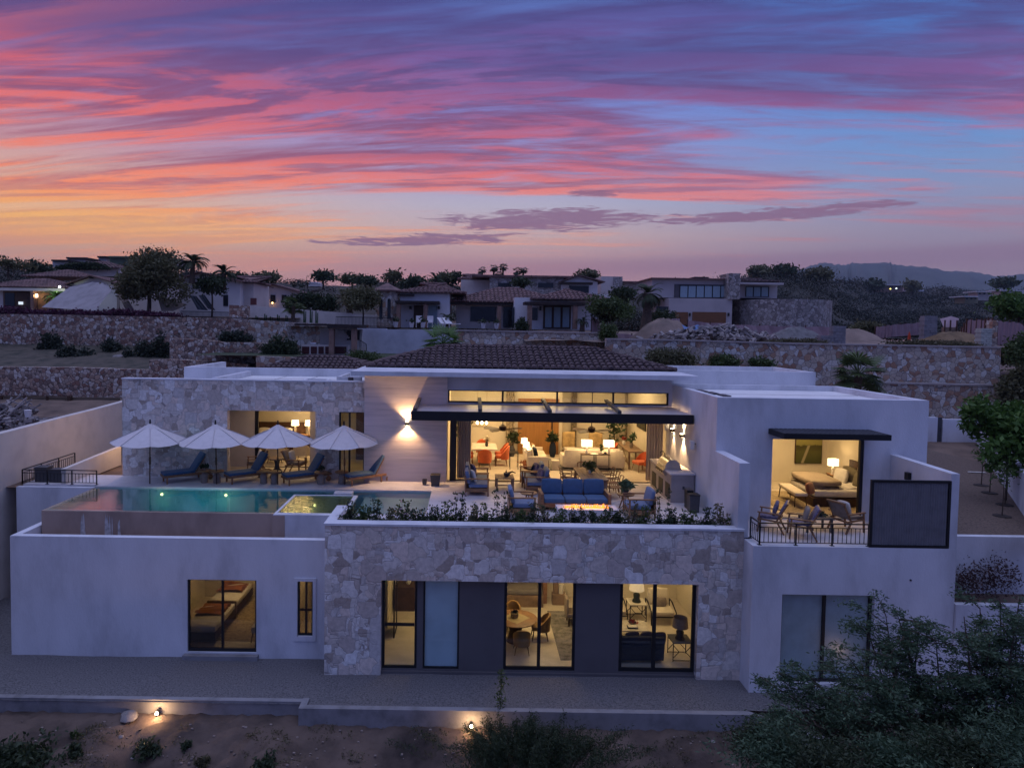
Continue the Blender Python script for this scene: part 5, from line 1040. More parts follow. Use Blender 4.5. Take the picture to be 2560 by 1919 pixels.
def lamp_thing(name, label, loc, base_h, base_r, sh_r, sh_h, power, bm, shape='drum', square=False, mt=None, group=None, col=WARM):
    t = thing(name, label, 'lamp', loc, 0, group); MB().lathe([(base_r, 0), (base_r, .03), (base_r * .7, base_h * .3), (base_r * .8, base_h * .6), (.03, base_h * .9), (.015, base_h)], n=12).build('base', bm, t, True)
    m = MB()
    if square: r = sh_r; m.box(-r, r, -r * .55, r * .55, base_h, base_h + sh_h); m.f = [f for i, f in enumerate(m.f) if i > 1]
    else: n = 18; m.v = [(sh_r * f * math.cos(2 * PI * k / n), sh_r * f * math.sin(2 * PI * k / n), base_h + z) for z, f in ((0, 1.), (sh_h, .85)) for k in range(n)]; m.f = [(k, (k + 1) % n, n + (k + 1) % n, n + k) for k in range(n)]
    m.build('lamp_shade', mt or SHADE, t, not square)
    if power: lamp('POINT', (loc[0], loc[1], loc[2] + base_h + sh_h * .5), power, col, .06, name='lamp_light')
    return t
for i, px in enumerate((738, 772)): a = at(px, 1062, 31.9); lamp_thing('table_lamp', ('drum shade lamp with a plant beside it, left one in the left bedroom', 'drum shade lamp at the edge of the left bedroom opening')[i], (a[0], 31.9, TZ + .84), .42, .08, .19, .24, 9, CREAM, group='bedroom lamps on the dark cabinet')
# terrace lounge
def loungechair(label, x, y, rz, seatm=BLUEP, pil=None, group='lounge chairs on the terrace', pil2=None):
    t = thing('lounge_chair', label, 'chair', (x, y, TZ), rz, group)
    for s_ in (-1, 1):
        X = s_ * .42; box('arm_post', WOOD, t, X - .025, X + .025, -.42, -.37, 0, .60); box('arm_post', WOOD, t, X - .025, X + .025, .38, .43, 0, .60); box('armrest', WOOD, t, X - .04, X + .04, -.44, .45, .6, .635)
    box('seat_frame', WOOD, t, -.395, .395, -.40, .42, .15, .27); m = MB(); m.box(-.395, .395, .39, .43, .27, .72); m.build('back_frame', WOOD, t)
    MB().cushion(-.39, .39, -.42, .3, .28, .43, .05, .03).build('seat_cushion', seatm, t, True)
    m = MB(); m.cushion(-.38, .38, -.08, .08, 0, .48, .06, .08).rot('X', -.22).mv(0, .28, .42); m.build('back_cushion', seatm, t, True)
    if pil: pillow(MB(), .02, .08, .43, .44, .42, .13, rz=.3).build('pillow', pil, t, True)
    if pil2: pillow(MB(), -.12, .0, .43, .36, .34, .12, rz=-.3).build('pillow', pil2, t, True)
    return t
PATT = mat('mauve_patterned_pillow', (.20, .17, .24), .85, .5, 14., .1, col2=(.06, .05, .09))
q = g(1192, 1240); loungechair('blue cushioned lounge chair, front left of the square wooden table', q[0], q[1] + .42, PI / 2, pil=LINEN); loungechair('lounge chair with a navy pillow, back left of the square wooden table', q[0] + .02, q[1] + 1.45, PI / 2, pil=PATT)
q = g(1345, 1235); loungechair('lounge chair with patterned pillow, front right of the square wooden table', q[0] - .02, q[1] + .42, -PI / 2, pil=PATT); loungechair('lounge chair with a draped throw, back right of the square wooden table', q[0] - .1, q[1] + 1.45, -PI / 2, pil=PATT, pil2=NAVY)
q = g(1262, 1226); t = thing('coffee_table', 'square weathered wooden table between the lounge chairs', 'table', (q[0], q[1] + .35, TZ), .02); m = MB()
for k in range(6): m.box(-.34 + k * .115, -.34 + k * .115 + .105, -.38, .38, .42, .46)
m.build('table_top', WOODG, t); m = MB(); m.box(-.3, .3, -.33, -.29, .17, .21); m.box(-.3, .3, .29, .33, .17, .21); m.build('stretcher', WOODG, t)
for sx_ in (-1, 1):
    for sy in (-1, 1): box('leg', WOODG, t, sx_ * .3 - .03, sx_ * .3 + .03, sy * .34 - .03, sy * .34 + .03, 0, .42)
t2 = thing('centrepiece', 'dark bowl with driftwood and a small bottle on the square wooden table', 'ornament', (q[0] + .08, q[1] + .3, TZ + .46)); MB().lathe([(.05, 0), (.11, .05), (.12, .14), (.1, .14)], n=12).build('bowl', GREYM, t2, True); MB().tube([(.05, 0, .12), (.2, .02, .18), (.33, 0, .14)], .045, 7, .015).build('driftwood', WOODD, t2, True); MB().lathe([(.025, 0), (.03, .16), (.01, .2), (.01, .24)], (-.02, .08), 8).build('bottle', GREYM, t2)
# blue sofa
a = at(1441, 1268, 22.0); t = thing('outdoor_sofa', 'blue three seat outdoor sofa facing the fire table', 'sofa', (a[0], 22.55, TZ), 0.02); W_ = 1.06
for s_ in (-1, 1): box('arm', WOOD, t, s_ * (W_ + .05) - .05, s_ * (W_ + .05) + .05, -.42, .42, 0, .56)
box('base', WOOD, t, -W_, W_, -.38, .42, .12, .26); MB().bar((-W_, .42, .45), (W_, .42, .45), .04, .38).build('back_frame', WOOD, t)
for k in range(3):
    x0 = -W_ + .01 + k * (2 * W_ / 3); x1 = x0 + 2 * W_ / 3 - .02; MB().cushion(x0, x1, -.46, .26, .26, .43, .05, .02).build('seat_cushion', BLUE, t, True); m = MB(); m.cushion(x0, x1, -.09, .09, 0, .50, .06, .05).rot('X', -.16).mv(0, .27, .42); m.build('back_cushion', BLUE, t, True)
# fire table
q = at(1467, 1282, 21.25); t = thing('fire_table', 'white fire table with a row of flames in front of the blue sofa', 'fire table', (q[0], 21.3, TZ)); W_ = .95
m = MB(); m.box(-W_, W_, -.32, -.12, 0, .36); m.box(-W_, W_, .12, .32, 0, .36); m.box(-W_, -.72, -.12, .12, 0, .36); m.box(.72, W_, -.12, .12, 0, .36); m.box(-.72, .72, -.12, .12, 0, .27); m.build('surround', DECK, t)
m = MB(); rg = random.Random(4)
for k in range(120): n0 = len(m.v); s_ = rg.uniform(.012, .03); m.lathe([(.001, -s_), (s_, 0), (.001, s_)], (0, 0), 6); m.mv(rg.uniform(-.7, .7), rg.uniform(-.1, .1), .30 + rg.uniform(0, .02), start=n0)
m.build('lava_pebbles', mat('glowing_pebbles', (.08, .03, .02), .8, .4, 20., emis=(1., .22, .04), estr=.8), t)
m = MB()
for k in range(38):
    x = -.68 + 1.36 * k / 37 + rg.uniform(-.02, .02); h_ = rg.uniform(.07, .17); n0 = len(m.v); m.lathe([(.006, 0), (.022, h_ * .25), (.014, h_ * .6), (.002, h_)], (x, rg.uniform(-.04, .04)), 7, .31); m.xf(lambda p: (p[0] + (p[2] - .31) * rg.uniform(-.15, .15), p[1], p[2]), n0)
m.build('flames', emit_mat('gas_flame', (1., .26, .03), 2.6), t); lamp('AREA', (q[0], 21.3, TZ + .5), 9, (1., .42, .14), 1.3, (0, 0, 0), sizey=.15, name='fire_glow'); lamp('AREA', (q[0], 21.3, TZ + .47), 5, (1., .42, .14), 1.3, (PI, 0, 0), sizey=.15, name='fire_glow')
a = at(1300, 1285, 21.6); loungechair('blue lounge chair left of the fire table, facing it', a[0] + .05, 21.75, PI / 2, BLUEP); a = at(1590, 1285, 21.7); loungechair('blue lounge chair right of the fire table, facing it', a[0] + .1, 21.75, -PI / 2, BLUEP)
for i, (px, lab) in enumerate(((1322, 'round wooden side table at the left arm of the blue sofa'), (1564, 'round wooden side table with a plant at the right arm of the blue sofa'))):
    a = at(px, 1240, 22.5); t = thing('round_table', lab, 'side table', (a[0], 22.5, TZ)); MB().lathe([(.27, .48), (.29, .495), (.29, .515), (.26, .52)], n=22).build('table_top', WOOD, t, True)
    for k in range(3): an = 2 * PI * k / 3 + .4; MB().bar((.06 * math.cos(an), .06 * math.sin(an), .48), (.22 * math.cos(an), .22 * math.sin(an), 0), .035).build('leg', WOOD, t)
    if i == 1: t = thing('potted_plant', 'bushy green plant in a dark pot on the round table', 'potted plant', (a[0], 22.5, TZ + .521)); MB().lathe([(.08, 0), (.11, .17), (.09, .17)], n=12).build('pot', GREYM, t); V_, N_ = leaves(np.random.default_rng(4), [(0, 0, .27)], .11, 90, (.11, .11, .07), 2.5); leaf_obj('leaves', V_, N_, LEAFG, t)
# outdoor dining table and chairs
T0 = (4.45, 24.6); t = thing('dining_table', 'long slatted outdoor dining table behind the blue sofa', 'table', (T0[0], T0[1], TZ)); m = MB()
for k in range(9): m.box(-.46 + k * .104, -.46 + k * .104 + .097, -1.05, 1.05, .70, .74)
m.build('table_top', WOODG, t); m = MB(); m.box(-.4, .4, -.95, -.9, .62, .70); m.box(-.4, .4, .9, .95, .62, .70); m.box(-.4, -.36, -.9, .9, .62, .70); m.box(.36, .4, -.9, .9, .62, .70); m.build('apron', WOODG, t)
for sx_ in (-1, 1):
    for sy in (-1, 1): box('leg', WOODG, t, sx_ * .38 - .04, sx_ * .38 + .04, sy * .93 - .04, sy * .93 + .04, 0, .62)
t = thing('potted_plant', 'small leafy plant in a white pot on the outdoor dining table', 'potted plant', (T0[0] + .02, T0[1] + .1, TZ + .741)); MB().lathe([(.05, 0), (.07, .1), (.06, .1)], n=10).build('pot', LINEN, t); V_, N_ = leaves(np.random.default_rng(9), [(0, 0, .22), (-.05, 0, .3)], .09, 60, (.08, .08, .06)); leaf_obj('leaves', V_, N_, LEAFM, t)
dc = thing('dining_chair', 'curved wooden dining chair', 'dining chair', (0, 0, 0), 0, 'wooden chairs around the outdoor dining table')
m = MB()
for k in range(6): m.box(-.22 + k * .074, -.22 + k * .074 + .064, -.2, .2, .42, .44)
m.box(-.23, .23, -.215, -.2, .39, .44); m.box(-.23, .23, .2, .215, .39, .44); m.build('seat', WOOD, dc)
for sx_ in (-1, 1): MB().tube([(sx_ * .22, -.2, 0), (sx_ * .22, -.2, .63)], .018, 6).build('leg', WOOD, dc); MB().tube([(sx_ * .2, .26, 0), (sx_ * .21, .2, .45), (sx_ * .2, .27, .80)], .018, 6).build('leg', WOOD, dc)
m = MB(); m.tube([(-.22, -.22, .63), (-.26, .0, .65), (-.2, .24, .66)], .018, 6); m.build('armrest', WOOD, dc); m = MB(); m.tube([(.22, -.22, .63), (.26, .0, .65), (.2, .24, .66)], .018, 6); m.build('armrest', WOOD, dc)
m = MB(); m.tube([(-.2, .27, .80), (-.12, .32, .82), (.12, .32, .82), (.2, .27, .80)], .02, 6); m.build('top_rail', WOOD, dc); m = MB(); m.tube([(-.2, .24, .6), (0, .3, .6), (.2, .24, .6)], .015, 6); m.build('back_rail', WOOD, dc)
DL = ['wooden dining chair, nearest on the left side of the outdoor table', 'wooden dining chair, middle of the left side of the outdoor table', 'wooden dining chair, farthest on the left side of the outdoor table', 'wooden dining chair, nearest on the right side of the outdoor table', 'wooden dining chair, middle of the right side of the outdoor table', 'wooden dining chair, farthest on the right side of the outdoor table', 'wooden dining chair at the far end of the outdoor table', 'wooden dining chair at the near end of the outdoor table']
for i, (x, y, r) in enumerate(((-.72, -.75, PI / 2), (-.74, -.05, PI / 2), (-.72, .65, PI / 2 + .1), (.72, -.75, -PI / 2), (.74, -.05, -PI / 2), (.72, .65, -PI / 2), (0., 1.35, 0.), (-.05, -1.38, PI))):
    o = dc if i == 0 else dup(dc); o['label'] = DL[i]; o.location = (T0[0] + x, T0[1] + y, TZ); o.rotation_euler = (0, 0, r)
# grill island
t = thing('grill_island', 'grey plastered outdoor grill island against the terrace side wall', 'grill island', (0, 0, TZ)); ISL = mat('grey_island_plaster', (.36, .32, .31), .8, .08, 2., .1)
wm = MB(); m = MB(); m.box(7.05, 7.85, 23.43, 26.1, 0, .98); m.build('body', ISL, t)
m = MB(); m.box(7.0, 7.88, 23.4, 24.0, .98, 1.03); m.box(7.0, 7.88, 25.0, 26.13, .98, 1.03); m.box(7.6, 7.88, 24.0, 25.0, .98, 1.03); m.build('counter_top', DECK, t)
for y0, y1 in ((23.55, 24.1), (24.4, 24.95), (25.3, 25.85)): box('recess_shade_panel', BLK, t, 7.04, 7.05, y0, y1, .1, .62)  # thin black sheets on the body paint the shade of its recesses
box('socket', GREYM, t, 7.45, 7.52, 23.42, 23.43, .48, .58)
gl = thing('built_in_grill', 'stainless steel grill with a domed hood on the grill island', 'grill', (7.3, 24.5, TZ + .86)); box('grill_body', STEEL, gl, -.33, .3, -.5, .5, -.02, .2)
m = MB(); P = [(-.3, .2)] + [(-.30 + .56 * (1 - math.cos(t_)) / 2 * 1., .2 + .32 * math.sin(t_) ** .8) for t_ in [PI * k / 10 for k in range(1, 10)]] + [(.28, .2)]; m.prism(P, -.47, .47, 'y'); m.build('hood', STEEL, gl, True)
MB().tube([(-.33, -.4, .3), (-.33, .4, .3)], .018, 8).build('hood_handle', STEEL, gl)
m = MB(); m.box(-.37, -.33, -.48, .48, .02, .16); m.build('control_panel', STEEL, gl)
for k in range(4): MB().tube([(-.37, -.35 + k * .23, .09), (-.40, -.35 + k * .23, .09)], .03, 10).build('knob', BLK, gl)
t = thing('faucet', 'dark curved faucet over the sink of the grill island', 'faucet', (7.4, 25.5, TZ + 1.03)); MB().tube([(0, 0, 0), (0, 0, .32), (-.05, 0, .4), (-.13, 0, .4), (-.17, 0, .33)], .014, 7).build('spout', BLK, t, True)
t = thing('speaker', 'white box speaker bracketed to the terrace side wall', 'speaker', (7.8, 23.5, 6.2)); m = MB(); m.cushion(-.14, .02, -.12, .12, -.14, .16, .02); m.build('cabinet', LINEN, t); MB().tube([(.02, .05, .05), (.1, .05, .05)], .02, 6).build('bracket', BLK, t)
t = thing('speaker', 'white box speaker high on the wall beside the striped curtain', 'speaker', (7.7, 26.3, 6.45)); MB().cushion(-.1, .06, -.1, .1, -.16, .16, .02).build('cabinet', LINEN, t)
for i, (dx_, w_, h_, lab) in enumerate(((0, .2, .62, 'tall narrow black bin against the terrace side wall'), (.02, .34, .56, 'wide dark grey bin in front of the narrow one'))):
    t = thing('bin', lab, 'bin', (7.45 + dx_, 22.75 - i * .42, TZ)); m = MB(); m.prism([(-w_ / 2 * .85, 0), (w_ / 2 * .85, 0), (w_ / 2, h_), (-w_ / 2, h_)], -.16, .16, 'y'); m.build('body', BLK if i == 0 else GREYM, t); box('lid', GREYM if i == 0 else BLK, t, -w_ / 2 - .01, w_ / 2 + .01, -.17, .17, h_, h_ + .03)
for px, py, s_, lab in ((1088, 1215, .42, 'square dark planter by the end of the travertine wall'), (1061, 1213, .2, 'small dark box by the pool corner')):
    q = g(px, py); t = thing('box_planter', lab, 'planter', (q[0], q[1] + .15, TZ)); w_ = s_ * .45
    m = MB(); m.add([(-w_ * .8, -w_ * .8, 0), (w_ * .8, -w_ * .8, 0), (w_ * .8, w_ * .8, 0), (-w_ * .8, w_ * .8, 0), (-w_, -w_, s_), (w_, -w_, s_), (w_, w_, s_), (-w_, w_, s_)], [(0, 3, 2, 1), (4, 5, 6, 7), (0, 1, 5, 4), (1, 2, 6, 5), (2, 3, 7, 6), (3, 0, 4, 7)]); m.build('pot', GREYM, t); box('soil', SOIL, t, -w_ * .85, w_ * .85, -w_ * .85, w_ * .85, s_, s_ + .004)
# ---------------- living room ----------------
def curtain(label, x0, x1, y, z0, z1, mt, folds=7, name='curtain'):
    t = thing(name, label, 'curtain', ((x0 + x1) / 2, y, z0)); w_ = (x1 - x0) / 2; m = MB(); K = folds * 8
    for i in range(K + 1): u = i / K; x = -w_ + 2 * w_ * u; yy = .05 * math.sin(2 * PI * folds * u); m.v += [(x, yy, 0), (x, yy * .8, z1 - z0)]
    m.f = [(2 * i, 2 * i + 2, 2 * i + 3, 2 * i + 1) for i in range(K)]; m.build('cloth', mt, t, True); return t
CURTM = mat('taupe_striped_curtain', (.62, .52, .42), .9, .22, 3., stretch=(14, 14, .3)); CURTP = mat('patterned_curtain', (.50, .42, .30), .9, .6, 7., col2=(.05, .04, .03), stretch=(3, 3, 1.4), det=8.)
curtain('striped taupe curtain at the left side of the sliding doors', -.42, .12, 26.75, TZ + .02, 7.0, CURTM); curtain('striped taupe curtain at the right side of the sliding doors', 7.05, 7.7, 26.8, TZ + .02, 7.1, CURTM, 6)
for (a_, b_, Y, lab) in ((1264, 1286, 32.1, 'patterned curtain between the dining table and the wood panel door'), (1428, 1441, 33.3, 'patterned curtain right of the wood panel door'), (1561, 1577, 33.3, 'patterned curtain at the right end of the living room')):
    x0 = at(a_, 1100, Y)[0]; x1 = at(b_, 1100, Y)[0]; curtain(lab, x0, x1, Y, TZ + .02, 7.7, CURTP, 4)
for x0, x1, Y in ((-.6, 2.1, 32.05), (4.6, 7.6, 33.25)):
    t = thing('curtain_rod', 'dark curtain rod ' + ('above the dining table' if Y < 33 else 'above the white sofa'), 'curtain rod', ((x0 + x1) / 2, Y, 7.62)); w_ = (x1 - x0) / 2; MB().tube([(-w_, 0, 0), (w_, 0, 0)], .025, 6).build('rod', BLK, t)
def vase_plant(label, loc, vh, vr, ph, sp, mt, vm, name='floor_plant', lsz=.13, n=60):
    t = thing(name, label, 'potted plant', loc); MB().lathe([(vr * .6, 0), (vr, vh * .35), (vr * .9, vh * .7), (vr * .55, vh), (vr * .5, vh)], n=14).build('pot', vm, t, True); rg = np.random.default_rng(int(abs(loc[0]) * 31 + 5)); c = [(rg.normal(0, sp * .5), rg.normal(0, sp * .5), vh + ph * rg.uniform(.3, 1)) for _ in range(7)]
    V_, N_ = leaves(rg, c, lsz, n // 6, (sp * .35, sp * .35, ph * .18), 2.4); leaf_obj('leaves', V_, N_, mt, t); m = MB()
    for p in c: m.tube([(0, 0, vh * .9), (p[0] * .5, p[1] * .5, (vh + p[2]) / 2), p], .012, 4, .005)
    m.build('stems', BARK, t); return t
vase_plant('thin leafy branches in a corner left of the orange chairs', (-.35, 31.6, TZ), .3, .12, 1.5, .35, LEAFD, TAUPE); vase_plant('bushy plant in a tall dark vase before the wood panel door', (3.95, 31.6, TZ), .7, .17, .42, .2, LEAFD, NAVY, lsz=.13, n=80); vase_plant('dark plant behind the lamp table', (2.05, 31.6, TZ), .5, .16, .6, .25, LEAFD, GREYM); vase_plant('airy olive tree behind the right lamp', (7.1, 32.6, TZ), .35, .16, 1.25, .4, LEAFG, TAUPE, lsz=.12, n=130)
# indoor dining
t = thing('indoor_dining_table', 'marble topped dining table with orange chairs', 'table', (.72, 29.85, TZ)); m = MB(); m.cushion(-.55, .55, -.8, .8, .70, .78, .02); m.build('table_top', MARB, t); m = MB(); m.box(-.25, .25, -.35, .35, 0, .70); m.build('pedestal', TAUPE, t)
OL = ('orange chair at the left of the marble table, nearer one', 'orange chair at the left of the marble table, farther one', 'orange chair at the right of the marble table, nearer one', 'orange chair at the right of the marble table, farther one', 'orange chair at the near end of the marble table, seen from behind', 'orange chair at the far end of the marble table')
for i, (x, y, r) in enumerate(((-.78, -.3, PI / 2), (-.78, .4, PI / 2), (.78, -.3, -PI / 2), (.78, .4, -PI / 2), (0, -1.08, PI), (-.05, 1.08, 0))): tubchair(OL[i], .72 + x, 29.85 + y, r, ORNG, 'orange chairs around the marble table', WOOD, .86, .58)
vase_plant('vase with pale flowers on the marble table', (.82, 29.7, TZ + .781), .22, .07, .18, .09, mat('cream_petals', (.55, .48, .34), .8, .2, 5.), GREYM, 'flower_vase', .07, 40)
t = thing('chandelier', 'brass chandelier with three glowing bulbs above the dining table', 'chandelier', (.60, 29.85, 5.98)); m = MB(); m.box(-.42, .42, -.015, .015, -.16, -.13); m.bar((-.2, 0, -.14), (-.2, 0, 2.1), .012); m.bar((.2, 0, -.14), (.2, 0, 2.1), .012); m.build('frame', mat('brass', (.5, .33, .12), .3, .05, 3., metal=1.), t)
for x in (-.2, 0, .2): MB().lathe([(.02, -.05), (.055, 0), (.055, .04), (.02, .08)], (x, 0), 10).build('bulb', BULB, t, True)
lamp('POINT', (.72, 29.85, 6.12), 20, WARM, .1, name='chandelier_light')
def fan(label, px, py, Y, rz):
    a = at(px, py, Y); t = thing('ceiling_fan', label, 'ceiling fan', (a[0], Y, a[2]), rz, 'ceiling fans of the living room'); MB().lathe([(.03, -.12), (.12, -.1), (.15, -.02), (.15, .08), (.06, .14), (.03, .16)], n=16).build('motor', WOODD, t, True); MB().tube([(0, 0, .14), (0, 0, 8.2 - a[2])], .018, 6).build('down_rod', BLK, t)
    for k in range(5):
        an = 2 * PI * k / 5; c, s_ = math.cos(an), math.sin(an); m = MB(); m.add([(.13, -.04, .01), (.35, -.09, .035), (.78, -.09, .035), (.81, 0, .0), (.78, .09, -.035), (.35, .09, -.035), (.13, .04, -.01)], [(0, 1, 2, 3, 4, 5, 6)]); n0 = len(m.v); m.add([(x, y, z - .012) for x, y, z in m.v[:7]], [(6, 5, 4, 3, 2, 1, 0)]); m.xf(lambda p: (p[0] * c - p[1] * s_, p[0] * s_ + p[1] * c, p[2] - .02)); m.build('blade', WOODD, t)
fan('dark ceiling fan next to the chandelier', 1257, 1070, 27.0, .25); fan('dark ceiling fan above the white sofa', 1479, 1074, 27.0, .1)
# sofas, lamps, tables
def sofa(label, x, y, rz, L_, mt, pil=(), h=.86):
    t = thing('sofa', label, 'sofa', (x, y, TZ), rz, 'cream sofas of the living room'); h2 = L_ / 2; MB().cushion(-h2, h2, -.45, .45, .08, .36, .05).build('base', mt, t, True); MB().cushion(-h2, h2, .28, .48, .2, h, .06, .01).build('backrest', mt, t, True)
    for s_ in (-1, 1): MB().cushion(s_ * h2 - .1, s_ * h2 + .1, -.45, .45, .1, .62, .06).build('arm', mt, t, True)
    k_ = 2 if L_ < 2.3 else 3
    for k in range(k_): x0 = -h2 + .1 + k * (L_ - .2) / k_; MB().cushion(x0, x0 + (L_ - .2) / k_ - .02, -.47, .28, .36, .50, .05, .03).build('seat_cushion', mt, t, True); m = MB(); m.cushion(x0, x0 + (L_ - .2) / k_ - .02, -.08, .08, 0, .42, .06, .06).rot('X', -.2).mv(0, .2, .48); m.build('back_cushion', mt, t, True)
    for (px_, mt_, r) in pil: pillow(MB(), px_, .02, .5, .42, .4, .14, rz=r).build('pillow', mt_, t, True)
    return t
sofa('cream sofa turned sideways with dark and tan pillows', 2.95, 29.6, PI / 2, 2.3, CREAM, ((-.6, NAVY, .2), (-.1, LINEN, -.2), (.4, mat('tan_pillow', (.42, .28, .14), .8, .1, 4.), .3)))
sofa('long cream sofa seen from behind with two lamps on the table at its back', 5.35, 29.2, PI, 2.5, CREAM)
t = thing('console_table', 'thin dark console table behind the long cream sofa', 'console table', (5.35, 28.45, TZ)); m = MB(); m.prism([(-.62, -.1), (-.56, -.17), (.56, -.17), (.62, -.1), (.62, .16), (-.62, .16)], .72, .75, 'z'); m.build('table_top', WOODD, t)
for x in (-.59, -.05, .03, .59): m = MB(); m.bar((x, -.12, 0), (x, -.12, .72), .02); m.build('leg', BLK, t); MB().bar((x, .13, 0), (x, .13, .72), .02).build('leg', BLK, t)
MB().bar((-.59, .13, .2), (.59, .13, .2), .02).build('stretcher', BLK, t)
for i, px in enumerate((1467, 1522)): a = at(px, 1118, 28.5); lamp_thing('table_lamp', ('square shade lamp on the console table, left one', 'square shade lamp on the console table, right one')[i], (a[0], 28.5, TZ + .75), .3, .06, .215, .27, 16, LINEN, square=True, group='square lamps behind the sofa')
a = at(1503, 1140, 28.45); t = thing('topiary', 'small double ball topiary between the two square lamps', 'potted plant', (a[0], 28.45, TZ + .751)); MB().lathe([(.04, 0), (.05, .09), (.04, .09)], n=10).build('pot', LINEN, t)
for z in (.2, .34): V_, N_ = leaves(np.random.default_rng(2), [(0, 0, z)], .03, 160, (.03, .03, .03)); leaf_obj('leaf_ball', V_, N_, LEAFM, t)
t = thing('fruit_bowl', 'dark bowl of fruit right of the topiary', 'bowl', (a[0] + .17, 28.42, TZ + .751)); MB().lathe([(.03, 0), (.07, .05), (.06, .05)], n=12).build('bowl', GREYM, t)
for k in range(5): MB().lathe([(.005, -.025), (.024, 0), (.005, .025)], (.03 * math.cos(k * 1.3), .03 * math.sin(k * 1.3)), 8, .07).build('fruit', NAVY, t)
t = thing('tray', 'pale oval tray on the console table left of the topiary', 'tray', (a[0] - .3, 28.42, TZ + .751)); MB().lathe([(.12, 0), (.17, .012), (.16, .015)], n=18).build('tray', LINEN, t)
t = thing('side_table', 'tall black metal side table with two stacked lamps left of the sideways sofa', 'side table', (1.95, 28.9, TZ)); box('table_top', BLK, t, -.18, .2, -.28, .28, .68, .7)
for x, y in ((-.16, -.26), (.18, -.26), (-.16, .26), (.18, .26)): MB().bar((x, y, 0), (x, y, .68), .022).build('leg', BLK, t)
for i, (px, py, Y) in enumerate(((1311, 1093, 29.1), (1316, 1107, 28.7))): a = at(px, py, Y); lamp_thing('table_lamp', ('glowing drum lamp on the tall side table, farther one', 'glowing drum lamp on the tall side table, nearer one')[i], (a[0], Y, TZ + .7), .24 + .1 * (1 - i), .05, .15, .22, 9, LINEN, group='lamps by the sideways sofa')
q = g(1316, 1171); t = thing('terracotta_planter', 'round terracotta planter with rust coloured flowers', 'planter', (q[0], q[1], TZ)); MB().lathe([(.11, 0), (.15, .1), (.15, .24), (.13, .24)], n=16).build('pot', TERRA, t, True); V_, N_ = leaves(np.random.default_rng(8), [(0, 0, .28)], .07, 80, (.12, .1, .03)); leaf_obj('flowers', V_, N_, TERRA, t); MB().tube([(-.13, 0, .1), (-.25, 0, .13), (-.26, 0, .24), (-.14, 0, .26)], .015, 6).build('handle', WOODD, t)
q = g(1362, 1177); t = thing('stone_stool', 'dark veined square stone side table at the end of the sideways sofa', 'side table', (q[0], q[1] + .12, TZ)); MB().cushion(-.17, .17, -.17, .17, 0, .46, .01).build('block', mat('dark_marble', (.06, .05, .045), .3, .6, 5., col2=(.02, .02, .02)), t)
q = g(1378, 1176); t = thing('ottoman', 'cream cube ottoman beside the dark stone table', 'ottoman', (q[0] + .2, q[1] + .25, TZ)); MB().cushion(-.17, .17, -.2, .2, 0, .42, .04).build('cushion', CREAM, t, True)
MB().box(3.5, 6.6, 28.6, 31.2, 0, .012).build('rug', RUGM, None).location = (0, 0, TZ); o = bpy.data.objects['rug']; tag(o, 'dark grey patterned rug under the living room sofas', 'rug')
for i, px in enumerate((1427, 1490)):
    a = at(px, 1110, 31.6); t = thing('high_back_chair', ('cream high back chair, left one behind the long sofa', 'cream high back chair, right one behind the long sofa')[i], 'chair', (a[0], 31.6, TZ), (.25, -.1)[i], 'high back chairs facing the sofa'); MB().cushion(-.3, .3, -.3, .3, .32, .46, .05).build('seat', CREAM, t, True); MB().cushion(-.32, .32, .24, .34, .4, 1.15, .04, .02).build('backrest', mat('gold_leaf_panel', (.52, .36, .16), .7, .25, 3.), t, True)
    for q in ((-.27, -.27), (.27, -.27), (-.27, .27), (.27, .27)): box('leg', WOOD, t, q[0] - .025, q[0] + .025, q[1] - .025, q[1] + .025, 0, .32)
t = thing('desk', 'long slatted wooden desk under the television', 'desk', (7.2, 30.3, TZ)); box('desk_top', WOODG, t, -.32, .35, -1.3, 1.3, .72, .77); MB().box(-.28, -.24, -1.25, 1.25, .2, .24).build('stretcher', WOODG, t)
for x in (-.28, .3):
    for y in (-1.25, 0, 1.25): box('leg', WOODG, t, x - .03, x + .03, y - .03, y + .03, 0, .72)
m = MB(); m.bar((-.28, -1.2, .1), (-.28, -.05, .68), .03); m.bar((-.28, 1.2, .1), (-.28, .05, .68), .03); m.build('brace', WOODG, t)
q = g(1608, 1182); tubchair('orange armchair nearest the grill island, by the desk', q[0], q[1] + .35, -PI / 2 + .3, ORNG, 'orange armchairs at the desk', WOOD, .82, .66); tubchair('orange armchair farther along the desk', 6.5, 30.9, -PI / 2, ORNG, 'orange armchairs at the desk', WOOD, .82, .66)
t = thing('television', 'dark flat television on the right living room wall', 'television', (7.76, 30.5, 6.2)); box('screen', mat('television_screen', (.07, .065, .05), .2, .1, 1.), t, -.02, 0, -.75, .75, -.45, .45); m = MB(); m.box(0, .04, -.78, .78, -.48, .48); m.build('frame', BLK, t)
vase_plant('vase of branches on the long desk', (7.2, 29.9, TZ + .771), .25, .1, .35, .15, LEAFG, TAUPE, 'flower_vase', .08, 60); vase_plant('small red flowers in a glass on the desk', (7.05, 30.7, TZ + .771), .2, .08, .14, .07, mat('red_petals', (.35, .03, .02), .7, .2, 4.), LINEN, 'flower_vase', .06, 30)
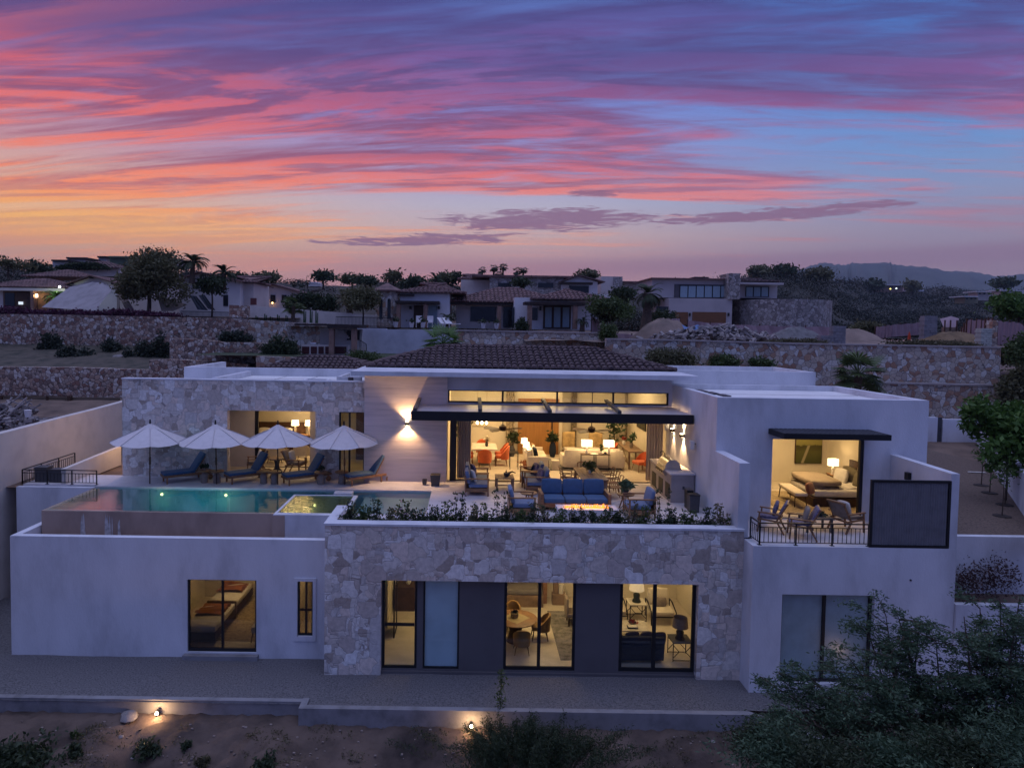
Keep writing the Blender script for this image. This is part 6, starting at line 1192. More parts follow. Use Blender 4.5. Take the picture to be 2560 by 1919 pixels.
# ---------------- right bedroom ----------------
t = thing('painting', 'green landscape painting with a pale stream on the bedroom wall', 'painting', (0, 0, 0)); a = at(1988, 1092, 26.98); b = at(2052, 1158, 26.98); MB().box(a[0], b[0], 26.92, 26.98, b[2], a[2]).build('frame', WOODD, t)
m_, tt = newmat('landscape_canvas'); tc_ = tt.n('ShaderNodeTexCoord').outputs['Object']; sp_ = tt.n('ShaderNodeSeparateXYZ', {0: tc_}).outputs; nz_ = tt.noise(tc_, 3., 5., .6)
zz = tt.m('ADD', tt.mr(sp_[2], b[2], a[2], 0., 1., False), tt.m('MULTIPLY', tt.m('SUBTRACT', nz_, .5), .35)); cc1 = tt.ramp(zz, [(0., (.05, .06, .01, 1)), (.45, (.10, .10, .02, 1)), (.66, (.06, .05, .01, 1)), (.72, (.28, .26, .07, 1)), (1., (.34, .30, .10, 1))])
sx2 = tt.m('SUBTRACT', tt.mr(sp_[0], a[0], b[0], 0., 1., False), tt.m('ADD', .25, tt.m('MULTIPLY', tt.mr(sp_[2], b[2], a[2], 0., 1., False), .35))); cc1 = tt.mix(tt.m('MULTIPLY', tt.mr(tt.m('ABSOLUTE', sx2), .07, .03), tt.mr(zz, .72, .64)), cc1, (.34, .30, .18, 1))
finish(tt, tt.n('ShaderNodeBsdfPrincipled', {'Base Color': cc1, 'Roughness': .6})); MB().box(a[0] + .02, b[0] - .02, 26.90, 26.92, b[2] + .02, a[2] - .02).build('canvas', m_, t)
b = thing('bed', 'bed with draped taupe cover, fringed throw and pillows in the right bedroom', 'bed', (12.9, 24.1, TZ)); box('base', WOODD, b, -1.05, 1.2, -.95, .95, .0, .3); MB().cushion(-1.0, 1.2, -.92, .92, .3, .58, .1, .02).build('mattress', LINEN, b, True)
def drape(x0, x1, y0, y1, zt, over, seed, fr=False):
    m = MB(); N = 26; rg = random.Random(seed)
    for j in range(N + 1):
        for i in range(N + 1):
            u, v = i / N, j / N; x = x0 + (x1 - x0) * u; y = y0 + (y1 - y0) * v; z = zt + .05 * math.sin(u * 4 + v * 3 + seed) + .02 * math.sin(u * 17 + v * 5)
            if v < .22: k = (.22 - v) / .22; z -= over * k; y = y0 + (y1 - y0) * .22 - .04 * k + .02 * math.sin(u * 28)
            m.v.append((x, y, z))
    m.f = [(j * (N + 1) + i, j * (N + 1) + i + 1, (j + 1) * (N + 1) + i + 1, (j + 1) * (N + 1) + i) for j in range(N) for i in range(N)]
    if fr:
        for k in range(46): x = x0 + (x1 - x0) * k / 45; m.bar((x, y0 + (y1 - y0) * .22 - .05, zt - over + .02), (x + rg.uniform(-.02, .02), y0 + (y1 - y0) * .22 - .06, zt - over - .08), .012)
    return m
drape(-1.02, .0, -1.1, .95, .66, .34, 1, True).build('throw', TAUPE, b, True); drape(-.1, 1.2, -1.1, .9, .60, .3, 4).build('sheet', LINEN, b, True); MB().cushion(-1., .1, -.7, .9, .62, .88, .12, .1).build('duvet', mat('puffy_taupe_duvet', (.36, .29, .22), .85, .08, 4., .2), b, True)
GRN = mat('olive_grey_pillow', (.16, .135, .09), .85, .15, 5.)
for (x, y, z, w_, mt_, r) in ((.75, -.55, .6, .55, GRN, 1.2), (.8, .1, .6, .6, GRN, 1.1), (.95, .6, .6, .6, GRN, 1.3), (.45, .2, .6, .5, LINEN, 1.2), (1.1, -.1, .72, .62, TAUPE, 1.3)): pillow(MB(), x, y, z, w_, .5, .18, rz=-r, rx=-.3).build('pillow', mt_, b, True)
box('headboard', WOODD, b, 1.2, 1.3, -.95, .95, 0, 1.3)
t = thing('bench', 'cream upholstered bench at the foot of the bed', 'bench', (11.42, 23.75, TZ), -.08); MB().cushion(-.22, .22, -.78, .78, .38, .52, .05, .03).build('seat', CREAM, t, True)
for sx_ in (-1, 1):
    for sy in (-1, 1): MB().bar((sx_ * .17, sy * .68, .4), (sx_ * .2, sy * .72, 0), .025).build('leg', WOODD, t)
t = thing('cushion', 'rust coloured velvet cushion propped against the bench', 'cushion', (11.75, 23.1, TZ + .46), .6); MB().cushion(-.2, .2, -.08, .08, 0, .38, .07, .1).rot('X', -.3).build('cover', mat('rust_velvet', (.30, .10, .04), .7, .1, 5., sheen=.4), t, True)
MB().box(10.5, 14., 22.15, 25.4, 0, .012).build('rug', RUGB).location = (0, 0, TZ); o = [x for x in bpy.data.objects if x.name.startswith('rug')][-1]; tag(o, 'beige rug under the bed in the right bedroom', 'rug')
t = thing('nightstand', 'wooden nightstand behind the bed pillows', 'cabinet', (13.95, 25.6, TZ)); box('cabinet', WOODD, t, -.25, .3, -.25, .25, .05, .6); box('cabinet_top', WOOD, t, -.27, .32, -.27, .27, .6, .63)
lamp_thing('table_lamp', 'square shade lamp on the nightstand in the right bedroom', (13.8, 25.6, TZ + .63), .32, .07, .17, .26, 12, LINEN, square=True)
t = thing('armchair', 'small dark armchair glimpsed behind the door post', 'chair', (9.75, 25.6, TZ)); MB().cushion(-.3, .3, -.3, .3, .2, .45, .05).build('seat', TAUPE, t, True); MB().cushion(-.3, .3, .2, .34, .3, .85, .05).build('backrest', WOODD, t, True)
# balcony chairs
armchair_wood('wooden lounge chair with grey cushion at the left of the balcony', (9.15, 20.4, 4.18), PI / 2 - .5 + PI, PATT, PATT, 'wooden chairs on the balcony', 'balcony_chair', .66)
armchair_wood('nearer wooden lounge chair with grey cushion on the balcony', (9.75, 19.75, 4.18), PI / 2 - .35 + PI, PATT, TAUPE, 'wooden chairs on the balcony', 'balcony_chair', .66)
armchair_wood('wooden lounge chair with pale pillow beside the slatted screen', (11.55, 20.5, 4.18), -PI / 2 + .35 + PI, TAUPE, LINEN, 'wooden chairs on the balcony', 'balcony_chair', .66)
t = thing('balcony_table', 'dark low table between the balcony chairs', 'table', (10.55, 20.45, 4.18)); MB().cushion(-.42, .42, -.32, .32, .4, .45, .01).build('table_top', GREYM, t)
for sx_ in (-1, 1):
    for sy in (-1, 1): box('leg', GREYM, t, sx_ * .36 - .025, sx_ * .36 + .025, sy * .26 - .025, sy * .26 + .025, 0, .4)
t = thing('centrepiece', 'dark rough ornament on the balcony table', 'ornament', (10.7, 20.45, 4.631)); V_, N_ = leaves(np.random.default_rng(3), [(0, 0, .06)], .06, 60, (.09, .06, .03)); leaf_obj('leaves', V_, N_, LEAFD, t); MB().lathe([(.05, 0), (.09, .04), (.08, .04)], n=10).build('bowl', GREYM, t)
# ---------------- lower rooms ----------------
LZ = .13
b = thing('daybed', 'wide grey daybed in a timber niche seen through the middle window', 'daybed', (1.7, 24.6, LZ)); box('base', WOODG, b, -1.1, 1.1, -.4, .5, 0, .42); MB().cushion(-1.08, 1.08, -.38, .48, .42, .62, .06, .02).build('mattress', mat('grey_bedding', (.20, .18, .17), .85, .1, 4.), b, True)
for x in (-.7, -.1): pillow(MB(), x, .3, .62, .45, .4, .15).build('pillow', TAUPE, b, True)
t = thing('round_dining_table', 'round two tone wooden table seen through the middle window', 'table', (1.62, 21.55, LZ)); MB().lathe([(.66, .70), (.69, .715), (.69, .74), (.66, .75)], n=36).build('table_top', WOOD, t, True); MB().prism([(-.46, 0), (0, -.46), (.46, 0), (0, .46)], .7505, .7535, 'z').build('inlay', mat('pale_wood_inlay', (.42, .33, .18), .5, .1, 4.), t); MB().lathe([(.3, 0), (.27, .08), (.2, .35), (.27, .7)], n=14).build('pedestal', WOODD, t, True)
t = thing('basket', 'woven bowl with dark fruit on the round table', 'bowl', (1.58, 21.6, LZ + .755)); MB().lathe([(.12, 0), (.13, .06), (.13, .14), (.11, .14)], n=16).build('bowl', mat('woven_cane', (.36, .28, .16), .8, .3, 30.), t, True)
V_, N_ = leaves(np.random.default_rng(6), [(0, 0, .17)], .05, 50, (.05, .05, .02)); leaf_obj('fruit', V_, N_, NAVY, t)
TZ_ = TZ; TZ = LZ
CANE = mat('honey_wood_chair', (.30, .17, .06), .6, .15, 4.)
for i, (x, y, r, lab) in enumerate(((2.45, 21.75, -PI / 2, 'brown wooden chair at the right of the round table'), (1.6, 22.5, 0, 'brown wooden chair behind the round table'), (1.75, 20.75, PI, 'brown wooden chair in front of the round table'))): tubchair(lab, x, y, r, CANE, 'chairs at the round table', WOODD, .82, .52)
TZ = TZ_
MB().box(2.9, 4.4, 20.3, 23.9, 0, .01).build('rug', RUGM).location = (0, 0, LZ); tag([x for x in bpy.data.objects if x.name.startswith('rug')][-1], 'grey rug right of the round table downstairs', 'rug')
t = thing('bookcase', 'timber niche post with a brown basket on the floor beside it', 'shelf', (2.95, 24.85, LZ)); box('post', WOOD, t, -.12, .02, -.3, .3, 0, 2.6)
t = thing('basket', 'square brown basket holding rolled blankets near the cream wall', 'basket', (3.4, 24.6, LZ)); MB().cushion(-.25, .25, -.2, .2, 0, .38, .03).build('basket', WOODG, t); MB().tube([(-.1, 0, .3), (-.12, 0, .85)], .1, 8).build('blanket_roll', WOODG, t, True); MB().tube([(.08, 0, .3), (.1, .03, .7)], .09, 8).build('blanket_roll', LINEN, t, True)
t = thing('screen_chair', 'grey fabric chair partly seen at the edge of the middle window', 'chair', (3.75, 22.9, LZ)); MB().cushion(-.3, .3, -.3, .3, .3, .45, .05).build('seat', TAUPE, t, True); MB().cushion(-.36, -.26, -.3, .3, .3, .95, .05).build('backrest', TAUPE, t, True)
for q in ((-.25, -.25), (.25, -.25), (-.25, .25), (.25, .25)): box('leg', WOODD, t, q[0] - .02, q[0] + .02, q[1] - .02, q[1] + .02, 0, .3)
def lattice_table(label, x, y, mt_top):
    t = thing('lattice_table', label, 'side table', (x, y, LZ)); MB().box(-.3, .3, -.3, .3, .56, .59).build('table_top', mt_top, t)
    for sx_ in (-1, 1):
        for sy in (-1, 1): box('leg', BLK, t, sx_ * .28 - .012, sx_ * .28 + .012, sy * .28 - .012, sy * .28 + .012, 0, .56)
    m = MB()
    for s_ in (-1, 1):
        y_ = s_ * .28
        for p, q in (((-.28, .5), (-.1, .3)), ((-.28, .1), (-.1, .3)), ((-.1, .3), (.1, .3)), ((.28, .5), (.1, .3)), ((.28, .1), (.1, .3)), ((-.28, .03), (.28, .03))): m.bar((p[0], y_, p[1]), (q[0], y_, q[1]), .018)
    m.build('lattice', BLK, t)
lattice_table('pale topped lattice side table behind the coffee table, with a green lamp', 5.95, 23.4, MARB); lattice_table('dark lattice side table close to the right window', 6.6, 20.6, GREYM)
lamp_thing('table_lamp', 'cream shade lamp with a dark green base through the right lower window', (5.95, 23.4, LZ + .59), .42, .15, .26, .32, 0, mat('dark_green_glaze', (.03, .045, .015), .3, .1, 3.), mt=SHADE2)
lamp_thing('table_lamp', 'grey shade lamp on the dark lattice table', (6.6, 20.6, LZ + .59), .36, .15, .24, .3, 0, BLK, mt=TAUPE)
for x, y, lab in ((6.75, 23.25, 'black framed lounge chair with cream cushions and a grey pillow'), (5.1, 23.3, 'black framed lounge chair partly hidden by the window frame')):
    t = thing('framed_armchair', lab, 'chair', (x, y, LZ), 0, 'framed chairs in the lower lounge'); MB().cushion(-.38, .38, -.4, .35, .3, .46, .05, .03).build('seat_cushion', CREAM, t, True); m = MB(); m.cushion(-.36, .36, -.08, .08, 0, .55, .06, .06).rot('X', -.25).mv(0, .3, .46); m.build('back_cushion', CREAM, t, True); pillow(MB(), 0, .08, .46, .45, .32, .13).build('pillow', TAUPE, t, True)
    for s_ in (-1, 1): m = MB(); m.bar((s_ * .42, -.42, 0), (s_ * .42, -.42, .45), .03); m.bar((s_ * .42, -.42, .45), (s_ * .42, .1, .62), .03); m.bar((s_ * .42, .1, .62), (s_ * .42, .4, .62), .03); m.bar((s_ * .42, .4, .62), (s_ * .42, .4, 0), .03); m.build('side_frame', BLK, t)
    MB().box(-.42, .42, -.42, -.38, .27, .3).build('front_rail', BLK, t)
t = thing('coffee_table', 'low white coffee table with books and a red flower bowl', 'table', (5.45, 21.9, LZ)); MB().box(-.55, .5, -.4, .4, .36, .40).build('table_top', MARB, t)
for sx_ in (-1, 1):
    for sy in (-1, 1): box('leg', BLK, t, sx_ * .48 - .02 - .02, sx_ * .48, sy * .36 - .02, sy * .36 + .02, 0, .36)
t = thing('flower_bowl', 'low bowl of dark red flowers on the white coffee table', 'bowl', (5.5, 22.05, LZ + .401)); MB().lathe([(.1, 0), (.14, .04), (.13, .04)], n=14).build('bowl', GREYM, t); V_, N_ = leaves(np.random.default_rng(16), [(0, 0, .07)], .04, 70, (.07, .06, .015)); leaf_obj('flowers', V_, N_, MATS['red_petals'], t)
t = thing('book_stack', 'stack of two books on the white coffee table', 'books', (5.42, 21.75, LZ + .401)); MB().box(-.16, .16, -.11, .11, 0, .03).build('book', NAVY, t); MB().box(-.14, .14, -.1, .1, .03, .055).build('book', LINEN, t)
t = thing('sofa', 'dark navy sofa with its back to the right lower window', 'sofa', (5.15, 20.5, LZ)); MB().cushion(-.95, .85, -.4, .4, .1, .42, .05).build('base', NAVY, t, True); MB().cushion(-.95, .85, -.45, -.25, .3, .85, .06).build('backrest', NAVY, t, True)
for x in (-.1, .35, .7): pillow(MB(), x, -.12, .42, .45, .48, .14, rx=.2, rz=.2).build('pillow', mat('plum_pillow', (.06, .045, .06), .85, .1, 5.), t, True)
t = thing('console_cabinet', 'dark cabinet with a white vase through the narrow window', 'cabinet', (-2.15, 24.2, LZ)); box('cabinet', WOODD, t, -.3, .35, -.5, .5, 0, .85); MB().lathe([(.05, 0), (.1, .1), (.05, .22), (.04, .22)], (.1, -.2), 12, .85).build('vase', LINEN, t, True)
t = thing('mirror', 'thin black framed floor mirror behind the narrow window', 'mirror', (-2.3, 22.0, LZ)); m = MB(); m.box(-.02, .02, -.4, -.36, 0, 2.); m.box(-.02, .02, .36, .4, 0, 2.); m.box(-.02, .02, -.36, .36, 0, .04); m.box(-.02, .02, -.36, .36, 1.96, 2.); m.build('frame', BLK, t); MB().box(-.005, .005, -.36, .36, .04, 1.96).build('glass', mat('mirror_glass', (.5, .45, .38), .1, .02, 1., metal=1.), t)
for i, (x, y, lab) in enumerate(((-8.3, 21.85, 'nearer single bed with an orange throw in the dim lower bedroom'), (-8.3, 23.75, 'farther single bed with an orange throw in the dim lower bedroom'))):
    b = thing('bed', lab, 'bed', (x, y, .15), PI / 2, 'beds in the dim lower bedroom'); box('base', WOODD, b, -.9, .95, -.48, .48, .12, .35); MB().cushion(-.9, .95, -.5, .5, .35, .58, .08, .02).build('mattress', LINEN, b, True); drape(-.1, .85, -.62, .5, .62, .34, 5 + i).build('throw', mat('burnt_orange_throw', (.34, .12, .04), .85, .15, 5.), b, True); MB().cushion(.95, 1.05, -.5, .5, 0, .62, .02).build('footboard', WOODG, b)
MB().box(-8.6, -5.9, 21.2, 24.4, 0, .01).build('rug', RUGB).location = (0, 0, .15); tag([x for x in bpy.data.objects if x.name.startswith('rug')][-1], 'brown rug in the dim lower bedroom', 'rug')
t = thing('upholstered_stool', 'pale stool at the right edge of the dim lower bedroom window', 'stool', (-6.5, 21.3, .15)); MB().cushion(-.26, .26, -.24, .24, .28, .52, .08, .04).build('seat', LINEN, t, True)
for q in ((-.2, -.18), (.2, -.18), (-.2, .18), (.2, .18)): MB().bar((q[0], q[1], .3), (q[0] * 1.2, q[1] * 1.2, 0), .025).build('leg', WOODD, t)
# ---------------- foreground ground ----------------
GRAV = mat('blue_grey_gravel', (.175, .165, .168), .95, .5, 24., .9, 90., det=10., col2=(.06, .06, .065))
sheet('gravel_bed', -40, 13.72, 17.95, 20.5, lambda x, y: .0 + .02 * hn(x, y, 2) - max(0, 19 - y) * .02, GRAV, 120, 14)
sheet('gravel_bed', -17, -13.8, 20.5, 24.7, lambda x, y: -.02, GRAV, 6, 6)
def slope(x, y):
    d = 17.9 - y; gul = .34 * math.sin(x * 1.1 + .6 * math.sin(y * .8)) * min(1, d / 2) + .10 * math.sin(x * 2.9 + y * 1.7) + .05 * math.sin(x * 6.1 - y * 4.3)
    return -.36 - .13 * d - .018 * d * d + gul * min(1, max(0, d) / 1.2)
m = MB(); NX, NY = 330, 150; X0, X1, Y0, Y1 = -26, 26, 2., 18.0; rg = random.Random(8)
m.v = [(X0 + (X1 - X0) * i / NX, Y0 + (Y1 - Y0) * j / NY, slope(X0 + (X1 - X0) * i / NX, Y0 + (Y1 - Y0) * j / NY) + rg.uniform(-.045, .045)) for j in range(NY + 1) for i in range(NX + 1)]
m.f = [(j * (NX + 1) + i, j * (NX + 1) + i + 1, (j + 1) * (NX + 1) + i + 1, (j + 1) * (NX + 1) + i) for j in range(NY) for i in range(NX)]
struct(m, 'dirt_slope', DIRTS, True)
t = thing('concrete_kerb', 'raw concrete kerb holding the gravel in front of the white wall', 'kerb'); MB().box(-30, -4.38, 17.98, 18.14, -.55, .03).build('kerb', CONC, t)
t = thing('concrete_kerb', 'raw concrete kerb stepping out in front of the stone facade', 'kerb'); m = MB(); m.box(-4.38, -4.2, 17.62, 18.14, -.6, .05); m.box(-4.2, 7.6, 17.62, 17.8, -.6, .05); m.build('kerb', CONC, t)
sheet('gravel_bed', -4.2, 7.6, 17.8, 17.97, lambda x, y: .0, GRAV, 60, 2)
t = thing('concrete_kerb', 'diagonal concrete kerb disappearing under the mesquite tree', 'kerb'); m = MB(); m.prism([(7.6, 17.62), (9.0, 16.5), (9.15, 16.65), (7.6, 17.8)], -.9, .05, 'z'); m.build('kerb', CONC, t)
def rock(label, px, py, Y, s_, seed, name='rock'):
    a = at(px, py, Y); z = slope(a[0], Y); rg = random.Random(seed); m = MB(); m.lathe([(.01, -s_ * .5), (s_ * .7, -s_ * .35), (s_, 0), (s_ * .75, s_ * .45), (.01, s_ * .62)], n=9); m.v = [(x * rg.uniform(.8, 1.15), y * rg.uniform(.8, 1.1), q * rg.uniform(.85, 1.1)) for x, y, q in m.v]
    o = m.build(name, mat('pale_grey_rock', (.26, .23, .22), .9, .2, 3., .4), None, True); o.location = (a[0], Y, z + s_ * .25); return tag(o, label, 'rock')
def slope_at(px, py):
    for k in range(160):
        Y = 17.9 - k * .08; a = at(px, py, Y)
        if a[2] >= slope(a[0], Y): return a[0], Y, slope(a[0], Y)
    return a[0], Y, slope(a[0], Y)
for i, (px, py, s_, lab) in enumerate(((322, 1795, .24, 'large pale rock beside the left ground light'), (303, 1838, .07, 'small pale stone below the large rock'), (332, 1893, .06, 'small white stone near the leafy clump'), (70, 1895, .05, 'small white stone by the dark ground cover'), (1782, 1850, .06, 'small pale stone on the right part of the slope'))):
    p = slope_at(px, py); o = rock(lab, px, py, p[1], s_, i)
rg = random.Random(77); m = MB()
for k in range(1500):
    x = rg.uniform(-14, 14); y = rg.uniform(9, 17.6); s_ = rg.uniform(.01, .035); z = slope(x, y); n0 = len(m.v); m.box(x - s_, x + s_, y - s_ * .8, y + s_ * .8, z - s_ * .3, z + s_ * .9)
tag(m.build('loose_stones', mat('loose_pebbles', (.24, .19, .165), .95, .4, 1.5)), 'small loose stones scattered over the dirt slope', 'stones', kind='stuff')
rgn = np.random.default_rng(51); C_ = []
for k in range(900):
    x = rgn.uniform(-15, 9); y = 17.5 - abs(rgn.normal(0, 2.6))
    if y < 10 or (math.sin(x * 1.3 + 1) + math.sin(x * 3.1 + y * 1.4) < rgn.uniform(-.6, 1.4)): continue
    C_.append((x, y, slope(x, y) + .03))
V_, N_ = leaves(rgn, C_, .022, 26, (.10, .08, .035), 4.); tag(leaf_obj('bank_scrub', V_, N_, DRYG), 'sparse dry scrub and twigs scattered over the dirt bank', 'scrub', kind='stuff')
# ground lights
for i, (px, py, lab) in enumerate(((393, 1780, 'lit ground spotlight on the dirt below the left white wall'), (1178, 1817, 'lit ground spotlight below the stone facade'), (2428, 1912, 'lit ground spotlight under the mesquite tree'))):
    x, y, z = slope_at(px, py + 8); t = thing('ground_spotlight', lab, 'spotlight', (x, y, z), 0, 'ground spotlights on the slope')
    MB().tube([(0, 0, -.1), (0, 0, .1)], .012, 6).build('stake', BLK, t); m = MB(); m.tube([(0, 0, .12), (0, .09, .16)], .05, 12, .04); m.build('housing', BLK, t); MB().lathe([(.002, -.05), (.038, -.02), (.038, .02), (.002, .05)], (0, -.03), 12, .13).build('lens', SPOTL, t, True)
    lamp('POINT', (x, y - .12, z + .18), (20, 16, 7)[i], WARM2, .05, name='ground_light_glow')
# low plants on the slope
def clump(name, label, cat, px, py, r, h_, mt, n=60, each=10, leaf=.07, seed=1, group=None, elong=2.4, sq=.7):
    x, y, z = slope_at(px, py); rgn = np.random.default_rng(seed); t = thing(name, label, cat, (x, y, z), 0, group)
    c = [(rgn.normal(0, r * .45), rgn.normal(0, r * .4), abs(rgn.normal(0, 1)) * h_ * .45 + .02) for _ in range(n)]; V_, N_ = leaves(rgn, c, leaf, each, (r * .14, r * .14, h_ * .16), elong); leaf_obj('leaves', V_, N_, mt, t)
    if n > 45:
        m = MB()
        for p in c[::5]: m.tube([(0, 0, 0), (p[0] * .6, p[1] * .6, p[2] * .5), p], .01, 4, .004)
        m.build('stems', BARK, t)
    return t
clump('low_shrub', 'dark creeping shrub in the lower left corner of the slope', 'shrub', 50, 1905, .9, .35, LEAFD, 120, 12, .07, 1); clump('low_shrub', 'small dark shrub below the left ground light', 'shrub', 375, 1880, .35, .28, LEAFD, 60, 12, .05, 2); clump('low_shrub', 'tiny green tuft on the left of the slope', 'shrub', 190, 1840, .12, .2, LEAFM, 20, 10, .04, 3)
clump('low_shrub', 'small dark tuft left of the leafy clump', 'shrub', 185, 1885, .22, .2, LEAFD, 40, 10, .05, 4); clump('low_shrub', 'lone dark tuft in the middle left of the slope', 'shrub', 467, 1862, .14, .16, LEAFD, 25, 10, .04, 5); clump('low_shrub', 'dark tuft at the bottom edge left of the tall bush', 'shrub', 665, 1912, .25, .2, LEAFD, 40, 10, .05, 6); clump('low_shrub', 'sparse dry tuft near the bottom edge', 'shrub', 510, 1910, .2, .18, DRYG, 40, 10, .05, 7)
# tall grassy bush
x, y, z = slope_at(1335, 1900); t = thing('broom_bush', 'tall feathery dark green bush at the bottom centre', 'bush', (x, y, z)); rgn = np.random.default_rng(11); m = MB(); C_ = []
for k in range(210):
    u = rgn.normal(0, .95); hgt = max(.22, (.98 - .22 * abs(u)) * rgn.uniform(.35, 1.05)); y_ = rgn.normal(0, .35); tip = (u * 1.15 + rgn.normal(0, .14), y_ + rgn.normal(0, .15), hgt); m.tube([(u * .85, y_, -.2), ((u + tip[0]) / 2, y_, hgt * .5), tip], .009, 3, .003)
    for s_ in np.linspace(.25, 1, 9): C_.append((u * .85 + (tip[0] - u * .85) * s_, y_, hgt * s_))
m.build('stems', LEAFO, t); V_, N_ = leaves(rgn, C_, .018, 16, (.05, .05, .07), 5.5); leaf_obj('foliage', V_, N_, LEAFD, t)
x, y, z = slope_at(1250, 1800); t = thing('tall_weed', 'single tall wispy weed standing over the kerb', 'weed', (x, y, z)); C_ = [(.03 * math.sin(k), 0, .15 * k) for k in range(10)]; V_, N_ = leaves(np.random.default_rng(3), C_, .04, 20, (.07, .05, .06), 3.); leaf_obj('foliage', V_, N_, LEAFM, t); MB().tube([(0, 0, -.1), (.02, 0, .7), (0, 0, 1.45)], .012, 4, .004).build('stem', BARK, t)
# mesquite trees in the right foreground
def mesquite(label, base, tips, seed, mt, nc=150, sp=.3, leaf=.028):
    rgn = np.random.default_rng(seed); t = thing('mesquite_tree', label, 'tree', base, 0, 'mesquite trees in the right foreground'); B = Vector(base); br = MB(); C_ = []
    tips = [Vector(at(px, py, Y)) - B for px, py, Y in tips]; fork = Vector((0, 0, .35 * sum(p.z for p in tips) / len(tips)))
    br.tube([(0, 0, -.4), tuple(fork * .5 + Vector((.05, 0, 0))), tuple(fork)], [.13, .10, .08], 8)
    for p in tips:
        mid = (fork + p) * .5 + Vector((rgn.normal(0, .15), rgn.normal(0, .15), .25)); br.tube([tuple(fork), tuple(mid), tuple(p)], [.05, .03, .008], 5)
        for k in range(9):
            s_ = rgn.uniform(.35, 1.05); o_ = mid.lerp(p, min(1, (s_ - .3) / .7)); e = o_ + Vector((rgn.normal(0, .42), rgn.normal(0, .35), rgn.normal(.02, .20))); br.tube([tuple(o_), tuple((o_ + e) / 2 + Vector((0, 0, .05))), tuple(e)], [.012, .008, .004], 4)
            for q in np.linspace(.3, 1.1, 5): c = o_.lerp(e, q); C_.append((c.x, c.y, c.z + rgn.normal(0, .03)))
            C_.append(tuple(e + Vector((rgn.normal(0, .12), rgn.normal(0, .12), -.04))))
    br.build('trunk', BARK, t, True); V_, N_ = leaves(rgn, C_, leaf, 25, (sp * .33, sp * .32, sp * .15), 3.4, .5); leaf_obj('crown', V_, N_, mt, t); return t
x, y, z = slope_at(2115, 1905)
tp = [(1945, 1680, 14), (1900, 1690, 14.3), (1990, 1655, 14.2), (2030, 1700, 13.6), (2075, 1665, 14.4), (2120, 1640, 14.), (2165, 1560, 14.4), (2215, 1540, 14.2), (2240, 1525, 14.6), (2260, 1590, 14.1), (2300, 1560, 14.4), (2340, 1600, 13.9), (2230, 1640, 13.6), (2180, 1690, 13.5), (2290, 1680, 14.3), (2090, 1740, 13.2), (1950, 1760, 13.5), (1890, 1790, 13.8), (2350, 1690, 13.8), (2140, 1780, 13.), (2010, 1800, 13.), (2230, 1780, 13.2)]
mesquite('wide feathery mesquite tree covering the lower right white wall', (x, 14.0, slope(x, 14.)), tp, 21, LEAFG)
x = at(2480, 1900, 13.5)[0]; tp = [(2410, 1540, 13.6), (2450, 1520, 13.9), (2500, 1500, 13.5), (2550, 1490, 13.2), (2590, 1520, 13.4), (2480, 1570, 13.1), (2540, 1580, 13.2), (2440, 1640, 13.6), (2500, 1660, 13.3), (2560, 1660, 13.), (2400, 1690, 13.8), (2470, 1740, 13.), (2540, 1760, 12.8), (2390, 1760, 13.4), (2430, 1800, 13.1), (2360, 1760, 13.6), (2600, 1700, 12.7)]
mesquite('denser mesquite tree at the right edge of the picture', (x, 13.4, slope(x, 13.4)), tp, 22, LEAFG)
for i, (px, py, Y, r, lab) in enumerate(((1950, 1880, 12.6, .7, 'dark bush under the left side of the mesquite'), (2080, 1900, 12.2, .8, 'blue green bush below the mesquite trunk'), (2250, 1900, 12.1, .8, 'dark bush between the two mesquite trees'), (2400, 1890, 12., .7, 'bush beside the hidden ground spotlight'), (2530, 1880, 11.8, .9, 'dense bush in the lower right corner'), (1900, 1850, 13.2, .5, 'small bush at the left foot of the mesquite'))):
    a = at(px, py, Y); rgn = np.random.default_rng(40 + i); t = thing('understory_bush', lab, 'bush', (a[0], Y, a[2]), 0, 'bushes under the mesquite trees'); r *= .85; c = [tuple(rgn.normal(0, 1, 3) * (r * .55, r * .4, r * .3)) for _ in range(110)]; V_, N_ = leaves(rgn, c, .03, 44, (.13, .13, .06), 3.2, .4); leaf_obj('leaves', V_, N_, LEAFD if i % 2 else LEAFG, t); m = MB()
    for p in c[::9]: m.tube([(0, 0, -r * .8), (p[0] * .5, p[1] * .5, p[2] * .4), p], .012, 4, .004)
    m.build('stems', BARK, t)
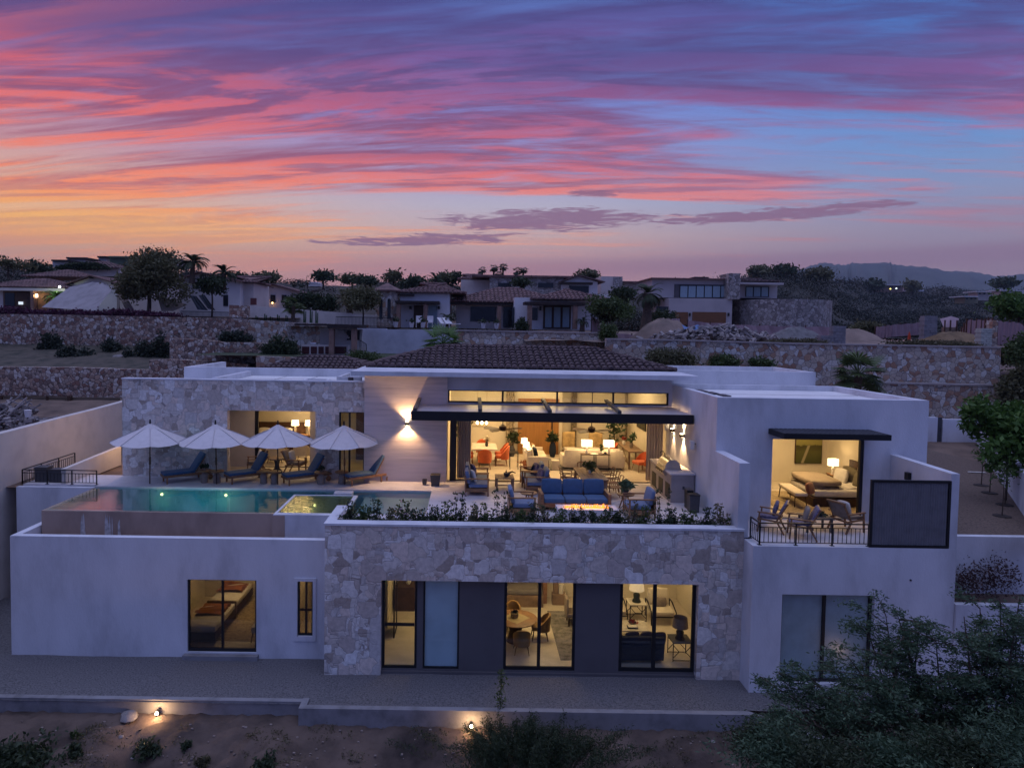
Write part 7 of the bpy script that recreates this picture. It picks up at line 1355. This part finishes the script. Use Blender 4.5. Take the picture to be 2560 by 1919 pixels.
# planter shrubs along the stone facade
WF = mat('pale_pink_petals', (.50, .38, .42), .7, .1, 5.)
PLN = [(872, .45), (905, .36), (940, .55), (985, .34), (1010, .5), (1048, .3), (1085, .36), (1120, .5), (1150, .7), (1182, .42), (1215, .45), (1243, .8), (1268, .4), (1300, .34), (1332, .5), (1365, .45), (1402, .4), (1440, .38), (1478, .32), (1512, .42), (1548, .34), (1580, .55), (1612, .45), (1655, .85), (1690, .4), (1725, .38), (1762, .45), (1800, .55), (1838, .5)]
LB = ['dark leafy', 'sparse twiggy', 'dense low', 'upright', 'rounded green', 'thin airy']
for i, (px, h_) in enumerate(PLN):
    a = at(px, 1300, 20.15); rgn = np.random.default_rng(100 + i); n = 24; h_ *= 1.25
    ref = 'left end of the planter' if px < 900 else 'pool corner' if px < 1110 else 'left lounge chairs' if px < 1290 else 'blue lounge chair left of the fire' if px < 1390 else 'fire table' if px < 1530 else 'right blue lounge chair' if px < 1640 else 'grill island' if px < 1740 else 'right end of the planter'
    grp = [q for q in PLN if (lambda v: ('left end of the planter' if v < 900 else 'pool corner' if v < 1110 else 'left lounge chairs' if v < 1290 else 'blue lounge chair left of the fire' if v < 1390 else 'fire table' if v < 1530 else 'right blue lounge chair' if v < 1640 else 'grill island' if v < 1740 else 'right end of the planter'))(q[0]) == ref]; k = [q[0] for q in grp].index(px)
    ordw = ['only', '', ''][0] if len(grp) == 1 else ['first', 'second', 'third', 'fourth', 'fifth', 'sixth'][k] + ' from left'
    t = thing('planter_shrub', '%s planter shrub%s before the %s' % (LB[i % 6], '' if len(grp) == 1 else ', ' + ordw + ',', ref), 'shrub', (a[0], 20.15 + rgn.uniform(-.06, .12), 4.30), 0, 'shrubs in the terrace planter')
    c = [(rgn.normal(0, .14), rgn.normal(0, .10), .05 + abs(rgn.normal(0, .12))) for _ in range(n)]
    for j in range(3): sx_ = rgn.normal(0, .12); c += [(sx_ + rgn.normal(0, .03), rgn.normal(0, .05), h_ * q) for q in np.linspace(.3, 1., 5)]
    V_, N_ = leaves(rgn, c, .045, 11, (.045, .04, .035), 1.9); leaf_obj('leaves', V_, N_, (LEAFD, LEAFM, LEAFD, LEAFO, LEAFM, LEAFD)[i % 6], t); m = MB()
    for p in c[::4] + c[-10:]: m.tube([(0, 0, 0), (p[0] * .7, p[1] * .5, p[2] * .5), p], .006, 4, .003)
    m.build('stems', BARK, t)
    if i in (4, 8, 15, 17, 22, 26, 27, 28): c2 = [c[rgn.integers(len(c))] for _ in range(9)]; V_, N_ = leaves(rgn, [(p[0], p[1] - .04, p[2] + .03) for p in c2], .045, 4, (.02, .02, .02), 1.2); leaf_obj('flowers', V_, N_, WF, t)
# ---------------- trees and palms behind ----------------
def P3(px, py, Y): return at(px, py, Y)
def T(label, px, ptop, pbot, Y, wpx, mt, seed, **k):
    a = at(px, pbot, Y); h = (pbot - ptop) / 1707 * Y; rx = wpx / 2 / 1707 * Y; return tree(k.pop('name', 'tree'), label, 'tree', (a[0], Y, a[2]), h, rx, k.pop('rz', h * .36), mt, seed, **k)
T('large dark leafy tree in front of the left house', 372, 632, 785, 60, 150, LEAFO, 1, n=620, each=22, leaf=.15, spread=.32, trunk=.4, rz=2.9)
T('small open tree beside the navy shade sails', 530, 690, 785, 59, 72, LEAFD, 2, n=150, each=14, leaf=.13, spread=.2, rz=1.1, trunk=.18)
T('round olive green tree behind the iron railing', 907, 722, 826, 54, 88, LEAFO, 3, n=240, each=16, leaf=.12, spread=.22, rz=1.2, trunk=.16)
T('broad leafed tree overhanging the side yard at the right edge', 2510, 1018, 1290, 24.5, 165, LEAFB, 4, n=330, each=12, leaf=.13, spread=.17, rz=1.5, trunk=.09)
T('pale green bush tree right of the hacienda', 1525, 748, 838, 50, 96, LEAFM, 5, n=230, each=16, leaf=.12, spread=.22, rz=1.0, trunk=.16)
T('dark flowering shrub against the hacienda side wall', 1510, 762, 826, 51.5, 70, LEAFD, 6, n=150, each=14, leaf=.12, rz=.8, spread=.2, name='shrub_tree', trunk=.12)
T('dark tree beside the cubic block house', 1556, 722, 760, 78, 60, LEAFD, 7, n=130, each=12, leaf=.2, rz=.8)
T('green tree at the right edge above the white netting', 2545, 738, 832, 58, 120, LEAFB, 8, n=260, each=14, leaf=.2, rz=1.5, spread=.3)
T('dark round bush in front of the stone house, upper centre', 1302, 700, 722, 80, 40, LEAFD, 9, n=90, each=12, leaf=.16, rz=.5)
T('low dark bush beside the modern house gate', 1657, 782, 820, 60, 60, LEAFD, 10, n=120, each=12, leaf=.14, rz=.6, trunk=.1)
T('bush at the left of the tall netting', 2165, 810, 835, 66, 60, LEAFO, 12, n=110, each=12, leaf=.15, rz=.45, trunk=.1)
for i, (px, pt_, w_, Y, lab) in enumerate(((20, 652, 110, 95, 'dark tree mass at the far left skyline'), (90, 660, 70, 100, 'skyline tree behind the lit house porch'), (667, 686, 60, 120, 'spreading skyline tree right of the date palms'), (808, 682, 54, 140, 'umbrella shaped tree alone on the skyline, centre left'), (880, 690, 70, 120, 'low wide skyline tree above the round olive tree'), (915, 696, 60, 115, 'dense skyline tree left of the stone tower'), (983, 686, 34, 120, 'thin tree on the skyline above the stone tower'), (1030, 697, 60, 118, 'bushy skyline tree right of the stone tower'), (1110, 690, 34, 118, 'sparse tree right of the fan palm on the skyline'), (1130, 688, 40, 120, 'open crowned tree at the left of the upper house'), (1465, 682, 50, 130, 'dark tree behind the tiled gable, upper right'), (600, 690, 40, 130, 'small skyline tree behind the white gabled house'), (1895, 670, 40, 280, 'tree cluster on the left crest of the right hill'), (1960, 668, 70, 290, 'tree cluster on the top of the right hill'), (2050, 676, 60, 300, 'tree cluster on the right shoulder of the hill'), (2185, 706, 34, 500, 'lone tree on the valley rim above the lit house'), (2280, 708, 26, 500, 'small lone tree on the valley rim'), (2510, 700, 60, 420, 'tree clump on the far right ridge'))):
    a = at(px, pt_ + 38, Y); h = 38 / 1707 * Y * 1.1; zz_ = min(a[2], at(px, pt_ + 30, Y)[2]); tree('skyline_tree', lab, 'tree', (a[0], Y, zz_), (at(px, pt_, Y)[2] - zz_), w_ / 2.2 / 1707 * Y, h * .24, (LEAFO, LEAFD)[i % 2], 200 + i, n=70, each=10, leaf=.0028 * Y, spread=.0042 * Y, group='trees along the skyline', trunk=.003 * Y)
def PA(label, px, pbase, ptop, Y, fr_px, nf, seed, mt, **k):
    a = at(px, pbase, Y); h = (pbase - ptop) / 1707 * Y; return palm(label, (a[0], Y, a[2]), h, fr_px / 1707 * Y, nf, seed, mt, **k)
PA('small palm lit bright green by a lamp beside the grey shade cloth', 138, 772, 742, 64.5, 34, 20, 41, LEAFB, group='palms behind the villa', up=-.1, tr=.12)
a = at(150, 717, 64.2); t = thing('floodlight', 'small bluish white floodlight above the bright green palm', 'floodlight', a); MB().box(-.12, .12, -.06, .1, -.1, .1).build('housing', BLK, t); MB().box(-.1, .1, -.075, -.06, -.08, .08).build('lens', emit_mat('floodlight_lens', (.75, .72, 1.), 12.), t); lamp('POINT', (a[0] - .2, a[1] - .6, a[2] - .1), 60, (.85, 1., .75), .1, name='floodlight_glow')
PA('date palm towering behind the white gabled house', 480, 700, 655, 58, 42, 30, 1, LEAFD, group='palms behind the villa', up=-.1); PA('lower date palm right of the towering one', 558, 715, 684, 60, 36, 26, 2, LEAFD, group='palms behind the villa', up=-.1)
PA('fan palm with yellowish crown left of the olive tree', 870, 830, 738, 57, 46, 26, 3, LEAFO, feather=False, tr=.3, group='palms behind the villa', up=-.7, droop=.9); PA('short fan palm on the planted terrace by the cactus wall', 732, 800, 765, 53, 34, 18, 4, LEAFM, feather=False, tr=.16, group='palms behind the villa', up=-.5)
PA('date palm in front of the modern house', 1615, 815, 735, 58, 44, 34, 5, LEAFD, tr=.42, group='palms behind the villa', up=-.5); PA('fan palm rising behind the tiled centre roof', 1105, 905, 858, 40, 60, 30, 6, LEAFB, feather=False, group='palms behind the villa', up=-.1, droop=.7)
PA('young palm against the fieldstone wall at the right', 2140, 1010, 935, 33.5, 78, 30, 7, LEAFM, feather=False, tr=.2, group='palms behind the villa', up=-.4, droop=.8); PA('feathery palm on the skyline left of the upper house', 1088, 712, 700, 110, 30, 20, 8, LEAFD, group='palms behind the villa', up=0.)
for i, (px, pt_, lab) in enumerate(((1203, 670, 'fan palm leftmost of the skyline palm cluster'), (1232, 663, 'second fan palm of the skyline palm cluster'), (1255, 662, 'third fan palm of the skyline palm cluster'), (1245, 680, 'lower fan palm inside the skyline palm cluster'), (1290, 672, 'fourth fan palm of the skyline palm cluster'), (1306, 668, 'fan palm rightmost of the skyline palm cluster'), (736, 705, 'tiny date palm on the bare hill, left one'), (753, 706, 'tiny date palm on the bare hill, middle one'), (769, 700, 'tiny date palm on the bare hill, right one'))):
    PA(lab, px, 716 if i < 6 else 716, pt_ + 6, 130 if i < 6 else 180, 15 if i < 6 else 9, 22, 20 + i, LEAFD, feather=False, group='small palms on the skyline', tr=.2, up=-.6, droop=.9)
PA('small sago palm beside the right hacienda column', 1455, 828, 803, 54, 22, 20, 31, LEAFD, group='palms behind the villa', up=-.2); PA('small sago palm beside the middle hacienda column', 1117, 822, 795, 55, 24, 22, 32, LEAFD, group='palms behind the villa', up=-.1, tr=.14)
# bushes, hedges and grasses
def B(name, label, px, py, Y, w_, h_, mt, seed, n=90, leaf=.1, kind='bush', dz=0, cat=None):
    a = at(px, py, Y); rgn = np.random.default_rng(seed); t = thing(name, label, cat or kind, (a[0], Y, a[2] + dz)); rx = w_ / 2 / 1707 * Y; rz = h_ / 1707 * Y; hs = [rgn.uniform(.45, 1.25) for _ in range(9)]; c = []
    for _ in range(n): u_ = rgn.uniform(-1, 1); c.append((u_ * rx * .9 + rgn.normal(0, .06), rgn.normal(0, .25), rgn.uniform(0, 1) ** .8 * rz * .9 * hs[int((u_ + 1) * 4.4)] * (1 - .45 * u_ * u_)))
    V_, N_ = leaves(rgn, c, leaf, 16, (rx * .1 + .06, .12, rz * .1 + .04), 2.); leaf_obj('foliage', V_, N_, mt, t); return t
GR = leaf_mat('blue_green_grass', (.022, .030, .022), (.060, .075, .048))
for i, (px, py, w_, h_, lab) in enumerate(((125, 880, 56, 40, 'clump of dark ornamental grass, first from the left on the planted terrace'), (168, 912, 44, 42, 'grass clump standing lower, second on the planted terrace'), (208, 912, 44, 38, 'grass clump beside the lower one, third on the planted terrace'), (280, 885, 34, 40, 'narrow grass clump in the middle of the planted terrace'), (345, 915, 60, 60, 'large dark shrub on the planted terrace near the stone steps'), (400, 900, 70, 60, 'blue green shrub against the stepped stone wall'), (590, 853, 80, 26, 'row of low shrubs on the upper stone step'))):
    B('grass_clump' if i < 4 else 'terrace_shrub', lab, px, py, 50.5 if py > 890 else 52.5, w_, h_, GR, 60 + i, 130, .12, cat='grass clump' if i < 4 else 'shrub')
for i, (px, py, s_, lab) in enumerate(((95, 897, .4, 'pale boulder at the left of the planted terrace'), (272, 898, .42, 'grey boulder near the narrow grass clump'), (300, 893, .5, 'largest boulder beside the grey one'), (135, 893, .35, 'flat tan boulder between the grass clumps'))):
    a = at(px, py, 50.5); rg = random.Random(i); m = MB(); m.lathe([(.01, -s_ * .5), (s_ * .8, -s_ * .2), (s_, .0), (s_ * .7, s_ * .4), (.01, s_ * .5)], n=9); m.v = [(x * rg.uniform(.9, 1.3), y, q * rg.uniform(.8, 1.)) for x, y, q in m.v]; o = m.build('boulder', MATS['pale_grey_rock'], None, True); o.location = (a[0], 50.5, a[2]); tag(o, lab, 'boulder')
BOUG = leaf_mat('bougainvillea_bracts', (.03, .012, .022), (.12, .025, .075)); B('bougainvillea', 'magenta bougainvillea hedge along the top of the left retaining wall', 60, 790, 55.2, 220, 22, BOUG, 71, 260, .12, cat='hedge'); B('bougainvillea', 'dark part of the bougainvillea hedge under the shade cloth', 300, 790, 55.2, 290, 16, BOUG, 72, 260, .12, cat='hedge')
B('hedge', 'dense dark hedge left of the outdoor kitchen', 700, 887, 46.8, 84, 42, LEAFD, 73, 320, .09, cat='hedge'); B('hedge', 'dark green hedge behind the cream boundary wall', 780, 772, 64, 130, 40, LEAFD, 74, 320, .14, cat='hedge'); B('hedge', 'clipped hedge on the ridge in front of the low tiled house', 205, 672, 98, 130, 14, LEAFD, 75, 200, .18, cat='hedge')
B('climbing_vine', 'green vine spilling over the fieldstone wall in the middle', 1520, 850, 43.6, 36, 40, LEAFM, 76, 90, .1, cat='vine'); B('wall_shrub', 'pale green shrub growing low against the pinkish wall, large one', 1680, 912, 41.4, 120, 50, LEAFO, 77, 160, .09, cat='shrub'); B('wall_shrub', 'pale green shrub against the pinkish wall, middle one', 1810, 915, 41.4, 70, 30, LEAFM, 78, 100, .09, cat='shrub'); B('wall_shrub', 'small green shrub against the pinkish wall above the rear parapet', 1905, 915, 41.4, 50, 24, LEAFM, 79, 80, .09, cat='shrub')
B('trailing_plants', 'trailing plants on the low wall below the patio lawn, left clump', 790, 915, 43.5, 80, 26, LEAFM, 80, 120, .08, cat='plants'); B('trailing_plants', 'trailing plants on the low wall below the patio lawn, right clump', 910, 900, 43.5, 90, 24, LEAFM, 81, 120, .08, cat='plants')
B('round_bush', 'round dark bush by the left hacienda column', 1304, 823, 54, 28, 24, LEAFD, 82, 90, .09, cat='bush'); B('plot_grass', 'dry grass along the edge of the plot beside the gravel mound', 1990, 858, 43, 150, 10, DRYG, 83, 180, .07, cat='grass'); B('plot_grass', 'tawny grass around the tall block stack', 2330, 862, 43.2, 220, 9, DRYG, 84, 220, .07, cat='grass')
B('slope_scrub', 'dark scrub on the slope right of the tall fieldstone wall', 2560, 1000, 40, 110, 90, LEAFO, 85, 340, .13, cat='scrub'); B('slope_scrub', 'brighter shrub at the right edge above the side yard', 2550, 900, 37, 60, 60, LEAFM, 86, 160, .1, cat='scrub'); B('slope_scrub', 'scrub behind the netting at the right edge', 2540, 905, 46, 90, 50, LEAFO, 87, 200, .13, cat='scrub')
B('dry_shrub', 'leafless red brown shrub left of the other one, in the narrow bed beside the villa', 2410, 1480, 19.3, 60, 90, leaf_mat('dry_red_twigs', (.04, .022, .02), (.10, .05, .045)), 88, 60, .04, cat='shrub'); B('dry_shrub', 'leafless red brown shrub by the right edge, in the narrow bed', 2490, 1480, 19.3, 80, 95, MATS['dry_red_twigs'], 89, 70, .04, cat='shrub')
for i, (px, py) in enumerate(((640, 800), (662, 800), (676, 800), (694, 800), (715, 800), (760, 800), (776, 802), (790, 802))):
    a = at(px, py, 54.8); t = thing('cactus', 'small columnar cactus on the stone terrace, %s from the left' % ['first', 'second', 'third', 'fourth', 'fifth', 'sixth', 'seventh', 'eighth'][i], 'cactus', (a[0], 54.8, a[2]), 0, 'cacti before the cream wall'); h_ = (.35, .5, .3, .45, .4, .9, 1.0, .8)[i]; m = MB(); m.tube([(0, 0, -.2), (0, 0, h_)], .07, 7, .05); m.tube([(.12, 0, -.2), (.14, 0, h_ * .8)], .06, 7, .04); m.build('stem', LEAFG, t)
for i, (px, py) in enumerate(((2453, 1213), (2474, 1232), (2512, 1262), (2505, 1290))):
    q = onz(px, py, 4.2); t = thing('sapling', 'thin staked sapling in the side yard, %s from the house' % ['first', 'second', 'third', 'fourth'][i], 'sapling', (q[0], q[1], 4.2), 0, 'saplings in the side yard'); MB().tube([(0, 0, 0), (.02, 0, .8), (0, 0, 1.7)], .02, 5, .008).build('trunk', BARK, t); V_, N_ = leaves(np.random.default_rng(i), [(0, 0, 1.5), (.05, 0, 1.2), (-.1, 0, 1.35)], .07, 30, (.14, .14, .18), 2.); leaf_obj('crown', V_, N_, LEAFM, t); MB().lathe([(.28, 0), (.24, .03), (.001, .035)], n=12).build('soil_ring', SOIL, t)
q = onz(2442, 1182, 4.2); t = thing('garden_board', 'pale board lying on the side yard gravel', 'board', (q[0], q[1], 4.22), -.1); MB().box(-.35, .35, -.05, .05, 0, .03).build('board', LINEN, t)
# ---------------- evening air ----------------
mh, th_ = newmat('evening_air'); vol = th_.n('ShaderNodeVolumePrincipled', {'Color': (.62, .74, .92, 1), 'Density': .00013, 'Anisotropy': 0.}); oo = th_.n('ShaderNodeOutputMaterial'); th_.t.links.new(vol.outputs[0], oo.inputs['Volume'])
tag(MB().box(-3600, 3600, -260, 3700, -62, 420).build('haze', mh), kind='stuff')
S.cycles.volume_step_rate = 4
